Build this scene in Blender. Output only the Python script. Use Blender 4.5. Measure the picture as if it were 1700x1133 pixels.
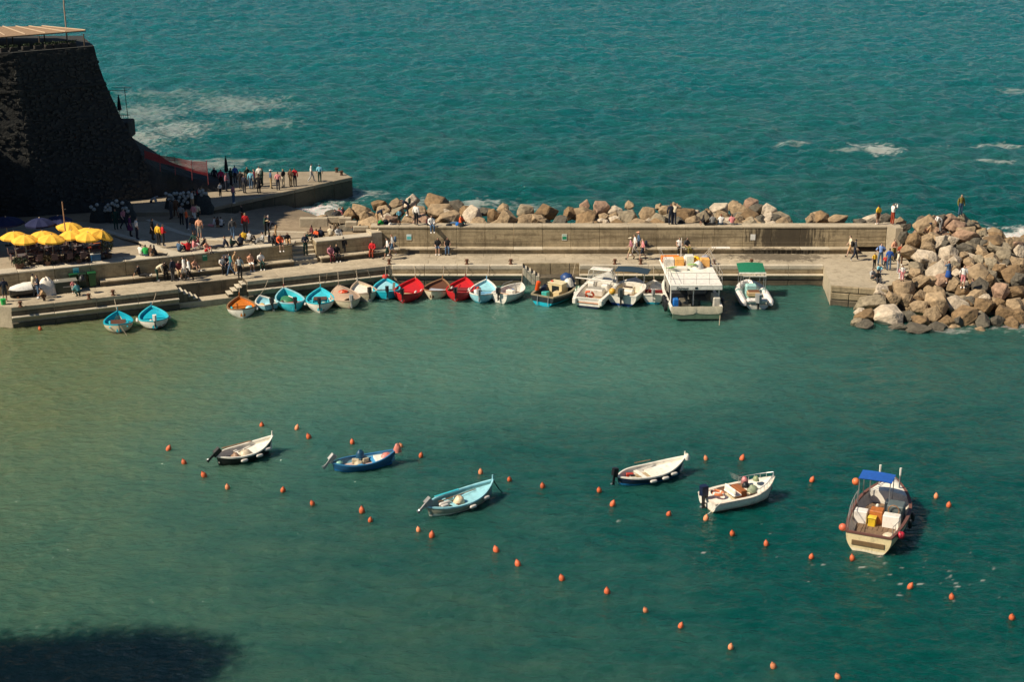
import bpy, bmesh, math, random
import numpy as np
from mathutils import Vector, Matrix, Euler

# ------------------------------------------------------------------ camera, sky, sun, exposure
scene = bpy.context.scene
for o in list(bpy.data.objects):
    bpy.data.objects.remove(o)
COL = scene.collection
FPX, TILT, CAMH = 2500.0, math.radians(18.4), 32.0
IMW, IMH = 1700.0, 1133.0

cam_d = bpy.data.cameras.new('camera')
cam = bpy.data.objects.new('camera', cam_d)
COL.objects.link(cam)
cam.location = (0, 0, CAMH)
cam.rotation_euler = (math.pi / 2 - TILT, 0, 0)
cam_d.sensor_width = 36.0
cam_d.lens = 36.0 * FPX / IMW
cam_d.clip_start = 0.5
cam_d.clip_end = 12000
scene.camera = cam

SUN_AZ, SUN_EL = math.radians(20), math.radians(45)     # azimuth from -X towards -Y
S = Vector((-math.cos(SUN_AZ) * math.cos(SUN_EL), -math.sin(SUN_AZ) * math.cos(SUN_EL), math.sin(SUN_EL)))
world = bpy.data.worlds.new('World')
scene.world = world
world.use_nodes = True
wn = world.node_tree
sky = wn.nodes.new('ShaderNodeTexSky')
sky.sky_type = 'NISHITA'
sky.sun_disc = False
sky.sun_elevation = SUN_EL
sky.sun_rotation = math.atan2(S.x, S.y)
sky.air_density = 1.0
sky.dust_density = 0.2
sky.ozone_density = 3.0
bg = wn.nodes['Background']
wn.links.new(sky.outputs[0], bg.inputs[0])
bg.inputs[1].default_value = 0.05
sun_d = bpy.data.lights.new('sun', 'SUN')
sun_d.energy = 5.0
sun_d.angle = math.radians(0.5)
sun_d.color = (1.0, 0.88, 0.70)
sun = bpy.data.objects.new('sun', sun_d)
COL.objects.link(sun)
sun.rotation_euler = S.to_track_quat('Z', 'Y').to_euler()
scene.view_settings.view_transform = 'Standard'
scene.view_settings.look = 'None'
scene.view_settings.gamma = 1.0
scene.view_settings.exposure = 0.30
scene.render.engine = 'CYCLES'

R = random.Random(7)

# ------------------------------------------------------------------ survey: photo point + known height -> place in the world
def _ray(x, y):
    u, v = (x - IMW / 2) / FPX, (y - IMH / 2) / FPX
    c, s = math.cos(TILT), math.sin(TILT)
    return Vector((u, c - v * s, -s - v * c))
def P(x, y, z=0.0):
    d = _ray(x, y)
    return d * ((z - CAMH) / d.z) + Vector((0, 0, CAMH))
def PY(x, y, Y):
    d = _ray(x, y)
    return d * (Y / d.y) + Vector((0, 0, CAMH))
def Pplane(x, y, z0, Y0, k):          # plane z = z0 + k*(Y-Y0)
    d = _ray(x, y)
    t = (z0 - k * Y0 - CAMH) / (d.z - k * d.y)
    return d * t + Vector((0, 0, CAMH))
def pxm(p):
    return FPX / (p.y * math.cos(TILT) + (CAMH - p.z) * math.sin(TILT))

# ------------------------------------------------------------------ materials
MATS = {}
def mat(name, col=(.5, .5, .5), rough=.6, var=.12, scale=3.0, bump=.0, bscale=30, metal=0.0, objrand=0.0, dirt=None, dscale=1.2, trans=0.0):
    if name in MATS:
        return MATS[name]
    m = bpy.data.materials.new(name)
    m.use_nodes = True
    nt = m.node_tree
    b = nt.nodes['Principled BSDF']
    b.inputs['Roughness'].default_value = rough
    b.inputs['Metallic'].default_value = metal
    tc = nt.nodes.new('ShaderNodeTexCoord')
    n1 = nt.nodes.new('ShaderNodeTexNoise')
    n1.inputs['Scale'].default_value = scale
    n1.inputs['Detail'].default_value = 6
    n1.inputs['Roughness'].default_value = .65
    nt.links.new(tc.outputs['Object'], n1.inputs['Vector'])
    mr = nt.nodes.new('ShaderNodeMapRange')
    mr.inputs[1].default_value, mr.inputs[2].default_value = .3, .7
    mr.inputs[3].default_value, mr.inputs[4].default_value = 1 - var, 1 + var
    nt.links.new(n1.outputs['Fac'], mr.inputs[0])
    val = mr.outputs[0]
    if objrand:
        oi = nt.nodes.new('ShaderNodeObjectInfo')
        m2 = nt.nodes.new('ShaderNodeMapRange')
        m2.inputs[3].default_value, m2.inputs[4].default_value = 1 - objrand, 1 + objrand
        nt.links.new(oi.outputs['Random'], m2.inputs[0])
        mu = nt.nodes.new('ShaderNodeMath'); mu.operation = 'MULTIPLY'
        nt.links.new(val, mu.inputs[0]); nt.links.new(m2.outputs[0], mu.inputs[1])
        val = mu.outputs[0]
    vm = nt.nodes.new('ShaderNodeVectorMath'); vm.operation = 'SCALE'
    vm.inputs[0].default_value = col[:3]
    nt.links.new(val, vm.inputs['Scale'])
    out = vm.outputs[0]
    if dirt:
        n2 = nt.nodes.new('ShaderNodeTexNoise')
        n2.inputs['Scale'].default_value = dscale
        n2.inputs['Detail'].default_value = 8
        n2.inputs['Roughness'].default_value = .7
        nt.links.new(tc.outputs['Object'], n2.inputs['Vector'])
        r2 = nt.nodes.new('ShaderNodeMapRange')
        r2.inputs[1].default_value, r2.inputs[2].default_value = .5, .72
        r2.inputs[3].default_value, r2.inputs[4].default_value = 0, dirt[3]
        nt.links.new(n2.outputs['Fac'], r2.inputs[0])
        mx = nt.nodes.new('ShaderNodeMix'); mx.data_type = 'RGBA'
        nt.links.new(r2.outputs[0], mx.inputs[0])
        nt.links.new(out, mx.inputs[6])
        mx.inputs[7].default_value = (*dirt[:3], 1)
        out = mx.outputs[2]
    nt.links.new(out, b.inputs['Base Color'])
    if bump:
        n3 = nt.nodes.new('ShaderNodeTexNoise')
        n3.inputs['Scale'].default_value = bscale
        n3.inputs['Detail'].default_value = 5
        nt.links.new(tc.outputs['Object'], n3.inputs['Vector'])
        bp = nt.nodes.new('ShaderNodeBump')
        bp.inputs['Strength'].default_value = 1.0
        bp.inputs['Distance'].default_value = bump
        nt.links.new(n3.outputs['Fac'], bp.inputs['Height'])
        nt.links.new(bp.outputs[0], b.inputs['Normal'])
    if trans:
        b.inputs['Alpha'].default_value = 1 - trans
    MATS[name] = m
    return m
def lin(r, g, b):                     # 0-255 display colour to linear
    f = lambda c: (c / 255 / 12.92) if c / 255 <= .04045 else ((c / 255 + .055) / 1.055) ** 2.4
    return (f(r), f(g), f(b))
def paint(r, g, b, rough=.45, var=.10):
    c = lin(r, g, b)
    return mat('paint_%d_%d_%d' % (r, g, b), c, rough, var, 4.0, dirt=(c[0] * .45 + .02, c[1] * .45 + .02, c[2] * .45 + .015, .75), dscale=3.2)
def cloth(r, g, b):
    c = lin(r, g, b)
    return mat('cloth_%d_%d_%d' % (r, g, b), c, .9, .18, 9.0)

def concrete(name, col, stain=(.09, .075, .05), stain_amt=.55, streak=0.0, wet=None, boards=0.0):
    if name in MATS:
        return MATS[name]
    m = bpy.data.materials.new(name); m.use_nodes = True
    nt = m.node_tree; L = nt.links.new
    b = nt.nodes['Principled BSDF']; b.inputs['Roughness'].default_value = .88
    g = nt.nodes.new('ShaderNodeNewGeometry')
    def noise(scale, detail=6, rough=.65, vec=None):
        n = nt.nodes.new('ShaderNodeTexNoise')
        n.inputs['Scale'].default_value = scale; n.inputs['Detail'].default_value = detail
        n.inputs['Roughness'].default_value = rough
        L(vec or g.outputs['Position'], n.inputs['Vector']); return n.outputs['Fac']
    def rng(v, a, bb, c, d):
        r = nt.nodes.new('ShaderNodeMapRange')
        for i, x in zip((1, 2, 3, 4), (a, bb, c, d)): r.inputs[i].default_value = x
        L(v, r.inputs[0]); return r.outputs[0]
    def mul(a, bb):
        k = nt.nodes.new('ShaderNodeMath'); k.operation = 'MULTIPLY'
        L(a, k.inputs[0]); L(bb, k.inputs[1]); return k.outputs[0]
    def mix(f, a, bcol):
        k = nt.nodes.new('ShaderNodeMix'); k.data_type = 'RGBA'
        L(f, k.inputs[0]); L(a, k.inputs[6]); k.inputs[7].default_value = (*bcol, 1); return k.outputs[2]
    v = mul(rng(noise(.45), .3, .7, .80, 1.15), rng(noise(7.0, 4), .3, .7, .86, 1.12))
    oi = nt.nodes.new('ShaderNodeObjectInfo')
    v = mul(v, rng(oi.outputs['Random'], 0, 1, .90, 1.08))
    sc = nt.nodes.new('ShaderNodeVectorMath'); sc.operation = 'SCALE'
    sc.inputs[0].default_value = col; L(v, sc.inputs['Scale'])
    out = sc.outputs[0]
    out = mix(rng(noise(1.3, 8, .72), .50, .72, 0, stain_amt), out, stain)
    if streak or boards:
        mp = nt.nodes.new('ShaderNodeMapping')
        mp.inputs['Scale'].default_value = (2.4, 2.4, .28)
        L(g.outputs['Position'], mp.inputs['Vector'])
    if streak:
        out = mix(rng(noise(1.0, 6, .6, mp.outputs[0]), .50, .70, 0, streak), out, stain)
    if boards:
        mp2 = nt.nodes.new('ShaderNodeMapping')
        mp2.inputs['Scale'].default_value = (.25, .25, 5.5)
        L(g.outputs['Position'], mp2.inputs['Vector'])
        out = mix(rng(noise(1.0, 3, .5, mp2.outputs[0]), .50, .64, 0, boards), out, stain)
    if wet:                                    # damp patch: (x, y, z, rx, ry, rz, amount)
        for (cx, cy, cz, rx, ry, rz, am) in wet:
            mp3 = nt.nodes.new('ShaderNodeMapping'); mp3.vector_type = 'POINT'
            mp3.inputs['Location'].default_value = (-cx / rx, -cy / ry, -cz / rz)
            mp3.inputs['Scale'].default_value = (1 / rx, 1 / ry, 1 / rz)
            L(g.outputs['Position'], mp3.inputs['Vector'])
            ln = nt.nodes.new('ShaderNodeVectorMath'); ln.operation = 'LENGTH'
            L(mp3.outputs[0], ln.inputs[0])
            nn = rng(noise(2.2, 6, .7, mp.outputs[0] if (streak or boards) else None), .3, .7, -.55, .55)
            ad = nt.nodes.new('ShaderNodeMath'); ad.operation = 'ADD'
            L(ln.outputs['Value'], ad.inputs[0]); L(nn, ad.inputs[1])
            out = mix(rng(ad.outputs[0], .62, .95, am, 0), out, (.055, .042, .026))
    L(out, b.inputs['Base Color'])
    bp = nt.nodes.new('ShaderNodeBump'); bp.inputs['Distance'].default_value = .03
    bp.inputs['Strength'].default_value = .9
    L(noise(9.0, 8, .7), bp.inputs['Height']); L(bp.outputs[0], b.inputs['Normal'])
    MATS[name] = m
    return m

# ------------------------------------------------------------------ mesh building
class MB:
    def __init__(s): s.v = []; s.f = []; s.m = []
    def add(s, vs, fs, mi=0):
        o = len(s.v); s.v += [tuple(v) for v in vs]
        for f in fs: s.f.append(tuple(i + o for i in f)); s.m.append(mi)
        return s
    def box(s, c, sz, rz=0, mi=0, tilt=None):
        x, y, z = sz[0] / 2, sz[1] / 2, sz[2] / 2
        vs = [Vector((a, b, d)) for d in (-z, z) for a, b in ((-x, -y), (x, -y), (x, y), (-x, y))]
        M = Euler((tilt[0] if tilt else 0, tilt[1] if tilt else 0, rz)).to_matrix()
        vs = [M @ v + Vector(c) for v in vs]
        return s.add(vs, [(3, 2, 1, 0), (4, 5, 6, 7), (0, 1, 5, 4), (1, 2, 6, 5), (2, 3, 7, 6), (3, 0, 4, 7)], mi)
    def bbox(s, c, sz, bev=.03, rz=0, mi=0):      # box with chamfered edges
        bm = bmesh.new(); bmesh.ops.create_cube(bm, size=1.0)
        for v in bm.verts: v.co = Vector((v.co.x * sz[0], v.co.y * sz[1], v.co.z * sz[2]))
        bmesh.ops.bevel(bm, geom=list(bm.edges), offset=min(bev, min(sz) * .45), segments=1, affect='EDGES')
        bm.verts.index_update(); M = Matrix.Rotation(rz, 3, 'Z')
        s.add([M @ v.co + Vector(c) for v in bm.verts], [[v.index for v in f.verts] for f in bm.faces], mi)
        bm.free(); return s
    def tube(s, pts, r, n=6, mi=0):
        pts = [Vector(p) for p in pts]; rs = r if isinstance(r, (list, tuple)) else [r] * len(pts)
        vs, fs = [], []
        for i, p in enumerate(pts):
            d = (pts[min(i + 1, len(pts) - 1)] - pts[max(i - 1, 0)]).normalized()
            a = d.cross(Vector((0, 0, 1)) if abs(d.z) < .9 else Vector((1, 0, 0))).normalized(); b = d.cross(a)
            for k in range(n):
                t = 2 * math.pi * k / n
                vs.append(p + (a * math.cos(t) + b * math.sin(t)) * rs[i])
        for i in range(len(pts) - 1):
            for k in range(n):
                fs.append((i * n + k, i * n + (k + 1) % n, (i + 1) * n + (k + 1) % n, (i + 1) * n + k))
        fs.append(tuple(range(n))); fs.append(tuple(reversed(range((len(pts) - 1) * n, len(pts) * n))))
        return s.add(vs, fs, mi)
    def lathe(s, prof, n=12, c=(0, 0, 0), M=None, mi=0, jag=0):
        vs, fs = [], []
        for r, z in prof:
            for k in range(n):
                t = 2 * math.pi * k / n
                v = Vector((r * math.cos(t), r * math.sin(t), z))
                vs.append((M @ v if M else v) + Vector(c))
        for i in range(len(prof) - 1):
            for k in range(n):
                fs.append((i * n + k, i * n + (k + 1) % n, (i + 1) * n + (k + 1) % n, (i + 1) * n + k))
        fs.append(tuple(reversed(range(n)))); fs.append(tuple(range((len(prof) - 1) * n, len(prof) * n)))
        return s.add(vs, fs, mi)
    def ball(s, c, r, n=10, m=6, mi=0):
        rr = r if isinstance(r, (tuple, list)) else (r, r, r)
        pr = [(max(.001, math.sin(math.pi * i / m)), -math.cos(math.pi * i / m)) for i in range(m + 1)]
        return s.lathe(pr, n, c, Matrix.Diagonal(rr), mi)
    def prism(s, poly, z0, z1, mi=0):
        n = len(poly); zb = (lambda i: z0[i]) if isinstance(z0, (list, tuple)) else (lambda i: z0)
        zt = (lambda i: z1[i]) if isinstance(z1, (list, tuple)) else (lambda i: z1)
        vs = [(p[0], p[1], zb(i)) for i, p in enumerate(poly)] + [(p[0], p[1], zt(i)) for i, p in enumerate(poly)]
        fs = [tuple(reversed(range(n))), tuple(range(n, 2 * n))] + [(i, (i + 1) % n, n + (i + 1) % n, n + i) for i in range(n)]
        return s.add(vs, fs, mi)
    def loft(s, rings, closed=True, caps=True, mi=0):
        n = len(rings[0]); vs = [v for r in rings for v in r]; fs = []
        for i in range(len(rings) - 1):
            for k in range(n if closed else n - 1):
                fs.append((i * n + k, i * n + (k + 1) % n, (i + 1) * n + (k + 1) % n, (i + 1) * n + k))
        if caps and closed:
            fs.append(tuple(reversed(range(n)))); fs.append(tuple(range((len(rings) - 1) * n, len(rings) * n)))
        return s.add(vs, fs, mi)
    def mesh(s, name, mats, smooth=None):
        me = bpy.data.meshes.new(name)
        me.from_pydata(s.v, [], s.f)
        for m in (mats if isinstance(mats, (list, tuple)) else [mats]): me.materials.append(m)
        if len(me.materials) > 1: me.polygons.foreach_set('material_index', s.m)
        bm = bmesh.new(); bm.from_mesh(me); bmesh.ops.recalc_face_normals(bm, faces=bm.faces); bm.to_mesh(me); bm.free()
        if smooth:
            me.polygons.foreach_set('use_smooth', [True] * len(me.polygons))
            me.set_sharp_from_angle(angle=math.radians(smooth))
        me.update(); return me
    def build(s, name, mats, parent=None, smooth=None, **kw):
        return link(name, s.mesh(name, mats, smooth), parent, **kw)

def link(name, me, parent=None, label=None, cat=None, group=None, kind=None, loc=None, rot=None):
    o = bpy.data.objects.new(name, me); COL.objects.link(o)
    if parent is not None: o.parent = parent
    return tag(o, label, cat, group, kind, loc, rot)
def tag(o, label=None, cat=None, group=None, kind=None, loc=None, rot=None):
    if label: o['label'] = label
    if cat: o['category'] = cat
    if group: o['group'] = group
    if kind: o['kind'] = kind
    if loc is not None: o.location = loc
    if rot is not None: o.rotation_euler = rot
    return o
def thing(name, label, cat, loc=(0, 0, 0), rz=0, group=None):
    return link(name, None, None, label, cat, group, None, loc, (0, 0, rz))
def copy_tree(o, parent=None):
    c = o.copy(); COL.objects.link(c); c.parent = parent
    for ch in list(o.children): copy_tree(ch, c)
    return c

# gradient noise on arrays
_rg = np.random.RandomState(3); _perm = _rg.permutation(512).astype(np.int64)
_ga = _rg.rand(512) * 2 * np.pi; _gx, _gy = np.cos(_ga), np.sin(_ga)
def gnoise(x, y):
    xi, yi = np.floor(x).astype(np.int64), np.floor(y).astype(np.int64)
    xf, yf = x - xi, y - yi
    u, v = xf * xf * xf * (xf * (xf * 6 - 15) + 10), yf * yf * yf * (yf * (yf * 6 - 15) + 10)
    def g(ix, iy, dx, dy):
        h = _perm[(_perm[ix & 511] + iy) & 511]; return _gx[h] * dx + _gy[h] * dy
    a, b = g(xi, yi, xf, yf), g(xi + 1, yi, xf - 1, yf)
    c, d = g(xi, yi + 1, xf, yf - 1), g(xi + 1, yi + 1, xf - 1, yf - 1)
    return (a + u * (b - a)) + v * ((c + u * (d - c)) - (a + u * (b - a)))
def fbm(x, y, o=4, g=.5):
    t = np.zeros_like(x); a = 1.0
    for i in range(o): t += a * gnoise(x * 2 ** i + 17.3 * i, y * 2 ** i - 9.1 * i); a *= g
    return t
# ------------------------------------------------------------------ sea
def make_sea():
    ud = np.linspace(-1, 1, 620)
    u = np.concatenate([[-60, -12, -5, -2.6, -1.6, -1.2], ud, [1.2, 1.6, 2.6, 5, 12, 60]])
    rows = []; y = 44.0
    while y < 345: rows.append(y); y += .11 + .0000085 * (y - 40) ** 2 + .0006 * (y - 40)
    yr = np.concatenate([[-120, -40, 0, 20, 34], rows, [370, 420, 520, 800, 1600, 5000]])
    Yg, Ug = np.meshgrid(yr, u, indexing='ij')
    X = Ug * (np.clip(Yg, 40, None) * .375 + 6.0); Y = Yg + 0 * Ug
    inner = (np.abs(Ug) <= 1.0) & (Yg >= 44) & (Yg < 346)
    # open sea begins behind the breakwater; the harbour lies in front of it
    sea = np.clip((Y - 117 + .25 * np.clip(X - 32, 0, None)) / 8, 0, 1)
    sea = sea * sea * (3 - 2 * sea)
    wx = X + 1.2 * gnoise(X / 6, Y / 6); wy = Y + 1.2 * gnoise(X / 7 + 40, Y / 7)
    hh = .075 * gnoise(wx / 1.45 + wy * .15, wy / .85) + .062 * gnoise(wx / .62 + wy * .2, wy / .42) + .04 * gnoise(wx / 4.5, wy / 2.2)
    hs = .20 * gnoise(wx / 7 + wy * .05, wy / 4.2) + .27 * gnoise(wx / 2.7, wy / 2.0) + .15 * gnoise(wx / 1.2, wy / .95) + .18 * gnoise(wx / 20, wy / 11)
    Z = (hh * (1 - sea) + hs * 1.5 * sea) * inner
    # sediment: brown-green river water spreads from the left into clear teal water
    pts = [(60,600,1,.85),(0,640,1,.8),(200,590,.95),(400,570,.74),(600,570,.58),(800,585,.52),(1000,600,.48),(1200,590,.36),(1400,620,.2),(1600,600,.15),
           (100,700,.92),(300,680,.80),(500,640,.66),(700,640,.56),(900,640,.52),(1100,650,.40),(1300,680,.15),(1600,700,.08),(100,800,0.85,0.55),(300,770,0.78,0.4),
           (450,720,0.8,0.25),(620,735,.08),(700,722,.05),(780,728,.0),(880,735,.0),(560,700,.40),(640,690,.45),(800,690,.42),(950,685,.35),(1000,720,.05),(1150,720,.05),(600,800,.2),(420,840,0.42,0.3),(250,860,0.6,0.38),
           (100,900,0.68,0.5),(300,920,0.48,0.35),(500,900,0.27,0.4),(700,900,0.14,0.4),(900,900,.1),(1200,900,0),(1500,900,0),(1650,1000,0),(100,1000,0.56,0.45),(300,990,0.42,0.35),(500,985,0.32,0.5),
           (700,1010,0.27,0.5),(900,1030,0.22,0.5),(1080,1060,.07),(1300,1050,0),(500,1110,0.25,0.55),(700,1110,0.24,0.55),(900,1110,0.25,0.55),(1050,1120,0.18,0.5),(1200,1120,.05),(1500,1110,0),
           (1650,850,0),(1400,750,.02),(800,520,.45),(400,540,.85),(100,545,1),(1200,530,.25),(1500,560,.15),(100,1110,0.4,0.4)]
    wp = np.array([[*P(q[0], q[1], 0)[:2], *(q[2:] if len(q) == 4 else (min(1, 2 * q[2]), max(0, 2 * q[2] - 1)))] for q in pts])
    dx = X + 2.2 * fbm(X / 7, Y / 5, 4); dy = Y + 1.8 * fbm(X / 7 + 31, Y / 5 + 11, 4)
    num = np.zeros_like(X); olv = np.zeros_like(X); den = np.full_like(X, 1e-9)
    for px_, py_, c, c2 in wp:
        sg = 2.2 + .030 * (py_ - 50)
        w = np.exp(-((dx - px_) ** 2 / (2 * (sg * 1.5) ** 2) + (dy - py_) ** 2 / (2 * (sg * 1.25) ** 2))) + 1e-7
        num += w * c; olv += w * c2; den += w
    fz = fbm(X / 3.0, Y / 1.6, 4); olv = np.clip(olv / den + .12 * fz, 0, 1) * (1 - sea)
    sed = np.clip(num / den + .16 * fz, 0, 1) * (1 - sea) + sea * np.clip(.10 + .2 * fbm(X / 18, Y / 9, 4), 0, 1)
    # foam: wash beside the rocks and the pier, drifting patches out at sea
    foam = np.zeros_like(X)
    def patch(px_, py_, rx, ry, amt, thr=.05, fs=1.0):
        c = P(px_, py_, 0)
        d = ((X - c.x + 1.5 * gnoise(X / 3, Y / 3)) / rx) ** 2 + ((Y - c.y + 1.5 * gnoise(X / 3 + 9, Y / 3)) / ry) ** 2
        w = np.exp(-d)
        n = fbm(X / (1.6 * fs), Y / (.9 * fs), 5, .62)
        foam[:] = np.maximum(foam, amt * np.clip((w - .32 + n * .75 - thr) * 2.2, 0, 1) * (d < 4))
    for a in [(290,215,5,7,.32,.09,.5),(240,190,6,9,.26,.11,.5),(395,172,8,8,.26,.12,.5),(225,235,4,6,.36,.04,.5),(440,205,5,4,.20,.15,.6),(270,155,9,4,.18,.15,.6),
              (1458,247,1.5,2.0,.50,-.30,.6),(1400,250,3,1.2,.28,.1,.6),(1660,240,5,1.2,.32,.06,.6),(1650,265,2,1.6,.35,.15,1.0),(1690,150,4,3,.25,.2,1.2),
              (1310,240,2.5,1.2,.3,.2,1.0)]:
        patch(*a)
    for a in [(512,347,1.9,1.6,1.0,-.18,.55),(536,353,1.6,1.5,.9,-.1,.55),(565,328,2.4,3,.5,.12,.6),(600,322,2.5,2.5,.4,.18,.6),(800,338,3,2,.45,.12,.6),(870,345,3,1.5,.3,.2,.6),
              (700,335,3,1.8,.3,.2,.6),(1690,397,2.6,2.5,1.0,-.3,.8),(1640,385,2,2,.6,.0,.8),(1690,540,2.2,1.2,.5,.05,.5),(1560,548,3,1,.35,.1,.5),(340,272,6,3,.3,.1,1.5)]:
        patch(*a)
    # small floating flecks in the harbour
    fl = gnoise(X / .55, Y / .32) + .5 * gnoise(X / .27, Y / .16)
    mask = np.clip(fbm(X / 5 + 3, Y / 4, 3) * 1.3, 0, 1)
    bx = np.exp(-((X - P(1540, 960, 0).x) / 7) ** 2 - ((Y - P(1540, 960, 0).y) / 4) ** 2) + .55 * np.exp(-((X - P(1150, 880, 0).x) / 8) ** 2 - ((Y - P(1150, 880, 0).y) / 5) ** 2)
    foam = np.maximum(foam, (1 - sea) * np.clip((fl - .82 + .38 * bx) * 6, 0, 1) * np.clip(mask + bx, 0, 1) * .65)
    nr, nc = X.shape
    idx = np.arange(nr * nc).reshape(nr, nc)
    q = np.stack([idx[:-1, :-1], idx[:-1, 1:], idx[1:, 1:], idx[1:, :-1]], -1).reshape(-1, 4)
    me = bpy.data.meshes.new('sea')
    me.vertices.add(nr * nc); me.vertices.foreach_set('co', np.stack([X, Y, Z], -1).astype(np.float32).ravel())
    me.loops.add(q.size); me.loops.foreach_set('vertex_index', q.ravel().astype(np.int32))
    me.polygons.add(len(q)); me.polygons.foreach_set('loop_start', (np.arange(len(q)) * 4).astype(np.int32))
    me.polygons.foreach_set('loop_total', np.full(len(q), 4, np.int32))
    me.polygons.foreach_set('use_smooth', np.ones(len(q), bool))
    me.update(calc_edges=True)
    at = me.attributes.new('water_mix', 'FLOAT_COLOR', 'POINT')
    at.data.foreach_set('color', np.stack([sed, foam, sea, np.clip((Y - 118) / 120, 0, 1) ** .8], -1).astype(np.float32).ravel())  # alpha lightens the sea with distance, standing in for its sky reflection
    at2 = me.attributes.new('silt_tint', 'FLOAT', 'POINT'); at2.data.foreach_set('value', olv.astype(np.float32).ravel())
    m = bpy.data.materials.new('sea_water'); m.use_nodes = True
    nt = m.node_tree; L = nt.links.new; b = nt.nodes['Principled BSDF']
    a = nt.nodes.new('ShaderNodeAttribute'); a.attribute_name = 'water_mix'
    sp = nt.nodes.new('ShaderNodeSeparateColor'); L(a.outputs['Color'], sp.inputs[0])
    def mix(f, c1, c2):
        k = nt.nodes.new('ShaderNodeMix'); k.data_type = 'RGBA'; L(f, k.inputs[0])
        for i, c in ((6, c1), (7, c2)):
            if isinstance(c, tuple): k.inputs[i].default_value = (*c, 1)
            else: L(c, k.inputs[i])
        return k.outputs[2]
    clear = mix(a.outputs['Alpha'], WATER_CLEAR, WATER_SEA_SHEEN)
    a2 = nt.nodes.new('ShaderNodeAttribute'); a2.attribute_name = 'silt_tint'
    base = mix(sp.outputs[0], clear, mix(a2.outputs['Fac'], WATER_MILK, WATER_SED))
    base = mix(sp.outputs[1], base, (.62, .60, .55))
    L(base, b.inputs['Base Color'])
    b.inputs['IOR'].default_value = 1.333
    b.inputs['Specular IOR Level'].default_value = .40
    b.inputs['Subsurface Weight'].default_value = .9
    b.inputs['Subsurface Radius'].default_value = (.5, 1.0, .9)
    b.inputs['Subsurface Scale'].default_value = 4.0
    rr = nt.nodes.new('ShaderNodeMapRange'); rr.inputs[3].default_value, rr.inputs[4].default_value = .10, .7
    L(sp.outputs[1], rr.inputs[0]); L(rr.outputs[0], b.inputs['Roughness'])
    g = nt.nodes.new('ShaderNodeNewGeometry')
    def nz(sx, sy, sc, det):
        mp = nt.nodes.new('ShaderNodeMapping'); mp.inputs['Scale'].default_value = (sx, sy, 1)
        mp.inputs['Rotation'].default_value = (0, 0, .16)
        L(g.outputs['Position'], mp.inputs['Vector'])
        n = nt.nodes.new('ShaderNodeTexNoise'); n.inputs['Scale'].default_value = sc; n.inputs['Detail'].default_value = det
        n.inputs['Roughness'].default_value = .55; L(mp.outputs[0], n.inputs['Vector']); return n.outputs['Fac']
    b1 = nt.nodes.new('ShaderNodeBump'); b1.inputs['Distance'].default_value = .26; L(nz(1.0, 1.5, 1.9, 5), b1.inputs['Height'])
    dm = nt.nodes.new('ShaderNodeMapRange'); dm.inputs[3].default_value, dm.inputs[4].default_value = .85, 1.0
    L(sp.outputs[2], dm.inputs[0]); L(dm.outputs[0], b1.inputs['Strength'])
    L(b1.outputs[0], b.inputs['Normal'])
    me.materials.append(m)
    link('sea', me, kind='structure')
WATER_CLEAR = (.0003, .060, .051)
WATER_SEA_SHEEN = (.0030, .112, .122)  # open sea colour with sky reflection mixed in
WATER_MILK = (.066, .166, .128)
WATER_SED = (.122, .148, .070)
make_sea()

# ------------------------------------------------------------------ concrete kinds
C_TOP = concrete('quay_concrete', (.46, .385, .27), stain=(.18, .14, .085), stain_amt=.7,
                 wet=[(20.6, 112.2, 1.5, 4.2, 1.5, 2, .72), (15.5, 112.4, 1.5, 2.5, .9, 2, .4), (8, 112.7, 1.5, 3, .6, 2, .35), (-4, 112.9, 1.5, 5, .5, 2, .3)])
C_WALL = concrete('wall_concrete', (.40, .315, .19), stain=(.11, .08, .042), stain_amt=.75, streak=.55, boards=.5,
                  wet=[(21.4, 113.5, 2.7, 3.3, 3, 1.7, .92), (13, 113.5, 2.3, 4, 3, .6, .4), (-3, 113.5, 2.0, 5, 3, .5, .4)])
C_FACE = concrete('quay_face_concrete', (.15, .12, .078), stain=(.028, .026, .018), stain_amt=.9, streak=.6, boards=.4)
C_PALE = concrete('pale_kerb_concrete', (.56, .49, .37), stain=(.25, .20, .14), stain_amt=.3)
C_PLAZA = concrete('plaza_concrete', (.355, .29, .20), stain=(.16, .125, .08), stain_amt=.5)
C_RAMP = concrete('slipway_concrete', (.30, .225, .14), stain=(.12, .082, .04), stain_amt=.8, wet=[(-19.5, 129, 1, 6, 7, 6, .45)])
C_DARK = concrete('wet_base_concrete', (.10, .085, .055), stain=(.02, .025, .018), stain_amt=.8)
C_PIER = concrete('pier_concrete', (.33, .27, .185), stain=(.15, .11, .065), stain_amt=.6)

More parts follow.
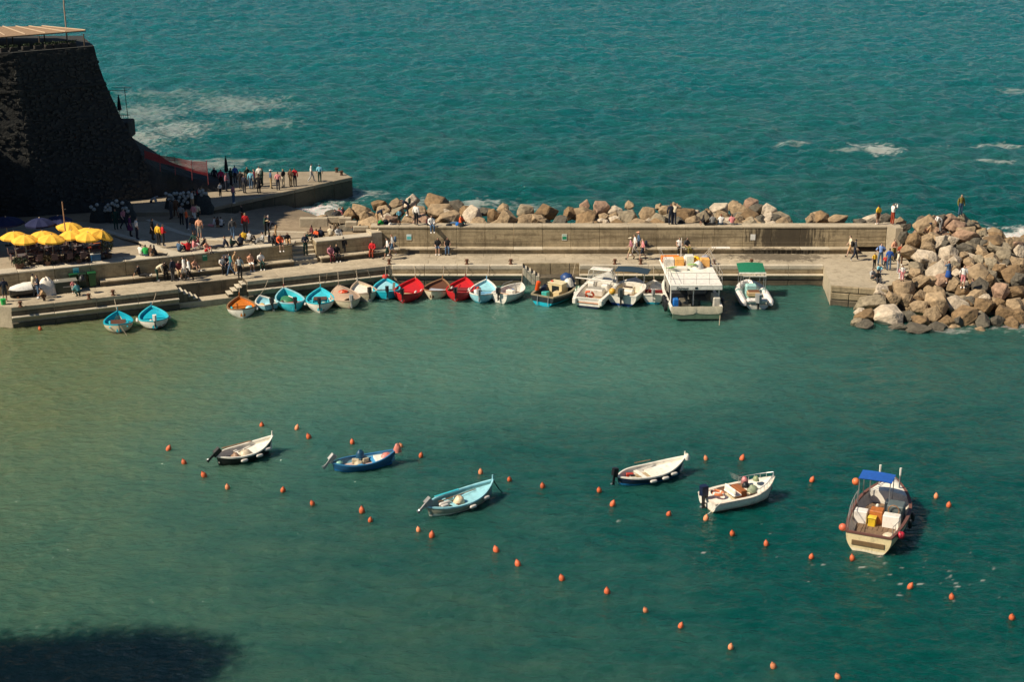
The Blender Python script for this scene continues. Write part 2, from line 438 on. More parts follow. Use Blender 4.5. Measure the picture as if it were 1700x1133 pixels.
# ------------------------------------------------------------------ quay
QZ, BZ, TZ, WZ, PZ = 1.5, 1.95, 3.1, 3.55, 1.8
dL = Vector((25.3, 10.8, 0)).normalized(); nL = Vector((dL.y, -dL.x, 0))     # along the left quay, and towards the water
QC = Vector((-9.2, 109.8, 0))                                               # corner of the two quays
def LQ(s, off, z=0.0):      # point on the left quay: s metres left of the corner, off metres inland from the edge
    p = QC - dL * s - nL * off
    return Vector((p.x, p.y, z))
def LQs(px_, py_, z):
    p = P(px_, py_, z); d = p - QC; return -d.dot(dL), -d.dot(nL)
S0, S1 = LQs(410, 468, QZ)[0], LQs(296, 480, QZ)[0]      # recessed double landing stairs on the left quay
SE = 27.5                                               # left end of the quay
quay = thing('quay', 'weathered concrete quay running round the harbour below the walls', 'quay')
quay['kind'] = 'structure'
del quay['category']
def slab_left(name, s0, s1, o0, o1, z0, z1, m, parent, gap=0.0, n=1, bev=.03):
    for i in range(n):
        a = s0 + (s1 - s0) * i / n + gap / 2; b = s0 + (s1 - s0) * (i + 1) / n - gap / 2
        c = LQ((a + b) / 2, (o0 + o1) / 2, (z0 + z1) / 2)
        MB().bbox((0, 0, 0), (abs(b - a), abs(o1 - o0), z1 - z0), bev).build(name, m, parent, loc=c, rot=(0, 0, math.atan2(dL.y, dL.x)))
def slab_main(name, x0, x1, y0, y1, z0, z1, m, parent, gap=0.0, n=1, bev=.03):
    for i in range(n):
        a = x0 + (x1 - x0) * i / n + gap / 2; b = x0 + (x1 - x0) * (i + 1) / n - gap / 2
        MB().bbox((0, 0, 0), (b - a, y1 - y0, z1 - z0), bev).build(name, m, parent, loc=((a + b) / 2, (y0 + y1) / 2, (z0 + z1) / 2))
XR = 23.55
MS0, MS1 = P(868, 441, QZ).x, P(962, 441, QZ).x           # landing stairs of the main quay
# top sheet (one polygon with the recesses cut in)
top = [(-44, 101.5), tuple(LQ(SE, 0)[:2]), tuple(LQ(S1, 0)[:2]), tuple(LQ(S1, 1.15)[:2]), tuple(LQ(S0, 1.15)[:2]), tuple(LQ(S0, 0)[:2]),
       (QC.x, QC.y), (MS0, 109.8), (MS0, 110.55), (MS1, 110.55), (MS1, 109.8), (XR, 109.8), (23.05, 104.5), (26.2, 103.7), (28.4, 105.2), (30.2, 109.5), (30.4, 115), (-10, 115.2), (-44, 108)]
MB().prism(top, -1.2, QZ).build('paving', C_TOP, quay)
# coping stones along the edge, facing blocks, the projecting ledge and the wet foot
for (a, b) in ((.15, S0), (S1, SE)):
    n = max(2, int((b - a) / 2.4))
    slab_left('edge_stone', a, b, -.05, .40, QZ - .30, QZ + .012, C_TOP, quay, .02, n)
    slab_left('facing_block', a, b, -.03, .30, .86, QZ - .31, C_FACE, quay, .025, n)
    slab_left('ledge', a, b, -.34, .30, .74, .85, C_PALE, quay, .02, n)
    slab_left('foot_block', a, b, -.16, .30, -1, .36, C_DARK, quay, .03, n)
for (a, b) in ((QC.x + .12, MS0), (MS1, XR)):
    n = max(2, int((b - a) / 2.4))
    slab_main('edge_stone', a, b, 109.75, 110.2, QZ - .30, QZ + .012, C_PALE, quay, .02, n)
    slab_main('facing_block', a, b, 109.77, 110.1, .86, QZ - .31, C_WALL, quay, .025, n)
    slab_main('ledge', a, b, 109.46, 110.1, .74, .85, C_PALE, quay, .02, n)
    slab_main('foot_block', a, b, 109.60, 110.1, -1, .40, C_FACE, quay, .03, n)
# platform facing courses
for zc, h in ((1.24, .46), (.72, .5), (.12, .62)):
    n = 2 if zc > 1 else 3
    for i in range(n):
        x0 = 22.95 + 4.2 * i / n; x1 = 22.95 + 4.2 * (i + 1) / n - .03
        p0 = Vector((23.05, 104.5, 0)); p1 = Vector((26.9, 103.5, 0)); d = (p1 - p0)
        c = p0 + d * ((i + .5) / n); ang = math.atan2(d.y, d.x)
        MB().bbox((0, 0, 0), (d.length / n - .03, .22, h - .03), .04).build('facing_block', C_WALL if zc > .4 else C_FACE, quay, loc=(c.x, c.y - .02, zc), rot=(0, 0, ang))
# paving slabs of the two quay walks
def slab_row(n, fn):
    for i in range(n): fn(i)
for r_, (o0, o1) in enumerate(((.42, 1.50), (1.53, 2.60))):
    n = 13
    for i in range(n):
        a = .25 + (SE - .6) * i / n + (.5 if r_ else 0); b = a + (SE - .6) / n - .035
        if r_ == 0 and b > S0 - .1 and a < S1 + .1: continue
        slab_left('paving_slab', a, b, o0, o1, QZ - .05, QZ + .022 + R.uniform(-.004, .004), C_TOP, quay, 0, 1, .012)
for r_, (y0, y1) in enumerate(((110.23, 111.15), (111.18, 112.08), (112.11, 113.08))):
    n = 15
    for i in range(n):
        a = QC.x + .8 + .6 * (r_ % 2) + 31.2 * i / n; b = a + 31.2 / n - .035
        if r_ == 0 and b > MS0 - .1 and a < MS1 + .1: continue
        slab_main('paving_slab', a, b, y0, y1, QZ - .05, QZ + .022 + R.uniform(-.004, .004), C_TOP, quay, 0, 1, .012)
# landing stairs, left quay: two flights meeting a low landing
slab_left('landing', S0, S1, .02, 1.14, -1, .42, C_TOP, quay)
for k in range(4):
    z = QZ - .21 * (k + 1)
    for a_ in (S0 + .02 + k * .34, S1 - .02 - (k + 1) * .34):
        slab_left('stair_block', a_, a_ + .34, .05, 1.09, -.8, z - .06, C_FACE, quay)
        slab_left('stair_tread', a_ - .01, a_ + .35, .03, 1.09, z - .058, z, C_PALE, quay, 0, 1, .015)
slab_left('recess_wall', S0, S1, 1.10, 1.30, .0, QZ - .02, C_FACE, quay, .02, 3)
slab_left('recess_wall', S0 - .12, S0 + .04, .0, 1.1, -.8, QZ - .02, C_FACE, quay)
# main quay stair
slab_main('recess_wall', MS0, MS1, 110.50, 110.70, .0, QZ - .02, C_WALL, quay, .02, 2)
slab_main('landing', MS0 + 1.3, MS1 - .01, 109.55, 110.53, -1, .62, C_FACE, quay)
for k in range(4):
    z = QZ - .20 * (k + 1)
    slab_main('stair_tread', MS0 + .02 + k * .32, MS0 + .02 + (k + 1) * .32 - .02, 109.72, 110.52, -.8, z, C_PALE, quay)

# ------------------------------------------------------------------ breakwater wall with its bench
wall = thing('breakwater_wall', 'long board-marked concrete breakwater wall with bench ledge along the main quay', 'wall', (0, 0, 0))
X0, X1, NP = -11.0, 29.1, 18
for i in range(NP):
    a = X0 + (X1 - X0) * i / NP; b = X0 + (X1 - X0) * (i + 1) / NP; c = (a + b) / 2; w = b - a - .022
    dy = R.uniform(-.008, .008)
    MB().bbox((0, 0, 0), (w, 1.0, WZ - .13 - 2.30), .012).build('panel', C_WALL, wall, loc=(c, 114.22 + dy, (2.30 + WZ - .13) / 2))
    MB().bbox((0, 0, 0), (w, 1.06, .36), .015).build('plinth', C_WALL, wall, loc=(c, 114.20 + dy, 2.12))
    MB().bbox((0, 0, 0), (w + .012, 1.14, .128), .02).build('coping', C_TOP, wall, loc=(c, 114.24, WZ - .064))
    if b < 28:
        MB().bbox((0, 0, 0), (w + .01, .75, .11), .02).build('bench_slab', C_TOP if i % 5 else C_PALE, wall, loc=(c, 113.36, BZ - .055))
        MB().bbox((0, 0, 0), (w + .01, .60, .36), .015).build('bench_base', C_WALL, wall, loc=(c, 113.42, 1.66))
MB().bbox((0, 0, 0), (.86, .012, .26), .004).build('hatch', mat('dark_steel', (.05, .045, .04), .5), wall, loc=(P(687, 418, 1.7).x, 113.11, 1.68))
eb = MB(); eb.prism([(29.12, 113.7), (29.7, 113.25), (30.25, 113.25), (30.25, 115.1), (29.12, 115.1)], 1.4, WZ - .01)
eb.build('end_pilaster', C_TOP, wall)
MB().bbox((0, 0, 0), (1.45, .5, .035), .01).build('white_bench_plank', paint(235, 230, 220), wall, loc=(P(1195, 409, BZ).x, 113.28, BZ + .02))

# ------------------------------------------------------------------ terrace walls of the left side
para = thing('terrace_wall', 'sloping concrete terrace wall with bench above the left quay', 'wall')
PO = 3.22                                              # wall face, metres inland from the quay edge
PS0 = LQs(485, 405, TZ)[0]; PS1 = 29.0
npan = 9
for i in range(npan):
    a = PS0 + (PS1 - PS0) * i / npan; b = PS0 + (PS1 - PS0) * (i + 1) / npan
    slab_left('panel', a, b, PO, PO + .55, 1.4, TZ - .12, C_WALL, para, .02)
    slab_left('coping', a, b, PO - .04, PO + 1.25, TZ - .118, TZ + .012, C_PALE, para, .014)
bs1 = LQs(168, 468, BZ)[0]
for i in range(6):
    a = PS0 + .05 + (bs1 - PS0) * i / 6; b = PS0 + .05 + (bs1 - PS0) * (i + 1) / 6
    slab_left('bench_slab', a, b, PO - .72, PO - .01, BZ - .12, BZ, C_TOP, para, .015)
    slab_left('bench_base', a, b, PO - .60, PO - .01, 1.45, BZ - .122, C_FACE, para, .015)
# block beside the terrace stairs
blk = thing('stair_side_block', 'concrete block wall with bench between terrace stairs and breakwater wall', 'wall')
BS0, BS1 = LQs(612, 388, TZ)[0], LQs(522, 398, TZ)[0]
slab_left('panel', BS0, BS1, PO, PO + .45, 1.4, TZ - .12, C_WALL, blk, 0, 2)
slab_left('coping', BS0 - .02, BS1 + .04, PO - .05, PO + 1.0, TZ - .118, TZ + .012, C_PALE, blk, .01, 2)
slab_left('side_panel', BS1 - .35, BS1, PO + .46, PO + 2.0, 1.4, TZ - .12, C_WALL, blk)
slab_left('bench_slab', BS0 - 1.1, BS1 - .1, PO - .66, PO - .01, BZ - .12, BZ, C_TOP, blk, .01, 3)
slab_left('bench_base', BS0 - 1.0, BS1 - .2, PO - .55, PO - .01, 1.45, BZ - .122, C_FACE, blk, .01, 3)
slab_left('upper_block', BS0 - .9, BS0 - .02, PO + .1, PO + 1.4, 1.4, TZ + .2, C_TOP, blk)
for (pa, pb, w, d, h) in ((555, 371, 1.5, .6, .5), (572, 372, 1.0, .5, .45), (582, 378, .9, .5, .4), (598, 385, 1.2, .45, .35), (520, 378, 2.2, .6, .7)):
    c = P(pa, pb, TZ)
    MB().bbox((0, 0, 0), (w, d, h), .03).build('seat_block', C_TOP, blk, loc=(c.x, c.y + .6, TZ + h / 2 - .05), rot=(0, 0, .03))
st = thing('terrace_stairs', 'short flight of concrete stairs up to the terrace', 'stairs')
for k in range(5):
    z = QZ + .30 + .27 * k
    slab_left('step', BS1 + .03, PS0 - .03, PO - .25 + .36 * k, PO + 2.2, 1.3, z, C_PALE if k % 2 else C_TOP, st)

# ------------------------------------------------------------------ plaza and slipway (tilts down to the sea), far pier
PLK = -.11
def plz(Y): return TZ - .02 + PLK * max(0, Y - 111.0)
def PT(x, y): return Pplane(x, y, TZ - .02, 111.0, PLK)
def poly_plane(pts, zbot, name, m, parent=None, lift=0.0, **kw):
    ps = [Vector(p) for p in pts]
    return MB().prism([(p.x, p.y) for p in ps], zbot, [p.z + lift for p in ps]).build(name, m, parent, **kw)
a0 = LQ(PS1, PO + 1.2); a1 = LQ(PS0, PO + 1.2); a2 = LQ(BS0, PO + .9)
fp = [Vector((-46, 104.5, TZ - .02)), Vector((a0.x, a0.y, TZ - .02)), Vector((a1.x, a1.y, plz(a1.y)))]
a3 = LQ(PS0, PO + 2.25); a4 = LQ(BS1, PO + 2.25); a5 = LQ(BS1, PO + .9)
fp += [Vector((q.x, q.y, plz(q.y))) for q in (a3, a4, a5, a2)]
pr = [Vector((-11.2, 118.5, plz(118.5))), PT(528, 359), PT(467, 338), Vector((-24, 127.5, plz(127.5))), Vector((-30, 129.5, plz(129.5))), Vector((-46, 130, plz(130)))]
bmp = MB()
allp = fp + pr
poly_plane(allp, -.8, 'plaza', C_RAMP, kind='structure')
pav = [Vector((p.x, p.y, p.z)) for p in fp[:3] + fp[3:5]] + [PT(506, 386), PT(450, 383), PT(365, 375), PT(318, 372), Vector((-30, 122, plz(122))), Vector((-46, 122, plz(122)))]
MB().add([(p.x, p.y, p.z + .006) for p in pav], [tuple(range(len(pav)))]).build('terrace_paving', C_PLAZA, kind='structure')
def strip(pts, w, name, m):
    mb = MB(); rings = []
    for i, p in enumerate(pts):
        p = Vector(p); d = Vector(pts[min(i + 1, len(pts) - 1)]) - Vector(pts[max(i - 1, 0)]); d.z = 0; d.normalize()
        n = Vector((-d.y, d.x, 0)) * w / 2
        ring = []
        for q in (p - n, p + n):
            ring += [(q.x, q.y, plz(q.y) + .03)]
        ring += [(p.x + n.x, p.y + n.y, plz(p.y + n.y) - .1), (p.x - n.x, p.y - n.y, plz(p.y - n.y) - .1)]
        rings.append(ring)
    mb.loft(rings); return mb.build(name, m, kind='structure')
strip([PT(248, 365), PT(262, 372), PT(280, 380), PT(303, 388), PT(330, 394), PT(365, 398), PT(420, 400), PT(490, 401)], .62, 'kerb_band', C_PALE)
strip([PT(172, 382), PT(190, 388), PT(210, 394), PT(235, 400), PT(262, 408), PT(300, 413)], .62, 'kerb_band', C_PALE)
strip([PT(430, 384), PT(470, 385), PT(512, 386)], .4, 'kerb_band', C_PALE)

pier = thing('far_pier', 'low concrete pier jutting into the sea, full of standing people', 'pier')
pa, pb, pc, pd = P(583, 294, PZ), P(566, 285, PZ), P(345, 346, PZ), P(300, 352, PZ)
npier = [(pd.x - 4, pd.y - .2), (pd.x, pd.y), (pc.x, pc.y), (pa.x, pa.y), (pb.x, pb.y + .2), (-36, 141.5), (-36, 130)]
MB().prism(npier, -1.5, PZ).build('deck', C_PIER, pier)
dd = (pa - pc); nseg = 7
for i in range(nseg):
    c = pc + dd * ((i + .5) / nseg); 
    MB().bbox((0, 0, 0), (dd.length / nseg - .02, .5, .32), .03).build('edge_stone', C_PIER, pier, loc=(c.x - .05, c.y + .16, PZ - .147), rot=(0, 0, math.atan2(dd.y, dd.x)))
    MB().bbox((0, 0, 0), (dd.length / nseg - .04, .4, 1.9), .04).build('facing_block', C_DARK, pier, loc=(c.x - .02, c.y + .19, .52), rot=(0, 0, math.atan2(dd.y, dd.x)))
for q in ((559, 286), (567, 291)):
    p = P(*q, PZ)
    MB().lathe([(.16, 0), (.13, .1), (.13, .28), (.2, .34), (.2, .42), (.1, .46)], 10).build('bollard', mat('rust_dark', (.07, .035, .02), .8), pier, 30, loc=(p.x, p.y, PZ))

# ------------------------------------------------------------------ rock under the tower, cliff to the left, unseen spike added to shade the pier
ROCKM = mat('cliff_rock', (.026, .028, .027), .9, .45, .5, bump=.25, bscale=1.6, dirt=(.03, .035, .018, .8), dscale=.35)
def make_cliff():
    xs = np.arange(-75, -23.4, .42); ys = np.arange(103, 152, .42)
    X, Y = np.meshgrid(xs, ys, indexing='ij')
    def sm(a, b, v):
        t = np.clip((v - a) / (b - a), 0, 1); return t * t * (3 - 2 * t)
    nz = fbm(X / 5, Y / 5, 4); n2 = fbm(X / 1.3 + 5, Y / 1.3, 3)
    prof = np.interp(X + .6 * n2, [-75, -44, -39, -35.5, -33.2, -31.5, -29, -27, -25.6, -24.6], [9, 9, 8.5, 7.6, 6.2, 4.9, 4.0, 3.3, 2.4, -1.5])
    front = np.interp(X, [-75, -45, -40, -34, -30, -26, -24], [126, 126.5, 127.8, 129, 130.6, 132.6, 134])
    h1 = prof * sm(-.3, 2.6, Y - front + .9 * nz) * (1 - sm(137, 143, Y + nz)) - 2.0 * sm(136, 143, Y)
    edge = np.interp(Y, [103, 106, 109, 127, 140], [-44, -42.6, -42.6, -45.0, -47])
    h2 = (30 + 1.2 * nz) * (1 - sm(-1.6, .6, X - edge + .8 * nz)) * sm(104.2, 105.4, Y + .6 * nz) * (1 - sm(118.5, 120.5, Y + nz))  # unseen cliff block, raised until its shade covers the plaza
    shade_spike = (39 + nz) * (1 - sm(-54.2, -53.4, X)) * sm(-62, -60.5, X) * sm(109, 110.5, Y) * (1 - sm(121.2, 122.0, Y + .364 * (-54 - X)))  # unseen spike added to shade the pier, tapered along the sun rays
    Z = np.maximum(np.maximum(h1, h2), shade_spike) + (.35 * n2 + .3 * nz) * (np.maximum(h1, h2) > 1.0) - .9
    nr, nc = X.shape; idx = np.arange(nr * nc).reshape(nr, nc)
    q = np.stack([idx[:-1, :-1], idx[1:, :-1], idx[1:, 1:], idx[:-1, 1:]], -1).reshape(-1, 4)
    me = bpy.data.meshes.new('cliff')
    me.from_pydata(np.stack([X, Y, Z], -1).reshape(-1, 3).tolist(), [], q.tolist())
    me.materials.append(ROCKM); me.update()
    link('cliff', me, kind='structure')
make_cliff()
# unseen hill added left of the view, shaped to throw a shadow on the water
def make_shade_hill():
    mb = MB(); rings = []
    n = 40
    for k, (z, rx, ry) in enumerate([(-1, 10, 10), (4, 9, 9), (8, 7.5, 7.5), (12, 5, 5), (15, 3.7, 3.7), (19, 3.1, 3.1), (22, 2.2, 2.2), (24, .7, .7)]):
        rings.append([(HL[0] + rx * math.cos(2 * math.pi * i / n) * (1 + .10 * math.sin(3 * i + k) + R.uniform(-.05, .05)),
                       HL[1] + ry * math.sin(2 * math.pi * i / n) * (1 + .08 * math.sin(5 * i + 2 * k) + R.uniform(-.05, .05)), z + R.uniform(-.3, .3)) for i in range(n)])
    mb.loft(rings); mb.build('shade_hill', ROCKM, kind='structure')
HL = (-36.2, 46.4)
make_shade_hill()
sh = MB()  # leaves added out of view to soften the shadow edge on the water
for k in range(14000):
    a = R.uniform(0, 6.283); z = R.uniform(9, 24.6); rr = np.interp(z, [9, 12, 15, 19, 22, 24, 25], [7, 5, 3.6, 3.0, 2.2, 1.0, .2]) + abs(R.gauss(0, .8))
    c = Vector((HL[0] + rr * math.cos(a), HL[1] + rr * math.sin(a), z + R.uniform(-.3, .6)))
    u = Vector((R.gauss(0, 1), R.gauss(0, 1), R.gauss(0, 1))).normalized() * .17; w = u.cross(Vector((.3, .2, .9))).normalized() * .10
    sh.add([c - u, c + w, c + u, c - w], [(0, 1, 2, 3)])
sh.build('shade_leaves', mat('shade_leaf', (.05, .07, .03), .8, .4), kind='stuff', label='unseen leaves added around the shade hill to feather its shadow')
# ------------------------------------------------------------------ old stone tower
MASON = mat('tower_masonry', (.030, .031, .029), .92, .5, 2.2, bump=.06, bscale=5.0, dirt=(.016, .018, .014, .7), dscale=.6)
TW = thing('stone_tower', 'dark battered stone tower rising on the cliff at the left', 'tower', (0, 0, 0))
tA, tB = PY(20, 88, 127.5), PY(155, 76, 131.8)
tz = tB.z
def tower_ring(z):
    g = (tz - z)
    kx = .18 * g + .022 * min(g, 9.5) ** 2
    return [(tA.x + .10 * g, tA.y - .12 * g, z), (tB.x + kx, tB.y - .05 * g, z), (tB.x + kx - 3, 139 + .1 * g, z), (-54, 139, z), (-54, 124.0 - .05 * g, z)]
rings = [tower_ring(z) for z in (-.5, 3, 6, 9, 12, tz - 1.6)]
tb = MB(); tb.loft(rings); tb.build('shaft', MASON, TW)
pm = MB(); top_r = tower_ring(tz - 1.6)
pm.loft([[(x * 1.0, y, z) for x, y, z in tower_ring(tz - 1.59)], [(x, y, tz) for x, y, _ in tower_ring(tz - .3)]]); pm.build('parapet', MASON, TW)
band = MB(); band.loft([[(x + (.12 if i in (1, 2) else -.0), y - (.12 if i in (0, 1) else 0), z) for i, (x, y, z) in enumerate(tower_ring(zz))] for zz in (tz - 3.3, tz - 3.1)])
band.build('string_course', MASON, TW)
# stones standing proud of the wall, too small to pick apart
sm_ = MB()
def on_face(u, z, face):
    r = tower_ring(z); a, b = Vector(r[face]), Vector(r[face + 1]); return a.lerp(b, u), (b - a).normalized()
for k in range(1500):
    z = R.uniform(2.0, tz - .15); face = 0 if k % 4 else 4
    if face == 4:
        r = tower_ring(z); a, b = Vector(r[4]), Vector(r[0]); p = a.lerp(b, R.uniform(.5, 1)); d = (b - a).normalized()
    else: p, d = on_face(R.random(), z, 0)
    n = Vector((d.y, -d.x, 0)); w = R.uniform(.15, .42)
    sm_.box(p + n * .02, (w, R.uniform(.08, .22), R.uniform(.10, .24)), math.atan2(d.y, d.x) + R.uniform(-.12, .12), tilt=(0, R.uniform(-.1, .1)))
sm_.build('wall_stones', mat('tower_stone_light', (.046, .046, .042), .9, .5, 3.0, bump=.03, bscale=9, dirt=(.05, .045, .03, .7), dscale=1.5), TW, kind='stuff')
# canopy on the tower
cz = tz + 1.75
CN = thing('tower_canopy', 'reed and timber awning roof on posts on top of the tower', 'canopy')
q = [PY(-60, 66, 128.5), PY(0, 63, 128.5), PY(142, 52, 132.2), PY(70, 45, 137), PY(-60, 46, 137)]
mb = MB(); mb.prism([(p.x, p.y) for p in q], [p.z for p in q], [p.z + .10 for p in q])
mb.build('roof', mat('reed_mat', (.30, .195, .115), .95, .35, 6.0, bump=.03, bscale=20), CN)
for k in range(7):
    t = k / 6; a = q[0].lerp(q[2], t); b = q[4].lerp(q[3], t)
    MB().tube([(a.x, a.y, a.z + .14), (b.x, b.y, b.z + .14)], .05, 5).build('batten', mat('pale_timber', (.5, .38, .26), .8), CN)
POST = mat('post_timber', (.10, .075, .05), .8)
for (px_, py_, Y) in ((12, 75, 129), (66, 75, 130), (140, 72, 131.7), (75, 75, 134), (22, 75, 134), (112, 75, 136)):
    b = PY(px_, py_, Y); zt = 17.2
    t = (Y - 128.5) / 8.5
    zt = q[1].z * (1 - t) + q[3].z * t
    MB().tube([(b.x, b.y, tz - 1), (b.x, b.y, zt)], .055, 6).build('post', POST, CN)
for k, px_ in enumerate((3, 20, 40, 60, 78, 92, 104, 118)):
    Y = 127.9 + (px_ - 20) * .031
    p = PY(px_, 77 - k * .4, Y)
    lab = ['leftmost dark planter box on the tower parapet at the picture edge', 'second dark planter box from the left on the tower parapet', 'third dark planter box from the left on the tower parapet',
           'fourth dark planter box from the left on the tower parapet', 'fifth dark planter box from the left on the tower parapet', 'sixth dark planter box from the left on the tower parapet',
           'seventh planter box on the tower parapet, second from its right end', 'rightmost low planter box on the tower parapet under the awning edge'][k]
    w = .62
    o = thing('planter_box', lab, 'planter', (p.x, p.y + .35, tz), .68, 'planter boxes on the tower parapet')
    MB().bbox((0, 0, .18), (w, .34, .36), .03).build('trough', mat('planter_dark', (.035, .03, .026), .8), o)
    hb = MB()
    for j in range(46):
        c = Vector((R.uniform(-w / 2, w / 2), R.uniform(-.17, .17), R.uniform(.34, .55)))
        d = Vector((R.uniform(-1, 1), R.uniform(-1, 1), R.uniform(-.3, 1))) * .10; e = d.cross(Vector((.3, .8, .2))).normalized() * .05
        hb.add([c - d, c + e, c + d, c - e], [(0, 1, 2, 3)])
    hb.build('foliage', mat('dark_leaf', (.03, .05, .02), .8, .3), o)
fpole = thing('flagpole', 'tall pale pole standing on the tower above the awning', 'pole', (0, 0, 0))
b = PY(110, 47, 135); t = PY(104, -40, 135)
MB().tube([(b.x, b.y, tz - 1), (b.x - .02, b.y, b.z + 2), (t.x, t.y, t.z)], [.07, .06, .03], 8).build('mast', mat('mast_paint', (.42, .30, .22), .6), fpole)
MB().ball((t.x, t.y, t.z), .07).build('finial', mat('mast_paint'), fpole)

# small balcony with a folded parasol on the sea side of the tower
BL = thing('balcony_frame', 'thin metal pergola frame on the small ledge right of the tower', 'pergola')
bt = [PY(182, 200, 133), PY(214, 200, 133)]
c = PY(198, 202, 133.5)
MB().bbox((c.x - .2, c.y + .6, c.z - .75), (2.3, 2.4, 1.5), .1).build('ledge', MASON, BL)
IRON = mat('dark_iron', (.03, .028, .026), .6)
for (px_, pt) in ((183, 150), (213, 150)):
    for dy in (0, 1.6):
        p = PY(px_, 198, 132.6 + dy); zt = PY(px_, pt, 132.6).z
        MB().tube([(p.x, p.y, c.z - .1), (p.x - .12, p.y, zt)], .028, 5).build('post', IRON, BL)
za = PY(183, 150, 132.6).z; xa, xb = PY(183, 150, 132.6).x, PY(213, 150, 132.6).x
for dy in (0, 1.6):
    MB().tube([(xa - .3, 132.6 + dy, za), (xb - .1, 132.6 + dy, za)], .025, 5).build('top_bar', IRON, BL)
for k in range(9):
    MB().tube([(xa + .05 + k * .19, 132.55, c.z), (xa + .05 + k * .19, 132.55, c.z + .75)], .014, 4).build('rail_bar', IRON, BL)
MB().tube([(xa, 132.55, c.z + .76), (xb, 132.55, c.z + .76)], .02, 5).build('handrail', IRON, BL)
def folded_parasol(p, h, label, col):
    o = thing('folded_parasol', label, 'parasol', p)
    MB().tube([(0, 0, 0), (0, 0, h)], .03, 6).build('pole', IRON, o)
    MB().lathe([(.05, h * .42), (.20, h * .45), (.17, h * .6), (.10, h * .85), (.02, h * 1.02)], 8).build('canopy', col, o)
    MB().lathe([(.28, 0), (.28, .05), (.08, .09)], 10).build('base', IRON, o)
folded_parasol((PY(199, 190, 133.4).x, 133.4, c.z), 2.4, 'folded dark parasol under the thin frame beside the tower', cloth(20, 24, 30))
folded_parasol(P(377, 305, PZ), 2.6, 'tall folded dark parasol standing in the pier crowd', cloth(16, 26, 30))

# red safety netting above the pier
NT = thing('red_safety_net', 'red plastic safety netting stretched along the rocks above the pier', 'net')
RED = mat('red_plastic', (.36, .035, .035), .6)
line = [PY(240, 262, 132.4), PY(265, 270, 132.6), PY(290, 276, 132.8), PY(318, 285, 133.0), PY(345, 292, 133.2)]
tops = [PY(240, 250, 132.4), PY(265, 258, 132.6), PY(290, 262, 132.8), PY(318, 268, 133.0), PY(343, 269, 133.2)]
nm = MB()
for i in range(4):
    for k in range(34):
        t = k / 34
        a = line[i].lerp(line[i + 1], t); b = tops[i].lerp(tops[i + 1], t)
        nm.tube([a, b], .011, 4)
    for k in range(15):
        t = k / 14
        nm.tube([line[i].lerp(tops[i], t), line[i + 1].lerp(tops[i + 1], t) + Vector((0, 0, .03 * math.sin(k)))], .011, 4)
nm.build('mesh', RED, NT)
for a, b in zip(line, tops):
    MB().tube([a - Vector((0, 0, .8)), b + Vector((0, 0, .12))], .03, 5).build('post', mat('net_post', (.25, .05, .05), .7), NT)

# ------------------------------------------------------------------ boulders
def boulder_mesh(seed):
    r = random.Random(seed); bm = bmesh.new()
    n = r.randint(10, 15)
    for k in range(n):                       # angular block: hull of scattered points, edges broken
        z = 1 - 2 * (k + .5) / n; a = k * 2.39996 + r.uniform(-.5, .5); q = math.sqrt(1 - z * z)
        bm.verts.new(Vector((q * math.cos(a), q * math.sin(a), z)) * r.uniform(.72, 1.2))
    g = bmesh.ops.convex_hull(bm, input=bm.verts)
    bmesh.ops.delete(bm, geom=[v for v in bm.verts if not v.link_faces], context='VERTS')
    bmesh.ops.dissolve_limit(bm, angle_limit=math.radians(14), verts=bm.verts, edges=bm.edges)
    bmesh.ops.bevel(bm, geom=list(bm.edges), offset=.055, segments=1, affect='EDGES')
    bmesh.ops.triangulate(bm, faces=bm.faces)
    bmesh.ops.subdivide_edges(bm, edges=[e for e in bm.edges if e.calc_length() > .28], cuts=1)
    bmesh.ops.triangulate(bm, faces=bm.faces)
    arr = np.array([v.co[:] for v in bm.verts]); off = r.uniform(0, 50)
    nn = fbm(arr[:, 0] * 2.3 + off + arr[:, 2], arr[:, 1] * 2.3 + off - arr[:, 2] * .7, 3, .6) * .07
    for v, k in zip(bm.verts, nn): v.co *= 1 + k
    me = bpy.data.meshes.new('boulder'); bm.to_mesh(me); bm.free()
    me.polygons.foreach_set('use_smooth', [True] * len(me.polygons)); me.set_sharp_from_angle(angle=math.radians(12))
    me.materials.append(None); me.update(); return me
BMESH = [boulder_mesh(40 + k) for k in range(14)]
TONES = {}
for nm_, c, d in (('t', (.335, .24, .14), (.11, .075, .04)), ('p', (.49, .405, .30), (.22, .16, .095)), ('b', (.225, .145, .072), (.075, .047, .025)),
                  ('g', (.11, .095, .07), (.04, .04, .03)), ('r', (.37, .235, .155), (.15, .09, .055)), ('y', (.275, .225, .15), (.095, .075, .045))):
    TONES[nm_] = mat('rock_' + nm_, c, .92, .42, 2.2, bump=.12, bscale=3.2, objrand=.16, dirt=(*d, .85), dscale=1.5)
def boulder(parent, c, sx, sy, sz, tone, seed):
    r = random.Random(seed)
    o = link('boulder', BMESH[r.randrange(len(BMESH))], parent)
    o.material_slots[0].link = 'OBJECT'; o.material_slots[0].material = TONES[tone]
    o.location = c; o.scale = (sx, sy, sz)
    o.rotation_euler = (r.uniform(-.35, .35), r.uniform(-.45, .45), r.uniform(0, 6.28) if abs(sx - sy) < .25 * sx else r.uniform(-.4, .4))
    return o
ARM = thing('rock_armour', 'row of large armour boulders piled behind the breakwater wall', 'rocks')
MND = thing('rock_mound', 'big heap of pale and brown boulders at the right end of the breakwater', 'rocks')
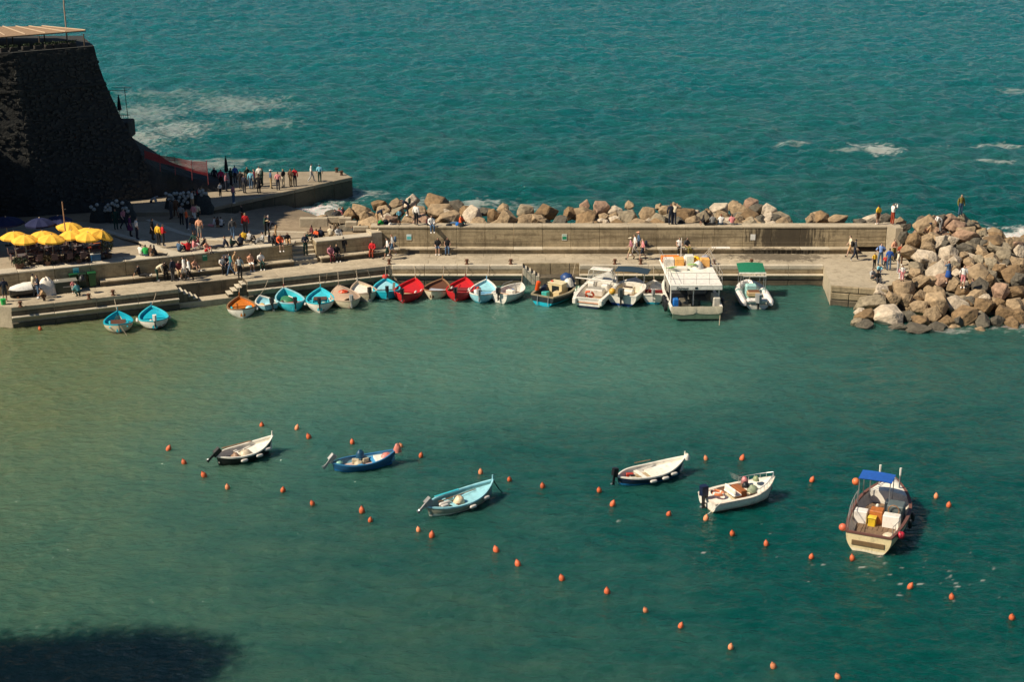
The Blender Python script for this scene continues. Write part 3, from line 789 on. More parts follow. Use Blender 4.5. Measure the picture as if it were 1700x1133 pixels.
# (x, y, w, h, tone) read in three photo windows: origin, scale
wins = [((500, 300), 5.667, [(200,345,100,60,'t'),(290,310,150,110,'g'),(455,300,110,100,'b'),(560,270,150,150,'t'),(610,335,130,110,'t'),(740,220,150,70,'b'),(885,215,150,60,'t'),
   (1035,185,150,110,'p'),(770,275,150,90,'t'),(900,285,150,80,'y'),(805,335,110,80,'p'),(1090,290,200,110,'t'),(1280,195,240,110,'b'),(1320,265,230,120,'t'),(1400,335,240,140,'t'),
   (1475,220,150,100,'g'),(1540,270,110,70,'b'),(1610,305,180,150,'p'),(860,365,150,90,'r'),(1140,365,160,70,'r'),(660,385,150,80,'t'),(1660,390,150,50,'t'),(1010,370,110,70,'t')]),
 ((780, 300), 5.667, [(90,370,130,60,'t'),(150,275,110,70,'g'),(215,320,130,130,'b'),(320,250,120,90,'t'),(355,335,170,150,'t'),(520,270,150,100,'y'),(520,360,150,90,'t'),(640,355,150,90,'t'),
   (730,285,190,120,'b'),(690,390,180,50,'t'),(850,365,150,60,'g'),(930,290,110,110,'b'),(1045,290,210,120,'t'),(1080,222,110,55,'r'),(1240,245,170,150,'r'),(1100,360,220,80,'b'),
   (1255,335,110,60,'t'),(1380,270,130,80,'p'),(1280,385,70,50,'p'),(1365,365,95,80,'p'),(1480,315,170,120,'y'),(1500,220,95,55,'t'),(1600,390,200,60,'t'),(1650,280,130,140,'t')]),
 ((1060, 300), 5.667, [(90,300,130,140,'t'),(205,350,150,100,'y'),(245,265,130,90,'t'),(195,240,80,50,'t'),(430,300,170,110,'b'),(350,255,120,90,'t'),(510,370,150,90,'t'),(600,325,110,90,'y'),
   (540,290,70,50,'p'),(650,285,60,55,'b'),(755,250,180,110,'p'),(790,315,110,110,'t'),(890,222,120,50,'t'),(930,265,150,120,'t'),(1065,205,170,120,'r'),(1110,250,140,90,'g'),
   (1060,320,190,120,'b'),(935,355,110,110,'t'),(1060,375,130,60,'y'),(1240,270,135,110,'p'),(1210,355,160,100,'p'),(1300,355,110,110,'g'),(1620,355,100,80,'t'),(1690,320,120,110,'t')]),
 ((1340, 310), 4.533, [(30,240,80,60,'t'),(100,225,140,90,'b'),(220,235,140,75,'t'),(395,255,100,40,'g'),(500,230,135,90,'p'),(590,240,85,80,'g')])]
k = 0
for (ox, oy), sc, L_ in wins:
    for (x, y, w, h, t) in L_:
        k += 1
        c = Pplane(ox + x / sc, oy + (y + h * .18) / sc, 3.15, 115.0, .13)
        s = pxm(c); hw = w / sc / s / 2; hh = h / sc / s / 2
        boulder(ARM, c - Vector((0, 0, hh * .15)), hw * 1.48, max(hw * 1.2, hh * 1.2), hh * 1.42 + .06, t, k)
for k in range(60):       # crest rocks filling the gaps behind the coping
    x = R.uniform(-12.5, 21.8); yb = R.uniform(115.5, 118.2); s = R.uniform(.45, .85)
    boulder(ARM, (x, yb, 3.0 + (yb - 115) * .1 - R.uniform(0, .35)), s * R.uniform(1.1, 1.6), s, s * R.uniform(.7, .95), R.choice('ttbbgyyp'), 700 + k)
for k in range(70):       # lower rocks filling the bank down to the sea
    x = R.uniform(-14, 22.5) if k < 56 else R.uniform(24, 30)
    yb = 116.0 + R.uniform(0, 7); z = 2.7 - (yb - 116) * .34 + R.uniform(-.3, .2)
    s = R.uniform(.7, 1.2)
    boulder(ARM, (x, yb, z - .1), s * 1.15, s, s * .8, R.choice('ttbgyyr'), 500 + k)
MB().prism([(-13.5, 115.4), (22.0, 115.0), (30.5, 115.0), (33, 119), (22, 121), (-12, 123)], -2, [2.5, 2.5, 2.3, .5, .2, .2]).build('rubble_core', TONES['g'], ARM)
mound = [(745,290,100,60,'g'),(890,265,200,130,'t'),(800,385,105,120,'b'),(900,395,110,110,'t'),(725,365,80,80,'g'),(1000,395,110,95,'p'),(1080,390,110,75,'p'),(1190,350,210,115,'r'),(1270,405,120,80,'g'),
 (1420,400,220,100,'b'),(1440,445,210,80,'y'),(920,445,115,80,'t'),(770,475,150,90,'t'),(870,510,170,105,'p'),(935,530,110,120,'p'),(1060,490,160,140,'p'),(1115,545,130,90,'p'),(1190,450,110,80,'g'),
 (1180,510,90,80,'t'),(1220,555,110,70,'t'),(1320,480,130,100,'t'),(1300,535,100,70,'y'),(1390,560,100,80,'y'),(1480,500,150,100,'y'),(1605,475,110,110,'p'),(1570,555,150,75,'t'),(820,590,150,80,'y'),
 (960,590,110,70,'t'),(990,615,210,110,'p'),(1130,640,110,70,'p'),(1290,640,240,150,'t'),(1450,610,100,80,'b'),(1540,640,180,100,'b'),(820,645,120,80,'t'),(840,700,160,85,'t'),(940,695,110,80,'t'),
 (1000,690,110,110,'r'),(1100,710,110,100,'t'),(1180,765,110,120,'b'),(1290,740,130,110,'g'),(1440,760,140,145,'r'),(1560,770,160,100,'b'),(545,765,155,105,'p'),(720,750,210,115,'t'),(640,825,125,125,'t'),
 (850,800,95,65,'t'),(925,770,125,80,'t'),(480,850,200,115,'y'),(975,860,200,175,'t'),(1130,855,160,145,'p'),(840,890,125,115,'t'),(740,835,100,85,'t'),(930,945,125,115,'t'),(1200,950,210,150,'b'),
 (1330,870,165,110,'b'),(1440,860,100,80,'b'),(1560,870,180,100,'t'),(400,940,100,80,'p'),(440,955,160,95,'b'),(620,950,260,180,'p'),(850,990,145,75,'b'),(1050,1000,125,95,'b'),(820,1055,230,75,'g'),
 (440,1025,140,55,'g'),(380,1005,100,60,'y'),(1330,1000,150,110,'g'),(1480,930,150,125,'b'),(1590,960,130,105,'b'),(1600,680,100,90,'g'),(1640,860,90,80,'t'),(1100,610,90,70,'t'),(1040,420,80,60,'g'),
 (1230,460,110,80,'g'),(1340,420,100,70,'g'),(1500,560,90,70,'g'),(1380,690,90,90,'b'),(1230,850,90,90,'g'),(770,960,110,90,'g'),(1130,1010,110,70,'g'),(1420,1000,110,80,'g'),(1550,1010,140,70,'b'),(680,1050,120,50,'g'),(980,1050,130,50,'g')]
FY = P(1550, 548, 0).y; MK = 4.0 / (115.5 - FY)
def PM(x, y): return Pplane(x, y, 0.0, FY, MK)
for k, (x, y, w, h, t) in enumerate(mound):
    c = PM(1340 + x / 4.533, 310 + (y + h * .15) / 4.533)
    s = pxm(c); hw = w / 4.533 / s / 2; hh = h / 4.533 / s / 2
    boulder(MND, c - Vector((0, 0, hh * .2)), hw * 1.30, max(hw * 1.05, hh * 1.1), hh * 1.26 + .05, t, 900 + k)
for k in range(170):      # the rest of the heap: right of the frame, the back slope and the gaps
    if k < 60: x, yb = R.uniform(25.5, 42), R.uniform(FY, 116)
    else: x, yb = R.uniform(30.5, 46), R.uniform(100, 124)
    z = MK * (yb - FY) if yb < 115.5 else 4.0 - (yb - 115.5) * .5
    if x < 31.8 and 104.5 < yb < 115: continue
    if x < 28.5 and yb > 102.8: continue
    if x > 40: z -= (x - 40) * .15
    s = R.uniform(.45, 1.0)
    if k >= 60: s *= 1.15
    if x > 35 and yb > 108: z -= (x - 35) * .28
    boulder(MND, (x, yb, z - s * (.75 if k < 60 else .40)), s * 1.2, s, s * .85, R.choice('ttbgyypr'), 1500 + k)
core = MB()
core.prism([(25.5, FY + 1.0), (48, FY + 1.0), (48, 116), (33.2, 116), (31, 112), (30.6, 107), (28.2, 104.0)], -2, [-.5, -.7, 1.9, 2.2, 1.8, 1.4, .5])
core.prism([(33.2, 116.01), (48, 116.01), (47, 124), (32, 122)], -2, [2.1, 1.8, -.7, -.5])
core.build('rubble_core', TONES['g'], MND)
# ------------------------------------------------------------------ boats
class Hull:
    """hull with bow at +x; stern pointed ('p') or transom ('t'); lofted outer skin, lining, rail"""
    def __init__(s, L, B, h0=.48, hb=.92, hs=.62, keel=-.3, stern='p', full=2.3, tw=.7):
        s.L, s.B, s.h0, s.hb, s.hs, s.keel, s.stern, s.full, s.tw = L, B, h0, hb, hs, keel, stern, full, tw
    def b(s, t):
        if t >= .45: k = max(0, 1 - ((t - .45) / .55) ** s.full)
        elif s.stern == 'p': k = max(0, 1 - ((.45 - t) / .45) ** 2.6)
        else: k = 1 - (1 - s.tw) * ((.45 - t) / .45) ** 2
        return s.B / 2 * k
    def z(s, t):
        return s.h0 + (s.hb - s.h0) * ((t - .45) / .55) ** 2 if t >= .45 else s.h0 + (s.hs - s.h0) * ((.45 - t) / .45) ** 2
    def x(s, t): return -s.L / 2 + s.L * t
    def ts(s, a=0, b=1, n=22):
        return [a + (b - a) * (.5 - .5 * math.cos(math.pi * i / n)) for i in range(n + 1)]
    def skin(s, mats, parent, water=.09, stripe=None, name='hull'):
        mb = MB(); T = s.ts(); ns = 9
        def ring(t, side):
            out = []
            for i in range(ns + 1):
                q = i / ns; zz = s.z(t) + (s.keel - s.z(t)) * q
                rake = .10 * s.L * max(0, (t - .80) / .2) ** 1.5 * q
                if s.stern == 'p': rake -= .05 * s.L * max(0, (.18 - t) / .18) ** 1.5 * q
                out.append((s.x(t) - rake, side * max(.001, s.b(t) * (1 - q ** 2.4) ** .9), zz))
            return out
        for side in (1, -1):
            R_ = [ring(t, side) for t in T]
            for i in range(len(T) - 1):
                for j in range(ns):
                    f = [R_[i][j], R_[i + 1][j], R_[i + 1][j + 1], R_[i][j + 1]]
                    zm = sum(p[2] for p in f) / 4
                    mi = 1 if zm < water else (2 if (stripe and j == 0) else 0)
                    mb.add(f, [(0, 1, 2, 3)], mi)
        if s.stern == 't':
            a, b = ring(0, 1), ring(0, -1)
            for j in range(ns):
                zm = (a[j][2] + a[j + 1][2]) / 2
                mb.add([a[j], a[j + 1], b[j + 1], b[j]], [(0, 1, 2, 3)], 1 if zm < water else 0)
        me = mb.mesh(name, mats)
        bm = bmesh.new(); bm.from_mesh(me); bmesh.ops.remove_doubles(bm, verts=bm.verts, dist=.002)
        bmesh.ops.recalc_face_normals(bm, faces=bm.faces); bm.to_mesh(me); bm.free()
        me.polygons.foreach_set('use_smooth', [True] * len(me.polygons)); me.set_sharp_from_angle(angle=math.radians(40))
        return link(name, me, parent)
    def lining(s, m, parent, floor_z=.16, wall=.06, fm=None, a=.03, b=.97):
        mb = MB(); T = s.ts(a, b); rows = []
        for t in T:
            bb = max(.005, s.b(t) - wall); rows.append([(s.x(t), bb, s.z(t) - .005), (s.x(t), bb * .93, (s.z(t) + floor_z) / 2), (s.x(t), bb * .72, floor_z)])
        for side in (1, -1):
            mb.loft([[(x, y * side, z) for x, y, z in r] for r in rows], closed=False)
        for e in (rows[0], rows[-1]):
            mb.add([(x, y, z) for x, y, z in e] + [(x, -y, z) for x, y, z in reversed(e)], [(0, 1, 2, 3, 4, 5)])
        mb.build('lining', m, parent, 50)
        fl = MB(); fl.loft([[(s.x(t), -max(.005, s.b(t) - wall) * .74, floor_z + .006), (s.x(t), max(.005, s.b(t) - wall) * .74, floor_z + .006)] for t in s.ts(a + .02, b - .02)], closed=False)
        fl.build('floor', fm or m, parent)
    def rail(s, m, parent, w=.075, h=.05, out=.03, name='gunwale'):
        T = s.ts(0, 1, 26); mb = MB()
        for side in (1, -1):
            rings = []
            for t in T:
                bo = s.b(t) + out; bi = max(0.0, s.b(t) - w)
                z = s.z(t)
                rings.append([(s.x(t) + (out if t == 1 else 0), side * bo, z - .03), (s.x(t) + (out if t == 1 else 0), side * bo, z + h), (s.x(t), side * bi, z + h), (s.x(t), side * bi, z - .03)])
            mb.loft(rings)
        if s.stern == 't':
            mb.box((-s.L / 2 + .02, 0, s.z(0) + .012), (.10, 2 * s.b(0), h + .03))
        mb.build(name, m, parent, 40)
    def deck(s, a, b, m, parent, name='foredeck', drop=.17, camber=.03, wall=.05, bulk=True, floor_z=.16):
        mb = MB(); T = s.ts(a, b, 10); n = 6; rows = []
        for t in T:
            bb = max(.004, s.b(t) - wall)
            rows.append([(s.x(t), bb * (2 * i / n - 1), s.z(t) - drop + camber * (1 - (2 * i / n - 1) ** 2)) for i in range(n + 1)])
        mb.loft(rows, closed=False)
        if bulk:
            e = rows[0] if b > .7 else rows[-1]
            mb.add(list(e) + [(e[-1][0], e[-1][1] * .75, floor_z), (e[0][0], e[0][1] * .75, floor_z)], [tuple(range(len(e) + 2))])
        return mb.build(name, m, parent, 40)
    def thwart(s, t, m, parent, d=.24, drop=.14, th=.04, name='thwart'):
        return MB().bbox((s.x(t), 0, s.z(t) - drop), (d, 2 * (s.b(t) - .05), th), .012).build(name, m, parent)
WOOD = mat('boat_wood', (.28, .15, .07), .6, .3, 6.0)
BLACKP = mat('black_plastic', (.014, .015, .017), .4, .1)
GREYP = mat('grey_plastic', (.30, .30, .29), .45, .1)
STEEL = mat('stainless', (.55, .55, .55), .3, .05, metal=.8)
ROPE = mat('rope', (.42, .34, .24), .95, .3, 12)
FENDW = mat('fender_white', (.62, .58, .52), .5, .12)
GLASS = mat('windscreen', (.35, .42, .42), .08, .02, trans=.62)
def outboard(parent, x, z, col, tilt=0.0, yaw=0.0, s=1.0, y=0.0):
    o = link('outboard_motor', None, parent, loc=(x, y, z), rot=(0, tilt, yaw))
    c = MB(); c.loft([[(-.30 * s * k - .06 * s, w * .17 * s * k2, zz * s) for k, w, k2 in ((-.35, -1, .9), (-.35, 1, .9), (.7, .85, 1), (1.0, 0, 1), (.7, -.85, 1))] for zz, k2 in ((.05, .85), (.14, 1.05), (.38, 1.0), (.50, .62))])
    c.build('cowling', col, o, 50)
    l = MB(); l.loft([[(-.20 * s, -.05 * s, .08 * s), (-.04 * s, -.05 * s, .08 * s), (-.04 * s, .05 * s, .08 * s), (-.20 * s, .05 * s, .08 * s)],
                      [(-.17 * s, -.035 * s, -.45 * s), (-.05 * s, -.035 * s, -.45 * s), (-.05 * s, .035 * s, -.45 * s), (-.17 * s, .035 * s, -.45 * s)],
                      [(-.20 * s, -.03 * s, -.62 * s), (.02 * s, -.03 * s, -.62 * s), (.02 * s, .03 * s, -.62 * s), (-.20 * s, .03 * s, -.62 * s)]])
    l.box((-.09 * s, 0, -.40 * s), (.26 * s, .16 * s, .02)); l.box((.03 * s, 0, .0), (.12 * s, .14 * s, .22 * s))
    l.build('leg', BLACKP if col is not GREYP else GREYP, o)
    p = MB()
    for k in range(3):
        a = k * 2.094; p.add([(-.22 * s, 0, -.56 * s), (-.25 * s, .11 * s * math.cos(a - .4), -.56 * s + .11 * s * math.sin(a - .4)), (-.21 * s, .11 * s * math.cos(a + .4), -.56 * s + .11 * s * math.sin(a + .4))], [(0, 1, 2)])
    p.tube([(-.18 * s, 0, -.56 * s), (-.27 * s, 0, -.56 * s)], .03 * s, 6)
    p.build('propeller', STEEL, o)
    return o
def fender(parent, x, y, z, r=.09, l=.42, m=None, along=True):
    M = Matrix.Rotation(math.pi / 2, 3, 'Y') if along else Matrix.Identity(3)
    MB().lathe([(.02, -l / 2), (r * .8, -l / 2 + .04), (r, -l / 2 + .1), (r, l / 2 - .1), (r * .8, l / 2 - .04), (.02, l / 2)], 10, (x, y, z), M).build('fender', m or FENDW, parent, 40)
def place(bow, stern, zb, zs=0.0):
    a, b = P(*bow, zb), P(*stern, zs); a.z = b.z = 0
    return (a + b) / 2, math.atan2((a - b).y, (a - b).x), (a - b).length
def lump(m, parent, name, c, r, seed, flat=.5):
    rr = random.Random(seed); mb = MB(); n, k = 12, 6; rings = []
    for i in range(k + 1):
        a = math.pi / 2 * i / k
        rings.append([(c[0] + r[0] * math.cos(a) * math.cos(2 * math.pi * j / n) * rr.uniform(.85, 1.1), c[1] + r[1] * math.cos(a) * math.sin(2 * math.pi * j / n) * rr.uniform(.85, 1.1), c[2] + r[2] * math.sin(a) * rr.uniform(.85, 1.05)) for j in range(n)])
    mb.loft(rings); return mb.build(name, m, parent, 60)
def rope_to(p0, p1, label, sag=.12, r=.022, m=None):
    p0, p1 = Vector(p0), Vector(p1)
    pts = [p0.lerp(p1, i / 8) - Vector((0, 0, sag * 4 * (i / 8) * (1 - i / 8))) for i in range(9)]
    mb = MB(); mb.tube(pts, r, 5); return mb.build('mooring_rope', m or ROPE, label=label, cat='rope', group='mooring ropes along the quay')

CANVAS = {}
WHITEP, CREAMP = paint(232, 226, 212), paint(214, 200, 170)
TURQ, TURQ2, PBLUE, REDP = paint(20, 168, 190), paint(60, 190, 205), paint(150, 205, 215), paint(196, 34, 40)
NAVY, BLUEP, ORNW, BROWNP, BEIGE = paint(18, 36, 62), paint(20, 84, 140), mat('varnished_orange', lin(196, 112, 36), .4, .25, 7), paint(96, 62, 44), paint(196, 172, 148)
GREYB, BLACKH = paint(110, 104, 92), paint(22, 22, 26)
ANTI = paint(24, 120, 150)
def small_boat(bow, stern, beam, label, skin, lin_, railm, zb=.9, cat='rowboat', stern_type='p', name='rowing_boat', water=None, floor=None, fore=None, fore_t=.68, aft=None, aft_t=.2,
               thwarts=(.30, .55), thm=None, motor=None, mt=0.0, fend=(), post=True, h0=.55, hs=.66, full=2.3, group=None, bowrope=None, ropename=None, tw=.7, yaw=0.0, gear=3):
    c, rz, L = place(bow, stern, zb)
    o = thing(name, label, cat, (c.x, c.y, 0), rz, group)
    H = Hull(L, beam, h0, zb, hs, stern=stern_type, full=full, tw=tw)
    H.skin([skin, water or ANTI], o)
    H.lining(lin_, o, .12, fm=floor or paint(74, 60, 50))
    H.rail(railm, o)
    rr = random.Random(int(bow[0] * 3 + bow[1]))
    t0 = (aft_t if aft else .14); t1 = (fore_t if fore else .7) - .05
    for k in range(gear if t1 > t0 else 0):
        t = rr.uniform(t0, t1); y = rr.uniform(-.55, .55) * (H.b(t) - .1); c_ = rr.choice([(92, 64, 46), (40, 44, 46), (150, 96, 60), (120, 112, 96), (60, 78, 70), (176, 60, 44), (190, 178, 150)])
        if rr.random() < .6: lump(paint(*c_), o, 'net_heap', (H.x(t), y, .12), (rr.uniform(.16, .34), rr.uniform(.14, .26), rr.uniform(.15, .28)), rr.randrange(999))
        else: MB().bbox((H.x(t), y, .26), (rr.uniform(.3, .45), rr.uniform(.22, .34), .26), .03, rr.uniform(-.4, .4)).build('fish_box', paint(*c_), o)
    if fore: H.deck(fore_t, .99, fore, o)
    if aft: H.deck(.02, aft_t, aft, o, 'aft_deck')
    for t in thwarts: H.thwart(t, thm or railm, o)
    if post: MB().box((L / 2 - .04, 0, zb + .12), (.06, .06, .34)).build('stem_post', thm or railm, o)
    if motor: outboard(o, -L / 2 - .06, H.z(0) + .08, motor, mt, yaw, .85)
    for sd_ in ((1,) if rr.random() < .5 else ()):
        MB().tube([(H.x(.24), sd_ * .42, H.z(.3) - .06), (H.x(.78), sd_ * .30, H.z(.7) - .02)], .025, 5).build('oar', WOOD, o)
    for (t, side) in fend: fender(o, H.x(t), side * (H.b(t) + .11), H.z(t) - .16)
    if bowrope:
        d = Vector((math.cos(rz), math.sin(rz), 0)); q = Vector((c.x, c.y, zb)) + d * (L / 2)
        rope_to(q, bowrope, 'mooring rope from ' + ropename + ' up to the quay')
    return o, H, L
def on_quay(px_, py_): return P(px_, py_, QZ)
def ebox(o, H, t, w, l, h, m, lid=None, name='engine_box', y=0):
    MB().bbox((H.x(t), y, .17 + h / 2), (l, w, h), .02).build(name, m, o)
    if lid: MB().bbox((H.x(t), y, .19 + h), (l + .06, w + .06, .05), .015).build('lid', lid, o)
GQ = 'boats moored bow-on along the quay'
# 1 turquoise boat with a box, far left
o, H, L = small_boat((195, 517), (198, 555), 1.95, 'turquoise open boat with brown engine box, leftmost of the boats at the quay', CREAMP, TURQ, TURQ, thwarts=(.62,), thm=TURQ, group=GQ,
                     bowrope=on_quay(190, 497), ropename='the leftmost turquoise boat', water=GREYB)
ebox(o, H, .42, .95, 1.1, .34, TURQ, BROWNP)
for s_ in (-1, 1): MB().bbox((H.x(.38), s_ * .58, .46), (1.7, .09, .05), .01).build('side_bar', TURQ2, o)
MB().bbox((H.x(.20), 0, .50), (.12, 1.2, .06), .01).build('thwart', paint(220, 190, 180), o)
lump(paint(214, 130, 108), o, 'float', (H.x(.3), -.78, .40), (.22, .12, .2), 3)
MB().tube([(-L / 2, -.1, .6), (-L / 2 - .6, -.5, .02)], .015, 5).build('stern_line', ROPE, o)
# 2 turquoise with white outboard
o, H, L = small_boat((251, 508), (258, 549), 2.0, 'turquoise open boat with white outboard, second from the left at the quay', WHITEP, TURQ, TURQ2, thwarts=(.40,), thm=TURQ, motor=paint(225, 222, 214), group=GQ,
                     bowrope=on_quay(260, 483), ropename='the turquoise boat with white outboard', water=BLACKH, fore=TURQ, fore_t=.52, fend=((.45, 1), (.55, 1), (.5, -1)))
lump(paint(170, 70, 50), o, 'net_heap', (H.x(.28), .45, .2), (.35, .3, .3), 4); lump(WHITEP, o, 'bag', (H.x(.33), .2, .3), (.16, .14, .22), 5)
lump(BROWNP, o, 'net_heap', (H.x(.25), -.4, .2), (.4, .35, .28), 6)
# 3 varnished orange interior
o, H, L = small_boat((397, 492), (404, 529), 2.0, 'white-hulled boat with varnished orange wood interior beside the landing stairs', WHITEP, ORNW, WOOD, thwarts=(.50, .28), thm=ORNW, fore=ORNW, fore_t=.62, floor=WOOD, group=GQ,
                     bowrope=on_quay(397, 470), ropename='the orange wooden boat', water=WHITEP, fend=((.3, -1),))
for s_, l in ((1, .5), (-1, .45)): MB().bbox((H.x(.38), s_ * .68, .44), (l + .3, .12, .2), .03).build('oar_chock', TURQ2, o)
lump(PBLUE, o, 'cover', (H.x(.40), -.5, .3), (.3, .3, .3), 8)
# 4 small pale dinghy
o, H, L = small_boat((431, 491), (451, 516), 1.55, 'small pale blue dinghy with blunt stern squeezed beside the orange boat', PBLUE, PBLUE, WHITEP, zb=.72, stern_type='t', thwarts=(.35,), fore=PBLUE, fore_t=.6, motor=BLACKP, mt=.2, cat='dinghy', name='dinghy', post=False, h0=.42, hs=.46, group=GQ, water=paint(30, 90, 80),
                     bowrope=on_quay(446, 463), ropename='the small pale dinghy', fend=((.55, 1), (.35, 1)))
lump(paint(225, 178, 110), o, 'float_heap', (H.x(.42), .35, .2), (.4, .25, .25), 9); lump(PBLUE, o, 'tarp', (H.x(.3), -.2, .25), (.55, .45, .28), 10)
# 5 turquoise with green tarp
o, H, L = small_boat((471, 478), (490, 519), 2.0, 'turquoise boat with a green tarpaulin heap and red thwart', TURQ2, TURQ2, PBLUE, thwarts=(.32,), thm=paint(190, 84, 70), motor=BLACKP, group=GQ, bowrope=on_quay(470, 461), ropename='the boat with green tarpaulin', water=TURQ, fend=((.5, 1), (.38, 1), (.42, -1)))
lump(paint(56, 120, 84), o, 'tarpaulin', (H.x(.62), .05, .22), (.75, .6, .42), 11); MB().tube([(H.x(.55), 0, .7), (H.x(.42), -.3, .62)], .04, 6).build('tiller', WHITEP, o)
lump(paint(90, 80, 60), o, 'net_heap', (H.x(.4), .6, .2), (.3, .2, .4), 12)
# 6 turquoise interior white hull
o, H, L = small_boat((532, 478), (531, 520), 2.0, 'white-hulled boat with bright turquoise interior and brown hatch', WHITEP, TURQ2, TURQ2, thwarts=(.30, .50), thm=TURQ2, motor=BLACKP, fore=TURQ2, fore_t=.66, group=GQ, bowrope=on_quay(530, 452), ropename='the white and turquoise boat', water=WHITEP, fend=((.5, 1), (.38, 1), (.3, 1)))
ebox(o, H, .56, .9, .7, .34, TURQ2, BROWNP)
for s_ in (-1, 1): MB().bbox((H.x(.40), s_ * .55, .46), (1.6, .09, .05), .01).build('side_bar', TURQ2, o)
# 7 covered beige
o, H, L = small_boat((562, 474), (583, 515), 2.05, 'white boat under a beige tarpaulin with an orange coil on top', CREAMP, BEIGE, BEIGE, gear=0, thwarts=(), motor=GREYP, group=GQ, bowrope=on_quay(561, 452), ropename='the beige covered boat', water=GREYB, fend=((.55, 1), (.38, 1)), cat='boat', name='covered_boat')
tp = MB(); rows = []
for t in H.ts(.10, .90, 12):
    bb = H.b(t) * .97; rows.append([(H.x(t), bb * (2 * i / 8 - 1), H.z(t) + .01 + .20 * (1 - abs(2 * i / 8 - 1) ** 1.6) + .02 * math.sin(9 * t + i * 2)) for i in range(9)])
tp.loft(rows, closed=False); tp.build('tarpaulin', cloth(178, 152, 128), o, 60)
cr = MB()
for k in range(5):
    cr.tube([(H.x(.60) + (.30 - .04 * k) * math.cos(a * .6283), (.34 - .05 * k) * math.sin(a * .6283), H.z(.55) + .24 + .02 * k) for a in range(11)], .035, 5)
cr.build('rope_coil', paint(220, 84, 44), o)
# 8 cream with deck
o, H, L = small_boat((593, 467), (613, 502), 1.9, 'cream white decked boat next to the beige covered one', CREAMP, CREAMP, BEIGE, thwarts=(.26,), thm=WHITEP, motor=BLACKP, fore=WHITEP, fore_t=.42, group=GQ, bowrope=on_quay(592, 449), ropename='the cream decked boat', water=WHITEP)
# 9 turquoise with white foredeck
o, H, L = small_boat((640, 462), (643, 500), 2.0, 'turquoise boat with white foredeck at the corner of the quay', TURQ, TURQ, TURQ2, thwarts=(.36,), thm=TURQ2, motor=BLACKP, fore=PBLUE, fore_t=.56, group=GQ, bowrope=on_quay(640, 443), ropename='the corner turquoise boat', water=BLACKH, fend=((.4, 1), (.5, -1)))
MB().lathe([(.02, 0), (.22, .02), (.26, .14), (.2, .26), (.02, .3)], 12, (L / 2 + .1, 0, .86)).build('bow_float', paint(214, 70, 58), o, 50)
MB().box((H.x(.5), -.55, .6), (.14, .2, .7), tilt=(.1, .2)).build('console', paint(150, 150, 130), o)
# 10 red
o, H, L = small_boat((690, 462), (669, 504), 2.1, 'bright red boat with red foredeck, left of the brown wooden boat', REDP, REDP, REDP, thwarts=(.30,), thm=paint(200, 170, 130), fore=REDP, fore_t=.45, motor=BLACKP, group=GQ, bowrope=on_quay(688, 441), ropename='the left red boat', water=paint(150, 20, 26), fend=((.35, 1),))
ebox(o, H, .18, .5, .4, .25, paint(225, 190, 150)); fender(o, H.x(.38), -.6, .5)
# 11 brown wooden
o, H, L = small_boat((735, 463), (716, 498), 1.95, 'brown wooden boat with cream hull between the two red boats', CREAMP, BROWNP, WOOD, thwarts=(.36,), thm=WOOD, fore=BROWNP, fore_t=.58, group=GQ, bowrope=on_quay(737, 441), ropename='the brown wooden boat', water=CREAMP, floor=paint(110, 100, 96), fend=((.3, 1),))
ebox(o, H, .44, 1.1, .6, .28, paint(176, 180, 190))
# 12 red
o, H, L = small_boat((773, 461), (757, 502), 2.05, 'red boat with dark hatch and white fenders, right of the brown wooden boat', REDP, REDP, REDP, thwarts=(.36, .24), thm=paint(150, 40, 44), fore=REDP, fore_t=.64, motor=BLACKP, group=GQ, bowrope=on_quay(776, 441), ropename='the right red boat', water=paint(170, 28, 30), fend=((.32, 1), (.42, 1)))
ebox(o, H, .50, 1.0, .6, .32, paint(120, 34, 38), paint(130, 44, 46)); fender(o, H.x(.48), .66, .58, along=True); fender(o, H.x(.45), -.66, .58)
# 13 light blue
o, H, L = small_boat((808, 464), (796, 505), 2.0, 'light blue boat with orange and white gear, right of the red boats', PBLUE, PBLUE, WHITEP, thwarts=(.46, .32), thm=paint(120, 180, 215), fore=PBLUE, fore_t=.62, motor=GREYP, group=GQ, bowrope=on_quay(812, 441), ropename='the light blue boat', water=paint(40, 150, 165), fend=((.3, 1), (.4, 1), (.4, -1)))
lump(paint(200, 70, 44), o, 'life_vest', (H.x(.62), .45, .45), (.55, .16, .22), 13); lump(WHITEP, o, 'bag', (H.x(.45), .5, .35), (.32, .25, .3), 14)
# 14 white motor boat with orange stern
o, H, L = small_boat((866, 470), (829, 503), 1.85, 'white motor boat with orange stern cushion, rightmost of the small open boats', WHITEP, WHITEP, WHITEP, zb=.75, stern_type='t', thwarts=(.30,), thm=WHITEP, motor=BLACKP, cat='motorboat', name='motorboat', post=False, group=GQ, bowrope=on_quay(868, 441), ropename='the white boat with orange cushion', water=WHITEP, full=2.8)
MB().bbox((H.x(.17), 0, .42), (.75, 1.15, .10), .03).build('cushion', paint(222, 150, 60), o)
ebox(o, H, .50, .6, .4, .42, WHITEP, name='console'); lump(paint(40, 90, 150), o, 'bag', (H.x(.66), .1, .3), (.22, .2, .25), 15); lump(paint(190, 80, 60), o, 'bag', (H.x(.66), .42, .3), (.18, .15, .22), 16)
MB().tube([(H.x(.5), .86, .62), (H.x(.62), .84, .85), (H.x(.85), .5, .98)], .018, 5).build('hand_rail', STEEL, o)

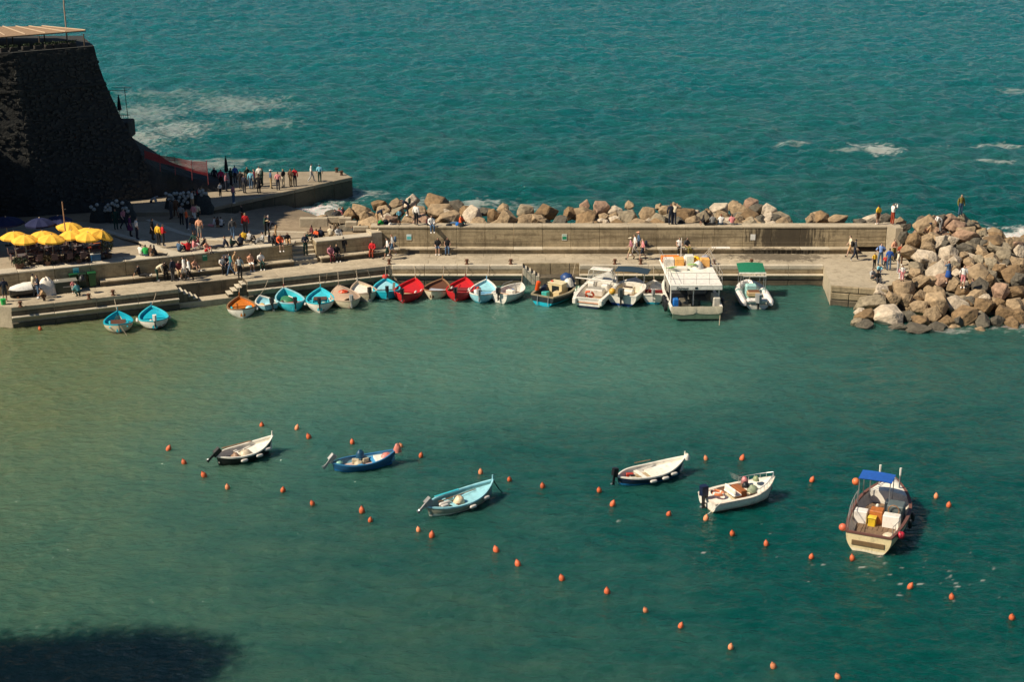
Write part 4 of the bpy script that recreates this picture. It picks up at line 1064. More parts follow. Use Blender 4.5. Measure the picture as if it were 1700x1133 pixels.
def side_rail(o, H, m, t0, t1, h, n=6, inset=.06, name='guard_rail', sides=(1, -1)):
    for s_ in sides:
        pts = []
        for i in range(n + 1):
            t = t0 + (t1 - t0) * i / n; pts.append((H.x(t), s_ * max(.02, H.b(t) - inset), H.z(t) + h))
        mb = MB(); mb.tube(pts, .018, 5)
        for p, i in zip(pts, range(n + 1)): mb.tube([p, (p[0], p[1], p[2] - h)], .014, 4)
        mb.build(name, m, o)
def canopy(o, x0, x1, w, z, m, rise=.12, name='bimini', ztilt=0.0):
    mb = MB(); rows = []; n = 8
    for i in range(n + 1):
        x = x0 + (x1 - x0) * i / n
        rows.append([(x, w * (j / 8 - .5), z + ztilt * (i / n - .5) + rise * (1 - (2 * j / 8 - 1) ** 2) * .6 + .02 * math.cos(i * 3.1)) for j in range(9)])
    top = mb.loft(rows, closed=False); b = MB()
    b.loft(rows, closed=False); b.loft([[(x, y, zz - .025) for x, y, zz in r] for r in rows], closed=False)
    return b.build(name, m, o, 60)
def posts(o, pts, ztop, m, r=.02, name='post'):
    for (x, y, z) in pts: MB().tube([(x, y, z), (x, y, ztop)], r, 5).build(name, m, o)
# 15 dark fishing boat
c, rz, L = place((950, 460), (900, 508), 1.15)
o = thing('fishing_boat', 'dark navy fishing boat with cream shelter and turquoise bottom paint at the quay', 'fishing boat', (c.x, c.y, 0), rz, GQ)
H = Hull(L, 2.5, .72, 1.15, .72, stern='t', tw=.75); H.skin([paint(40, 48, 52), paint(20, 170, 190)], o, .26); H.lining(paint(130, 118, 92), o, .28, fm=paint(205, 190, 150)); H.rail(paint(150, 138, 112), o, .14, .07)
H.deck(.70, .98, NAVY, o, drop=-.05, camber=.25)
ebox(o, H, .52, 1.2, .9, 1.05, paint(216, 196, 150), paint(220, 205, 165), 'shelter'); MB().box((H.x(.52) - .46, -.05, .82), (.02, .6, .5)).build('doorway', BLACKP, o)
ebox(o, H, .36, .5, .5, .6, paint(206, 184, 140), name='locker', y=-.4); ebox(o, H, .28, .45, .45, .55, paint(60, 170, 160), name='crate', y=.45)
MB().lathe([(.02, -.4), (.16, -.34), (.17, .3), (.02, .4)], 10, (H.x(.22), .95, 1.15), Matrix.Rotation(.25, 3, 'X')).build('orange_float', paint(226, 84, 24), o, 40)
lump(paint(30, 40, 60), o, 'net_heap', (H.x(.40), .8, .6), (.5, .3, .5), 21); lump(WHITEP, o, 'cover', (H.x(.66), -.55, .9), (.4, .4, .6), 22); lump(paint(40, 70, 120), o, 'cover', (H.x(.8), 0, 1.2), (.5, .5, .5), 23)
for s_ in (.35, -.55): MB().tube([(-L / 2 - .03, s_, .8), (-L / 2 - .12, s_, .1)], .03, 5).build('boarding_ladder', GREYP, o)
posts(o, [(H.x(.9), 0, 1.1)], 2.3, IRON, .03, 'mast'); lump(paint(210, 60, 40), o, 'float', (H.x(.5), .45, 1.2), (.15, .15, .15), 24)
# 16 white cabin cruiser
c, rz, L = place((1012, 452), (976, 512), 1.2)
o = thing('cabin_cruiser', 'white motor cruiser with glass windscreen and orange life ring at the stern', 'motorboat', (c.x, c.y, 0), rz, GQ)
H = Hull(L, 2.45, .80, 1.2, .72, stern='t', tw=.9, full=2.8); H.skin([WHITEP, NAVY], o, .12); H.lining(WHITEP, o, .35, wall=.22, fm=mat('teak', (.36, .24, .14), .7, .25, 5)); H.rail(WHITEP, o, .20, .06)
H.deck(.62, .985, WHITEP, o, drop=-.03, camber=.16)
MB().bbox((-L / 2 + .35, 0, .40), (.8, 1.9, .06), .02).build('swim_platform', mat('teak_warm', lin(190, 120, 70), .6, .2, 5), o)
for s_ in (-1, 1): MB().bbox((-L / 2 + .25, s_ * .98, .5), (.9, .32, .5), .08).build('stern_quarter', WHITEP, o)
MB().bbox((H.x(.40), .1, .62), (.9, 1.3, .5), .05).build('sun_pad', paint(210, 204, 190), o)
for k in range(4): MB().bbox((H.x(.37) + k * .22, .1, .885), (.06, 1.28, .02), .004).build('pad_strip', paint(120, 118, 112), o)
ebox(o, H, .55, .6, .5, .9, WHITEP, name='helm_console', y=-.5); MB().bbox((H.x(.50), .55, .9), (.45, .5, .6), .08).build('seat', WHITEP, o); MB().bbox((H.x(.48), -.5, .85), (.4, .5, .55), .08).build('seat', WHITEP, o)
wx0 = H.x(.63)
for s_ in (-1, 1):
    MB().add([(wx0 - .5, s_ * 1.02, 1.05), (wx0 + .55, s_ * .85, 1.2), (wx0 + .2, s_ * .72, 1.95), (wx0 - .5, s_ * .85, 1.95)], [(0, 1, 2, 3)]).build('side_pane', GLASS, o)
    MB().tube([(wx0 - .5, s_ * 1.02, 1.0), (wx0 - .5, s_ * .85, 1.95), (wx0 + .25, s_ * .72, 1.97), (wx0 + .58, s_ * .84, 1.15)], .03, 6).build('screen_frame', WHITEP, o)
MB().add([(wx0 + .57, -.84, 1.2), (wx0 + .57, .84, 1.2), (wx0 + .22, .71, 1.95), (wx0 + .22, -.71, 1.95)], [(0, 1, 2, 3)]).build('windscreen', GLASS, o)
MB().bbox((wx0 - .05, 0, 2.0), (.7, 1.62, .10), .05).build('hardtop', WHITEP, o)
MB().tube([(wx0 - .95, -1.06, 1.42), (wx0 - .95, 1.75, 1.42)], .05, 6).build('arch_bar', WHITEP, o)
def ring_buoy(o, x, y, z, tilt, m=None):
    M = Matrix.Rotation(tilt, 3, 'Y'); mb = MB()
    pts = [Vector((x, y, z)) + M @ Vector((.30 * math.cos(k * .3927), .30 * math.sin(k * .3927), 0)) for k in range(17)]
    mb.tube(pts, .075, 8); r = mb.build('life_ring', m or paint(226, 92, 48), o, 60)
    w = MB()
    for k in (1, 5, 9, 13): w.tube([Vector((x, y, z)) + M @ Vector((.30 * math.cos((k + e) * .3927), .30 * math.sin((k + e) * .3927), 0)) for e in (-.35, 0, .35)], .079, 8)
    w.build('band', WHITEP, r)
ring_buoy(o, H.x(.16), .15, .78, 1.0); side_rail(o, H, STEEL, .64, .97, .35)
for t in (.2, .35): fender(o, H.x(t), H.b(t) + .12, .55, .11, .55, along=False)
for t, s_ in ((.3, 1), (.42, 1)): lump(paint(170, 190, 170), o, 'fender', (H.x(t), 1.42, .3), (.22, .2, .6), 31)
# 17 white boat with navy canopy
c, rz, L = place((1056, 462), (1032, 508), 1.1)
o = thing('open_motorboat', 'white open motorboat with navy canopy and a yellow float at its stern', 'motorboat', (c.x, c.y, 0), rz, GQ)
H = Hull(L, 2.35, .82, 1.1, .78, stern='t', tw=.92, full=2.9); H.skin([WHITEP, paint(30, 70, 130)], o, .16); H.lining(CREAMP, o, .35, wall=.25, fm=CREAMP); H.rail(WHITEP, o, .22, .06); H.deck(.72, .985, WHITEP, o, drop=-.02, camber=.14)
H.deck(.015, .14, WHITEP, o, 'aft_deck', drop=.1, camber=.02)
ebox(o, H, .50, .8, .6, .75, CREAMP, name='helm_console'); MB().bbox((H.x(.36), 0, .62), (.5, 1.0, .5), .08).build('seat', WHITEP, o); MB().bbox((H.x(.52) - .32, 0, .9), (.02, .7, .3)).build('instrument_panel', paint(60, 40, 36), o)
canopy(o, H.x(.60), H.x(.86), 2.5, 1.95, cloth(30, 52, 66), ztilt=.15); posts(o, [(H.x(.61), 1.0, .8), (H.x(.61), -1.0, .8), (H.x(.85), .8, 1.0), (H.x(.85), -.8, 1.0)], 1.95, STEEL)
MB().ball((H.x(.03), .75, .98), .26).build('float', paint(224, 168, 60), o, 60); outboard(o, -L / 2 - .1, .72, paint(70, 74, 74), s=1.25); MB().bbox((H.x(.06), -.6, .82), (.4, .5, .04), .01).build('step_pad', mat('teak'), o)
# 18 small white boat with red cushion
o, H, L = small_boat((1086, 466), (1084, 505), 1.9, 'small white boat with a dark red stripe across, between canopy boat and dive boat', WHITEP, WHITEP, WHITEP, zb=.95, stern_type='t', gear=1, thwarts=(), motor=GREYP, fore=WHITEP, fore_t=.45, h0=.7, hs=.66, post=False, group=GQ, bowrope=on_quay(1085, 441), ropename='the small boat with dark red stripe', cat='motorboat', name='motorboat', water=TURQ)
MB().bbox((H.x(.44), 0, .60), (.05, 1.5, .24), .01).build('red_stripe', paint(120, 26, 34), o); H.thwart(.2, WHITEP, o, .3)
# 19 dive boat
c, rz, L = place((1143, 455), (1143, 533), 1.0)
rz = math.pi / 2 + .02
o = thing('dive_boat', 'large white two-deck dive boat with gear piled on its roof deck', 'dive boat', (c.x, c.y, 0), rz, GQ)
H = Hull(L, 3.75, .95, 1.25, .95, keel=-.5, stern='t', tw=.96, full=3.2); H.skin([WHITEP, BLACKH], o, .10); H.lining(paint(120, 118, 108), o, .45, wall=.12, fm=paint(96, 96, 90)); H.rail(WHITEP, o, .14, .06)
DK = 2.42; RC, RL = -.30, L * .80
MB().bbox((RC, 0, DK), (RL, 3.7, .12), .05).build('roof_deck', paint(238, 232, 220), o)
MB().bbox((RC - RL / 2 + .03, 0, DK - .18), (.05, 3.68, .30), .02).build('roof_fascia', paint(238, 232, 220), o)
for (x, y) in ((-3.1, 1.70), (-3.1, -1.70), (-3.1, .1), (0.3, 1.75), (.3, -1.75)): MB().tube([(x, y, .8), (x, y, DK - .05)], .045, 6).build('post', WHITEP, o)
MB().bbox((1.5, 0, 1.4), (2.2, 2.9, 1.9), .12).build('wheelhouse', paint(150, 146, 136), o)
for y in (-.95, 0, .95): MB().bbox((.39, y, 1.6), (.02, .7, .8), .005).build('window', mat('dark_glass', (.01, .013, .016), .1), o)
rl = MB(); xs0, xs1 = RC - RL / 2 + .06, RC + RL / 2 - .06
for z in (.45, .9): rl.tube([(xs1, 1.8, DK + z), (xs0, 1.8, DK + z), (xs0, -1.8, DK + z), (xs1, -1.8, DK + z), (xs1, 1.8, DK + z)], .014, 5)
for k in range(6):
    for s_ in (-1.8, 1.8): rl.tube([(xs0 + (xs1 - xs0) * k / 5, s_, DK), (xs0 + (xs1 - xs0) * k / 5, s_, DK + .9)], .014, 4)
for k in range(5): rl.tube([(xs0, -1.8 + .9 * k, DK), (xs0, -1.8 + .9 * k, DK + .9)], .012, 4)
rl.build('guard_rail', mat('rail_grey', (.35, .33, .30), .5), o)
for s_, w, y0 in ((1, 1.80, .9), (-1, 1.80, -.9)):
    cl = MB(); rows = []
    for i in range(9):
        y = y0 + w * (i / 8 - .5); rows.append([(-L / 2 - .05 - .03 * math.sin(i * 1.7), y, 1.08), (-L / 2 - .09 - .03 * math.sin(i * 2.1), y, .78), (-L / 2 - .07, y, .54 - .10 * (1 - abs(2 * i / 8 - 1)) * (1 if s_ > 0 else .4) + (.10 if i in (0, 8) else 0))])
    cl.loft(rows, closed=False); cl.build('stern_cloth', cloth(206, 194, 168), o, 60)
MB().bbox((-L / 2 - .02, 0, .34), (.06, 3.4, .40), .02).build('transom_panel', paint(96, 118, 96), o)
# deck gear
for nm_, cc, sz, m in (('air_drum', (-3.2, 1.35, .9), (.5, .4, .9), paint(30, 110, 190)), ('locker', (-2.9, .75, .8), (.9, .6, .7), GREYB), ('bin', (-2.6, -.1, .75), (.5, .5, .6), paint(90, 104, 92)),
                       ('crate', (-2.9, -.85, .75), (.6, .8, .5), paint(80, 130, 110)), ('bench_box', (-3.0, -1.5, 1.0), (1.4, .5, 1.0), paint(196, 190, 176)), ('tank_rack', (-1.3, .9, .9), (1.0, 1.2, .9), paint(40, 44, 50))):
    MB().bbox(cc, sz, .06).build(nm_, m, o)
for nm_, cc, sz, m in (('orange_roll', (2.2, 1.15, DK + .35), (.5, 1.35, .42), paint(240, 130, 20)), ('white_crate', (1.3, 1.35, DK + .35), (.7, .75, .6), paint(236, 226, 212)), ('orange_crate', (1.3, .60, DK + .35), (.7, .68, .6), paint(240, 176, 90)),
                       ('white_chair', (1.3, -.15, DK + .45), (.6, .6, .8), WHITEP), ('orange_crate', (1.1, -1.25, DK + .36), (.6, .68, .6), paint(240, 180, 100)), ('bench', (0.1, .9, DK + .18), (.5, 1.5, .25), WHITEP)):
    MB().bbox(cc, sz, .04).build(nm_, m, o)
for k, (x, y, r, m, nm_) in enumerate(((1.7, -.75, .4, paint(240, 190, 30), 'yellow_bag'), (2.1, -.6, .35, paint(240, 200, 60), 'yellow_bag'), (1.9, -1.4, .45, paint(150, 152, 160), 'grey_bag'), (.6, -.7, .4, paint(220, 215, 205), 'white_bag'), (1.4, .35, .22, paint(240, 150, 50), 'orange_bag'), (2.7, -.1, .3, WHITEP, 'white_bag'))):
    lump(m, o, nm_, (x, y, DK + .05), (r, r, r * 1.5), 60 + k)
for (x, y, a) in ((.55, -.25, .5), (-.2, 1.35, .8)):
    MB().bbox((0, 0, 0), (.9, .28, .04), .015).build('green_fin', paint(120, 190, 40), o, loc=(x, y, DK + .35), rot=(.2, .3, a))
for k in range(3): MB().tube([(2.2, -1.0 - .2 * k, DK + .3), (2.9, -2.0 - .15 * k, DK + 1.0)], .03, 5).build('fishing_rod', paint(200, 180, 150), o)
for s_, x in ((1, -2.9), (-1, -2.6), (1, -1.9)):
    t_ = MB(); t_.tube([(x + .34 * math.cos(k * .3927), s_ * 2.02, .75 + .34 * math.sin(k * .3927)) for k in range(17)], .13, 8); t_.build('tyre_fender', BLACKP, o, 50)
posts(o, [(2.6, .3, DK)], DK + 1.8, WHITEP, .03, 'mast')
def text_obj(s, parent, loc, rot, size, m, name='lettering', shear=.3):
    cu = bpy.data.curves.new(name, 'FONT'); cu.body = s; cu.size = size; cu.shear = shear; cu.extrude = .004; cu.align_x = 'CENTER'
    t = bpy.data.objects.new(name, cu); COL.objects.link(t)
    dg = bpy.context.evaluated_depsgraph_get(); me = bpy.data.meshes.new_from_object(t.evaluated_get(dg)); bpy.data.objects.remove(t)
    me.materials.clear(); me.materials.append(m)
    return link(name, me, parent, loc=loc, rot=rot)
text_obj('Spiraus', o, (RC - RL / 2 - .01, 1.0, DK - .28), (math.pi / 2, 0, -math.pi / 2), .30, BLACKP)
MB().bbox((RC - RL / 2 - .005, 0, DK - .18), (.02, .2, .14), .004).build('emblem', BLACKP, o)
rope_to(c + Vector((1.95, -3.0, 1.0)), P(1194, 541, 0), 'line running from the dive boat into the water on its right', .05)
# 20 inflatable with green canopy
c, rz, L = place((1250, 466), (1248, 514), .8)
rz = math.pi / 2 + .01
o = thing('inflatable_boat', 'white inflatable boat with a green canopy, alone right of the dive boat', 'inflatable boat', (c.x, c.y, 0), rz, GQ)
RIBM = paint(232, 224, 216, .5)
for s_ in (1, -1):
    pts = [(-L / 2 - .1, s_ * .95, .42), (-L / 2 + .4, s_ * .97, .42), (0, s_ * .97, .45), (L * .25, s_ * .85, .52), (L * .40, s_ * .5, .62), (L * .48, s_ * .02, .70)]
    MB().tube(pts, [.12, .27, .28, .27, .25, .23], 12).build('tube', RIBM, o, 60)
    MB().tube([(.1, s_ * .97, .455), (.5, s_ * .93, .475)], .286, 12).build('tube_band', paint(140, 170, 165), o, 60)
bh = MB(); bh.loft([[(x, -w, .25), (x, w, .25), (x, w * .6, -.1), (x, 0, -.3), (x, -w * .6, -.1)] for x, w in ((-L / 2 + .1, .8), (0, .8), (L * .3, .6), (L * .44, .1))]); bh.build('hull', WHITEP, o)
MB().bbox((-.2, 0, .30), (L * .7, 1.35, .08), .02).build('floor', paint(150, 190, 180), o); MB().bbox((-L / 2 + .25, 0, .62), (.5, 1.5, .25), .08).build('stern_bench', RIBM, o)
MB().bbox((.2, .1, .75), (.6, .8, .8), .08).build('helm_console', paint(160, 205, 200), o); MB().bbox((-.45, 0, .62), (.6, .95, .35), .06).build('seat', paint(190, 160, 120), o); MB().bbox((-.45, 0, .82), (.45, .8, .06), .02).build('cushion', paint(120, 70, 40), o)
canopy(o, .30, 1.85, 1.95, 2.10, cloth(14, 110, 78), rise=.10, ztilt=.35); MB().tube([(.30, -.98, 1.95), (.30, .98, 1.95)], .06, 6).build('canopy_roll', WHITEP, o)
posts(o, [(.3, .85, .6), (.3, -.85, .6), (1.7, .8, .6), (1.7, -.8, .6), (-.6, .82, .6), (-.6, -.82, .6)], 1.98, STEEL, .025)
MB().tube([(-.6, -.85, 1.96), (-.6, .85, 1.96)], .03, 6).build('canopy_bar', WHITEP, o); outboard(o, -L / 2 - .05, .55, paint(150, 152, 150), s=1.35)
rope_to(c + Vector((0, L / 2, .7)), on_quay(1252, 441), 'mooring rope from the inflatable with green canopy up to the quay')

# ---- boats swinging at the buoys
GF = 'boats moored to buoys in the harbour basin'
o, H, L = small_boat((453, 724), (360, 773), 1.6, 'black-hulled white boat, leftmost of the boats among the buoys', BLACKH, WHITEP, WHITEP, zb=.86, thwarts=(.42,), thm=WHITEP, fore=WHITEP, fore_t=.56, motor=BLACKP, mt=.95, fend=((.35, -1), (.62, -1), (.80, -1)), group=GF, water=BLACKH, floor=paint(150, 130, 110), h0=.42, hs=.50)
MB().bbox((H.x(.45), .62, .62), (1.8, .10, .03), .01).build('side_plank', WOOD, o); lump(paint(205, 190, 165), o, 'net_heap', (H.x(.48), -.15, .2), (.4, .35, .35), 71); lump(paint(150, 120, 96), o, 'bag', (H.x(.3), -.2, .2), (.25, .3, .35), 72)
o, H, L = small_boat((658, 747), (552, 782), 1.45, 'deep blue rowing boat with grey outboard and pink float at the bow', paint(28, 84, 126), paint(110, 160, 180), paint(48, 112, 156), zb=.74, thwarts=(.42, .64), thm=paint(70, 150, 200), motor=GREYP, mt=.75, group=GF, water=paint(24, 110, 170), floor=paint(200, 172, 160), h0=.36, hs=.44)
lump(paint(214, 130, 118), o, 'rope_heap', (H.x(.84), 0, .35), (.35, .28, .3), 73); lump(paint(214, 130, 112), o, 'bow_float', (L / 2 + .05, -.05, .62), (.22, .2, .5), 74); ebox(o, H, .73, .8, .5, .25, WHITEP, name='locker'); lump(paint(30, 80, 110), o, 'cover', (H.x(.46), .4, .4), (.25, .2, .45), 75); lump(paint(150, 205, 180), o, 'bag', (H.x(.1), 0, .4), (.25, .25, .2), 76)
o, H, L = small_boat((819, 797), (709, 858), 1.7, 'pale blue boat with grey outboard, just left of the middle of the basin', paint(150, 150, 132), paint(110, 150, 150), PBLUE, zb=.86, thwarts=(.36,), thm=PBLUE, fore=PBLUE, fore_t=.50, motor=GREYP, mt=.95, fend=((.52, -1), (.76, -1)), group=GF, water=WHITEP, floor=paint(140, 130, 112), h0=.42, hs=.50, aft=PBLUE, aft_t=.10)
lump(paint(220, 200, 165), o, 'bag', (H.x(.46), -.1, .2), (.3, .3, .45), 77); fender(o, H.x(.22), -.25, .4, .10, .5); fender(o, H.x(.28), .1, .35, .10, .7); MB().bbox((H.x(.40), .62, .60), (1.5, .12, .03), .01).build('side_plank', TURQ2, o)
d = Vector((math.cos(o.rotation_euler.z), math.sin(o.rotation_euler.z), 0)); q = o.location + d * (L / 2) + Vector((0, 0, .85)); rope_to(q, P(835, 818, 0), 'dark bow line of the pale blue boat hanging into the water', .10, .03, mat('dark_rope', (.02, .05, .045), .9))
o, H, L = small_boat((1138, 758), (1024, 806), 1.65, 'navy-hulled white boat with long white foredeck, left of the white motorboat', NAVY, WHITEP, WHITEP, zb=.86, thwarts=(.36,), thm=WHITEP, fore=WHITEP, fore_t=.48, motor=BLACKP, mt=.15, fend=((.40, -1), (.58, -1), (.72, -1)), group=GF, water=paint(40, 130, 190), floor=paint(170, 150, 118), h0=.42, hs=.48, aft=WHITEP, aft_t=.10)
lump(WHITEP, o, 'bow_float', (L / 2 + .02, -.1, .72), (.2, .18, .35), 78); MB().tube([(H.x(.35), .70, .72), (H.x(.58), .70, .72)], .025, 5).build('oar', WOOD, o)
# white motorboat
c, rz, L = place((1286, 792), (1173, 844), 1.0)
o = thing('motorboat', 'white motorboat with clear windscreen and dark blue outboard among the buoys', 'motorboat', (c.x, c.y, 0), rz, GF)
H = Hull(L, 1.95, .56, .98, .50, stern='t', tw=.86, full=2.35); H.skin([WHITEP, CREAMP], o, .06); H.lining(paint(150, 116, 92), o, .3, wall=.18, fm=CREAMP); H.rail(paint(226, 214, 196), o, .16, .05)
H.deck(.64, .985, WHITEP, o, drop=-.01, camber=.12); H.deck(.015, .26, WHITEP, o, 'aft_deck', drop=.02, camber=.05)
ebox(o, H, .47, .95, .35, .62, paint(150, 90, 50), name='helm_console'); MB().bbox((H.x(.38), 0, .58), (.5, 1.0, .14), .05).build('seat', WHITEP, o); MB().bbox((H.x(.34), 0, .78), (.12, 1.0, .3), .05).build('backrest', WHITEP, o)
ws = MB(); ws.loft([[(H.x(.53) - .2 * abs(y), y * .78, .98), (H.x(.53) - .25 - .2 * abs(y), y * .66, 1.42)] for y in (-1, -.6, 0, .6, 1)], closed=False); ws.build('windscreen', GLASS, o)
lump(paint(205, 130, 130), o, 'life_vest', (H.x(.58), .2, .9), (.2, .2, .35), 79); lump(BLACKP, o, 'bag', (H.x(.55), -.1, .8), (.2, .2, .3), 80); lump(paint(150, 160, 130), o, 'bag', (H.x(.62), -.3, .6), (.3, .3, .35), 81); lump(paint(150, 160, 120), o, 'bag', (H.x(.70), -.1, 1.05), (.16, .2, .25), 82)
ring_buoy(o, H.x(.13), -.15, .80, .15, paint(226, 130, 84)); outboard(o, -L / 2 - .08, .72, paint(20, 34, 66), s=1.1); side_rail(o, H, STEEL, .60, .98, .32)
rope_to(o.location + Vector((math.cos(rz), math.sin(rz), 0)) * (-L / 2 + .3) + Vector((math.sin(rz) * .95, -math.cos(rz) * .95, .7)), P(1172, 857, .15), 'thin white stern line from the white motorboat to its buoy', .02, .014, WHITEP)
# big wooden fishing boat
c, rz, L = place((1484, 792), (1440, 918), 1.35)
o = thing('wooden_fishing_boat', 'cream wooden fishing boat with a blue canopy, largest of the boats among the buoys', 'fishing boat', (c.x, c.y, 0), rz, GF)
H = Hull(L, 2.75, .85, 1.35, .90, keel=-.5, stern='t', tw=.78, full=2.6); DECKW = mat('deck_planks', lin(120, 96, 74), .8, .3, 5.0, bump=.01, bscale=14)
H.skin([paint(226, 206, 160), paint(236, 222, 190)], o, .10); H.lining(paint(214, 204, 188), o, .45, wall=.10, fm=DECKW); H.rail(paint(112, 76, 66), o, .12, .07); H.deck(.76, .985, WHITEP, o, drop=-.03, camber=.14, floor_z=.45)
for k in range(9): MB().bbox((H.x(.37), -.95 + .235 * k, .47), (L * .66, .215, .03), .006).build('deck_plank', DECKW, o)
MB().bbox((H.x(.13), -.05, .50), (1.1, 1.2, .07), .02).build('stern_hatch', DECKW, o)
for y, w in ((.80, .62), (-.66, .80)): MB().bbox((H.x(.36), y, .78), (.50, w, .64), .03).build('locker', paint(232, 226, 216), o)
MB().bbox((H.x(.40), .10, .80), (.6, .62, .70), .03).build('engine_box', mat('orange_wood', lin(176, 104, 50), .5, .25, 6), o)
MB().bbox((H.x(.32), .22, .68), (.30, .34, .44), .02).build('yellow_crate', paint(222, 186, 46), o); MB().bbox((H.x(.32), .22, .92), (.36, .40, .05), .01).build('crate_lid', paint(232, 198, 66), o)
MB().bbox((H.x(.48), -.72, .92), (.8, .80, .95), .05).build('helm_console', paint(92, 102, 102), o); MB().bbox((H.x(.56), -.55, .85), (.5, .9, .8), .05).build('wheel_shelter', paint(44, 56, 64), o)
wr = MB(); wr.tube([(H.x(.40), -.68 + .26 * math.cos(k * .5236), 1.22 + .26 * math.sin(k * .5236)) for k in range(13)], .03, 6); wr.build('steering_wheel', WOOD, o)
canopy(o, H.x(.52), H.x(.70), 1.62, 2.25, cloth(22, 84, 168), rise=.05, name='canopy'); [ob for ob in o.children if ob.name.startswith('canopy')][-1].location.y = .45
posts(o, [(H.x(.53), 1.2, .5), (H.x(.53), -.3, .5), (H.x(.69), 1.15, .6), (H.x(.69), -.3, .6)], 2.25, STEEL, .025)
side_rail(o, H, mat('rail_grey'), .06, .56, .62, 6, .08, sides=(1,)); side_rail(o, H, mat('rail_grey'), .04, .22, .5, 3, .08, sides=(-1,))
for y in (.55, -.45): MB().tube([(H.x(.84), y, 1.1), (H.x(.84), y, 2.2)], .04, 6).build('mooring_fork', STEEL, o); MB().lathe([(.05, 1.9), (.06, 2.3)], 6, (H.x(.84), y, 0)).build('fork_cap', WHITEP, o)
MB().tube([(H.x(.76), .9, 1.0), (H.x(.76), .9, 2.0)], .03, 5).build('mast', STEEL, o); MB().bbox((-L / 2 - .02, 0, .42), (.03, 1.55, .26), .01).build('transom_board', paint(120, 96, 66), o)
for (t, s_, m) in ((.08, 1, paint(222, 110, 80)), (.62, 1, paint(230, 120, 70)), (.12, -1, paint(190, 40, 60))): MB().ball((H.x(t), s_ * (H.b(t) + .16), H.z(t) - (.05 if t < .5 else -.9)), .19, 12, 8).build('ball_fender', m, o, 70)
for t in (.55, .42): fender(o, H.x(t), -H.b(t) - .12, .6, .10, .5, BLACKP, along=False)
lump(paint(210, 196, 170), o, 'rope_heap', (H.x(.17), -.75, .47), (.35, .3, .2), 83)
fender(o, H.x(.5), .2, 1.0, .09, .3, WHITEP, along=False)
# dinghy under white tarps on the quay, left
p = P(42, 487, QZ)
o = thing('covered_dinghy', 'small boat on the quay under a crumpled white tarpaulin', 'dinghy', tuple(LQ(26.0, 2.35, QZ + .35)), .40)
H = Hull(2.6, 1.2, .25, .3, .25, keel=-.3, stern='t'); H.skin([paint(60, 60, 60), paint(50, 50, 52)], o); lump(cloth(220, 216, 208), o, 'tarpaulin', (0, 0, .22), (1.3, .6, .45), 90)
for x in (-.8, .8): MB().box((x, 0, -.28), (.12, 1.0, .14)).build('chock', WOOD, o)
p = P(84, 478, QZ)
o = thing('tarp_heap', 'large heap of white tarpaulin beside the dark container on the quay', 'tarpaulin', tuple(LQ(24.75, 2.35, QZ)), .40)
lump(cloth(224, 214, 200), o, 'cover', (0, 0, 0), (.75, .62, 1.25), 91); lump(cloth(214, 206, 192), o, 'cover', (.75, .15, 0), (.55, .45, .95), 92)
# ------------------------------------------------------------------ mooring buoys
ORB = [mat('buoy_orange', lin(212, 104, 62), .55, .25, 5, objrand=.18, dirt=(.16, .07, .03, .5), dscale=6), mat('buoy_faded', lin(220, 140, 96), .6, .25, 5, objrand=.15, dirt=(.2, .1, .05, .4), dscale=6)]
def buoy_meshes():
    b = MB(); b.lathe([(.02, -.20), (.13, -.17), (.17, -.06), (.175, .06), (.14, .17), (.09, .23), (.055, .27), (.05, .31), (.01, .32)], 14)
    e = MB(); e.tube([(.045 * math.cos(k * .7854), 0, .34 + .045 * math.sin(k * .7854)) for k in range(9)], .012, 5)
    l = MB(); l.tube([(0, 0, -.19), (.05, .02, -.6), (.0, .05, -1.2)], .015, 5)
    return b.mesh('float_body', ORB[0], 60), e.mesh('eyelet', IRON), l.mesh('mooring_line', mat('dark_rope'))
BB, BE, BLN = buoy_meshes()
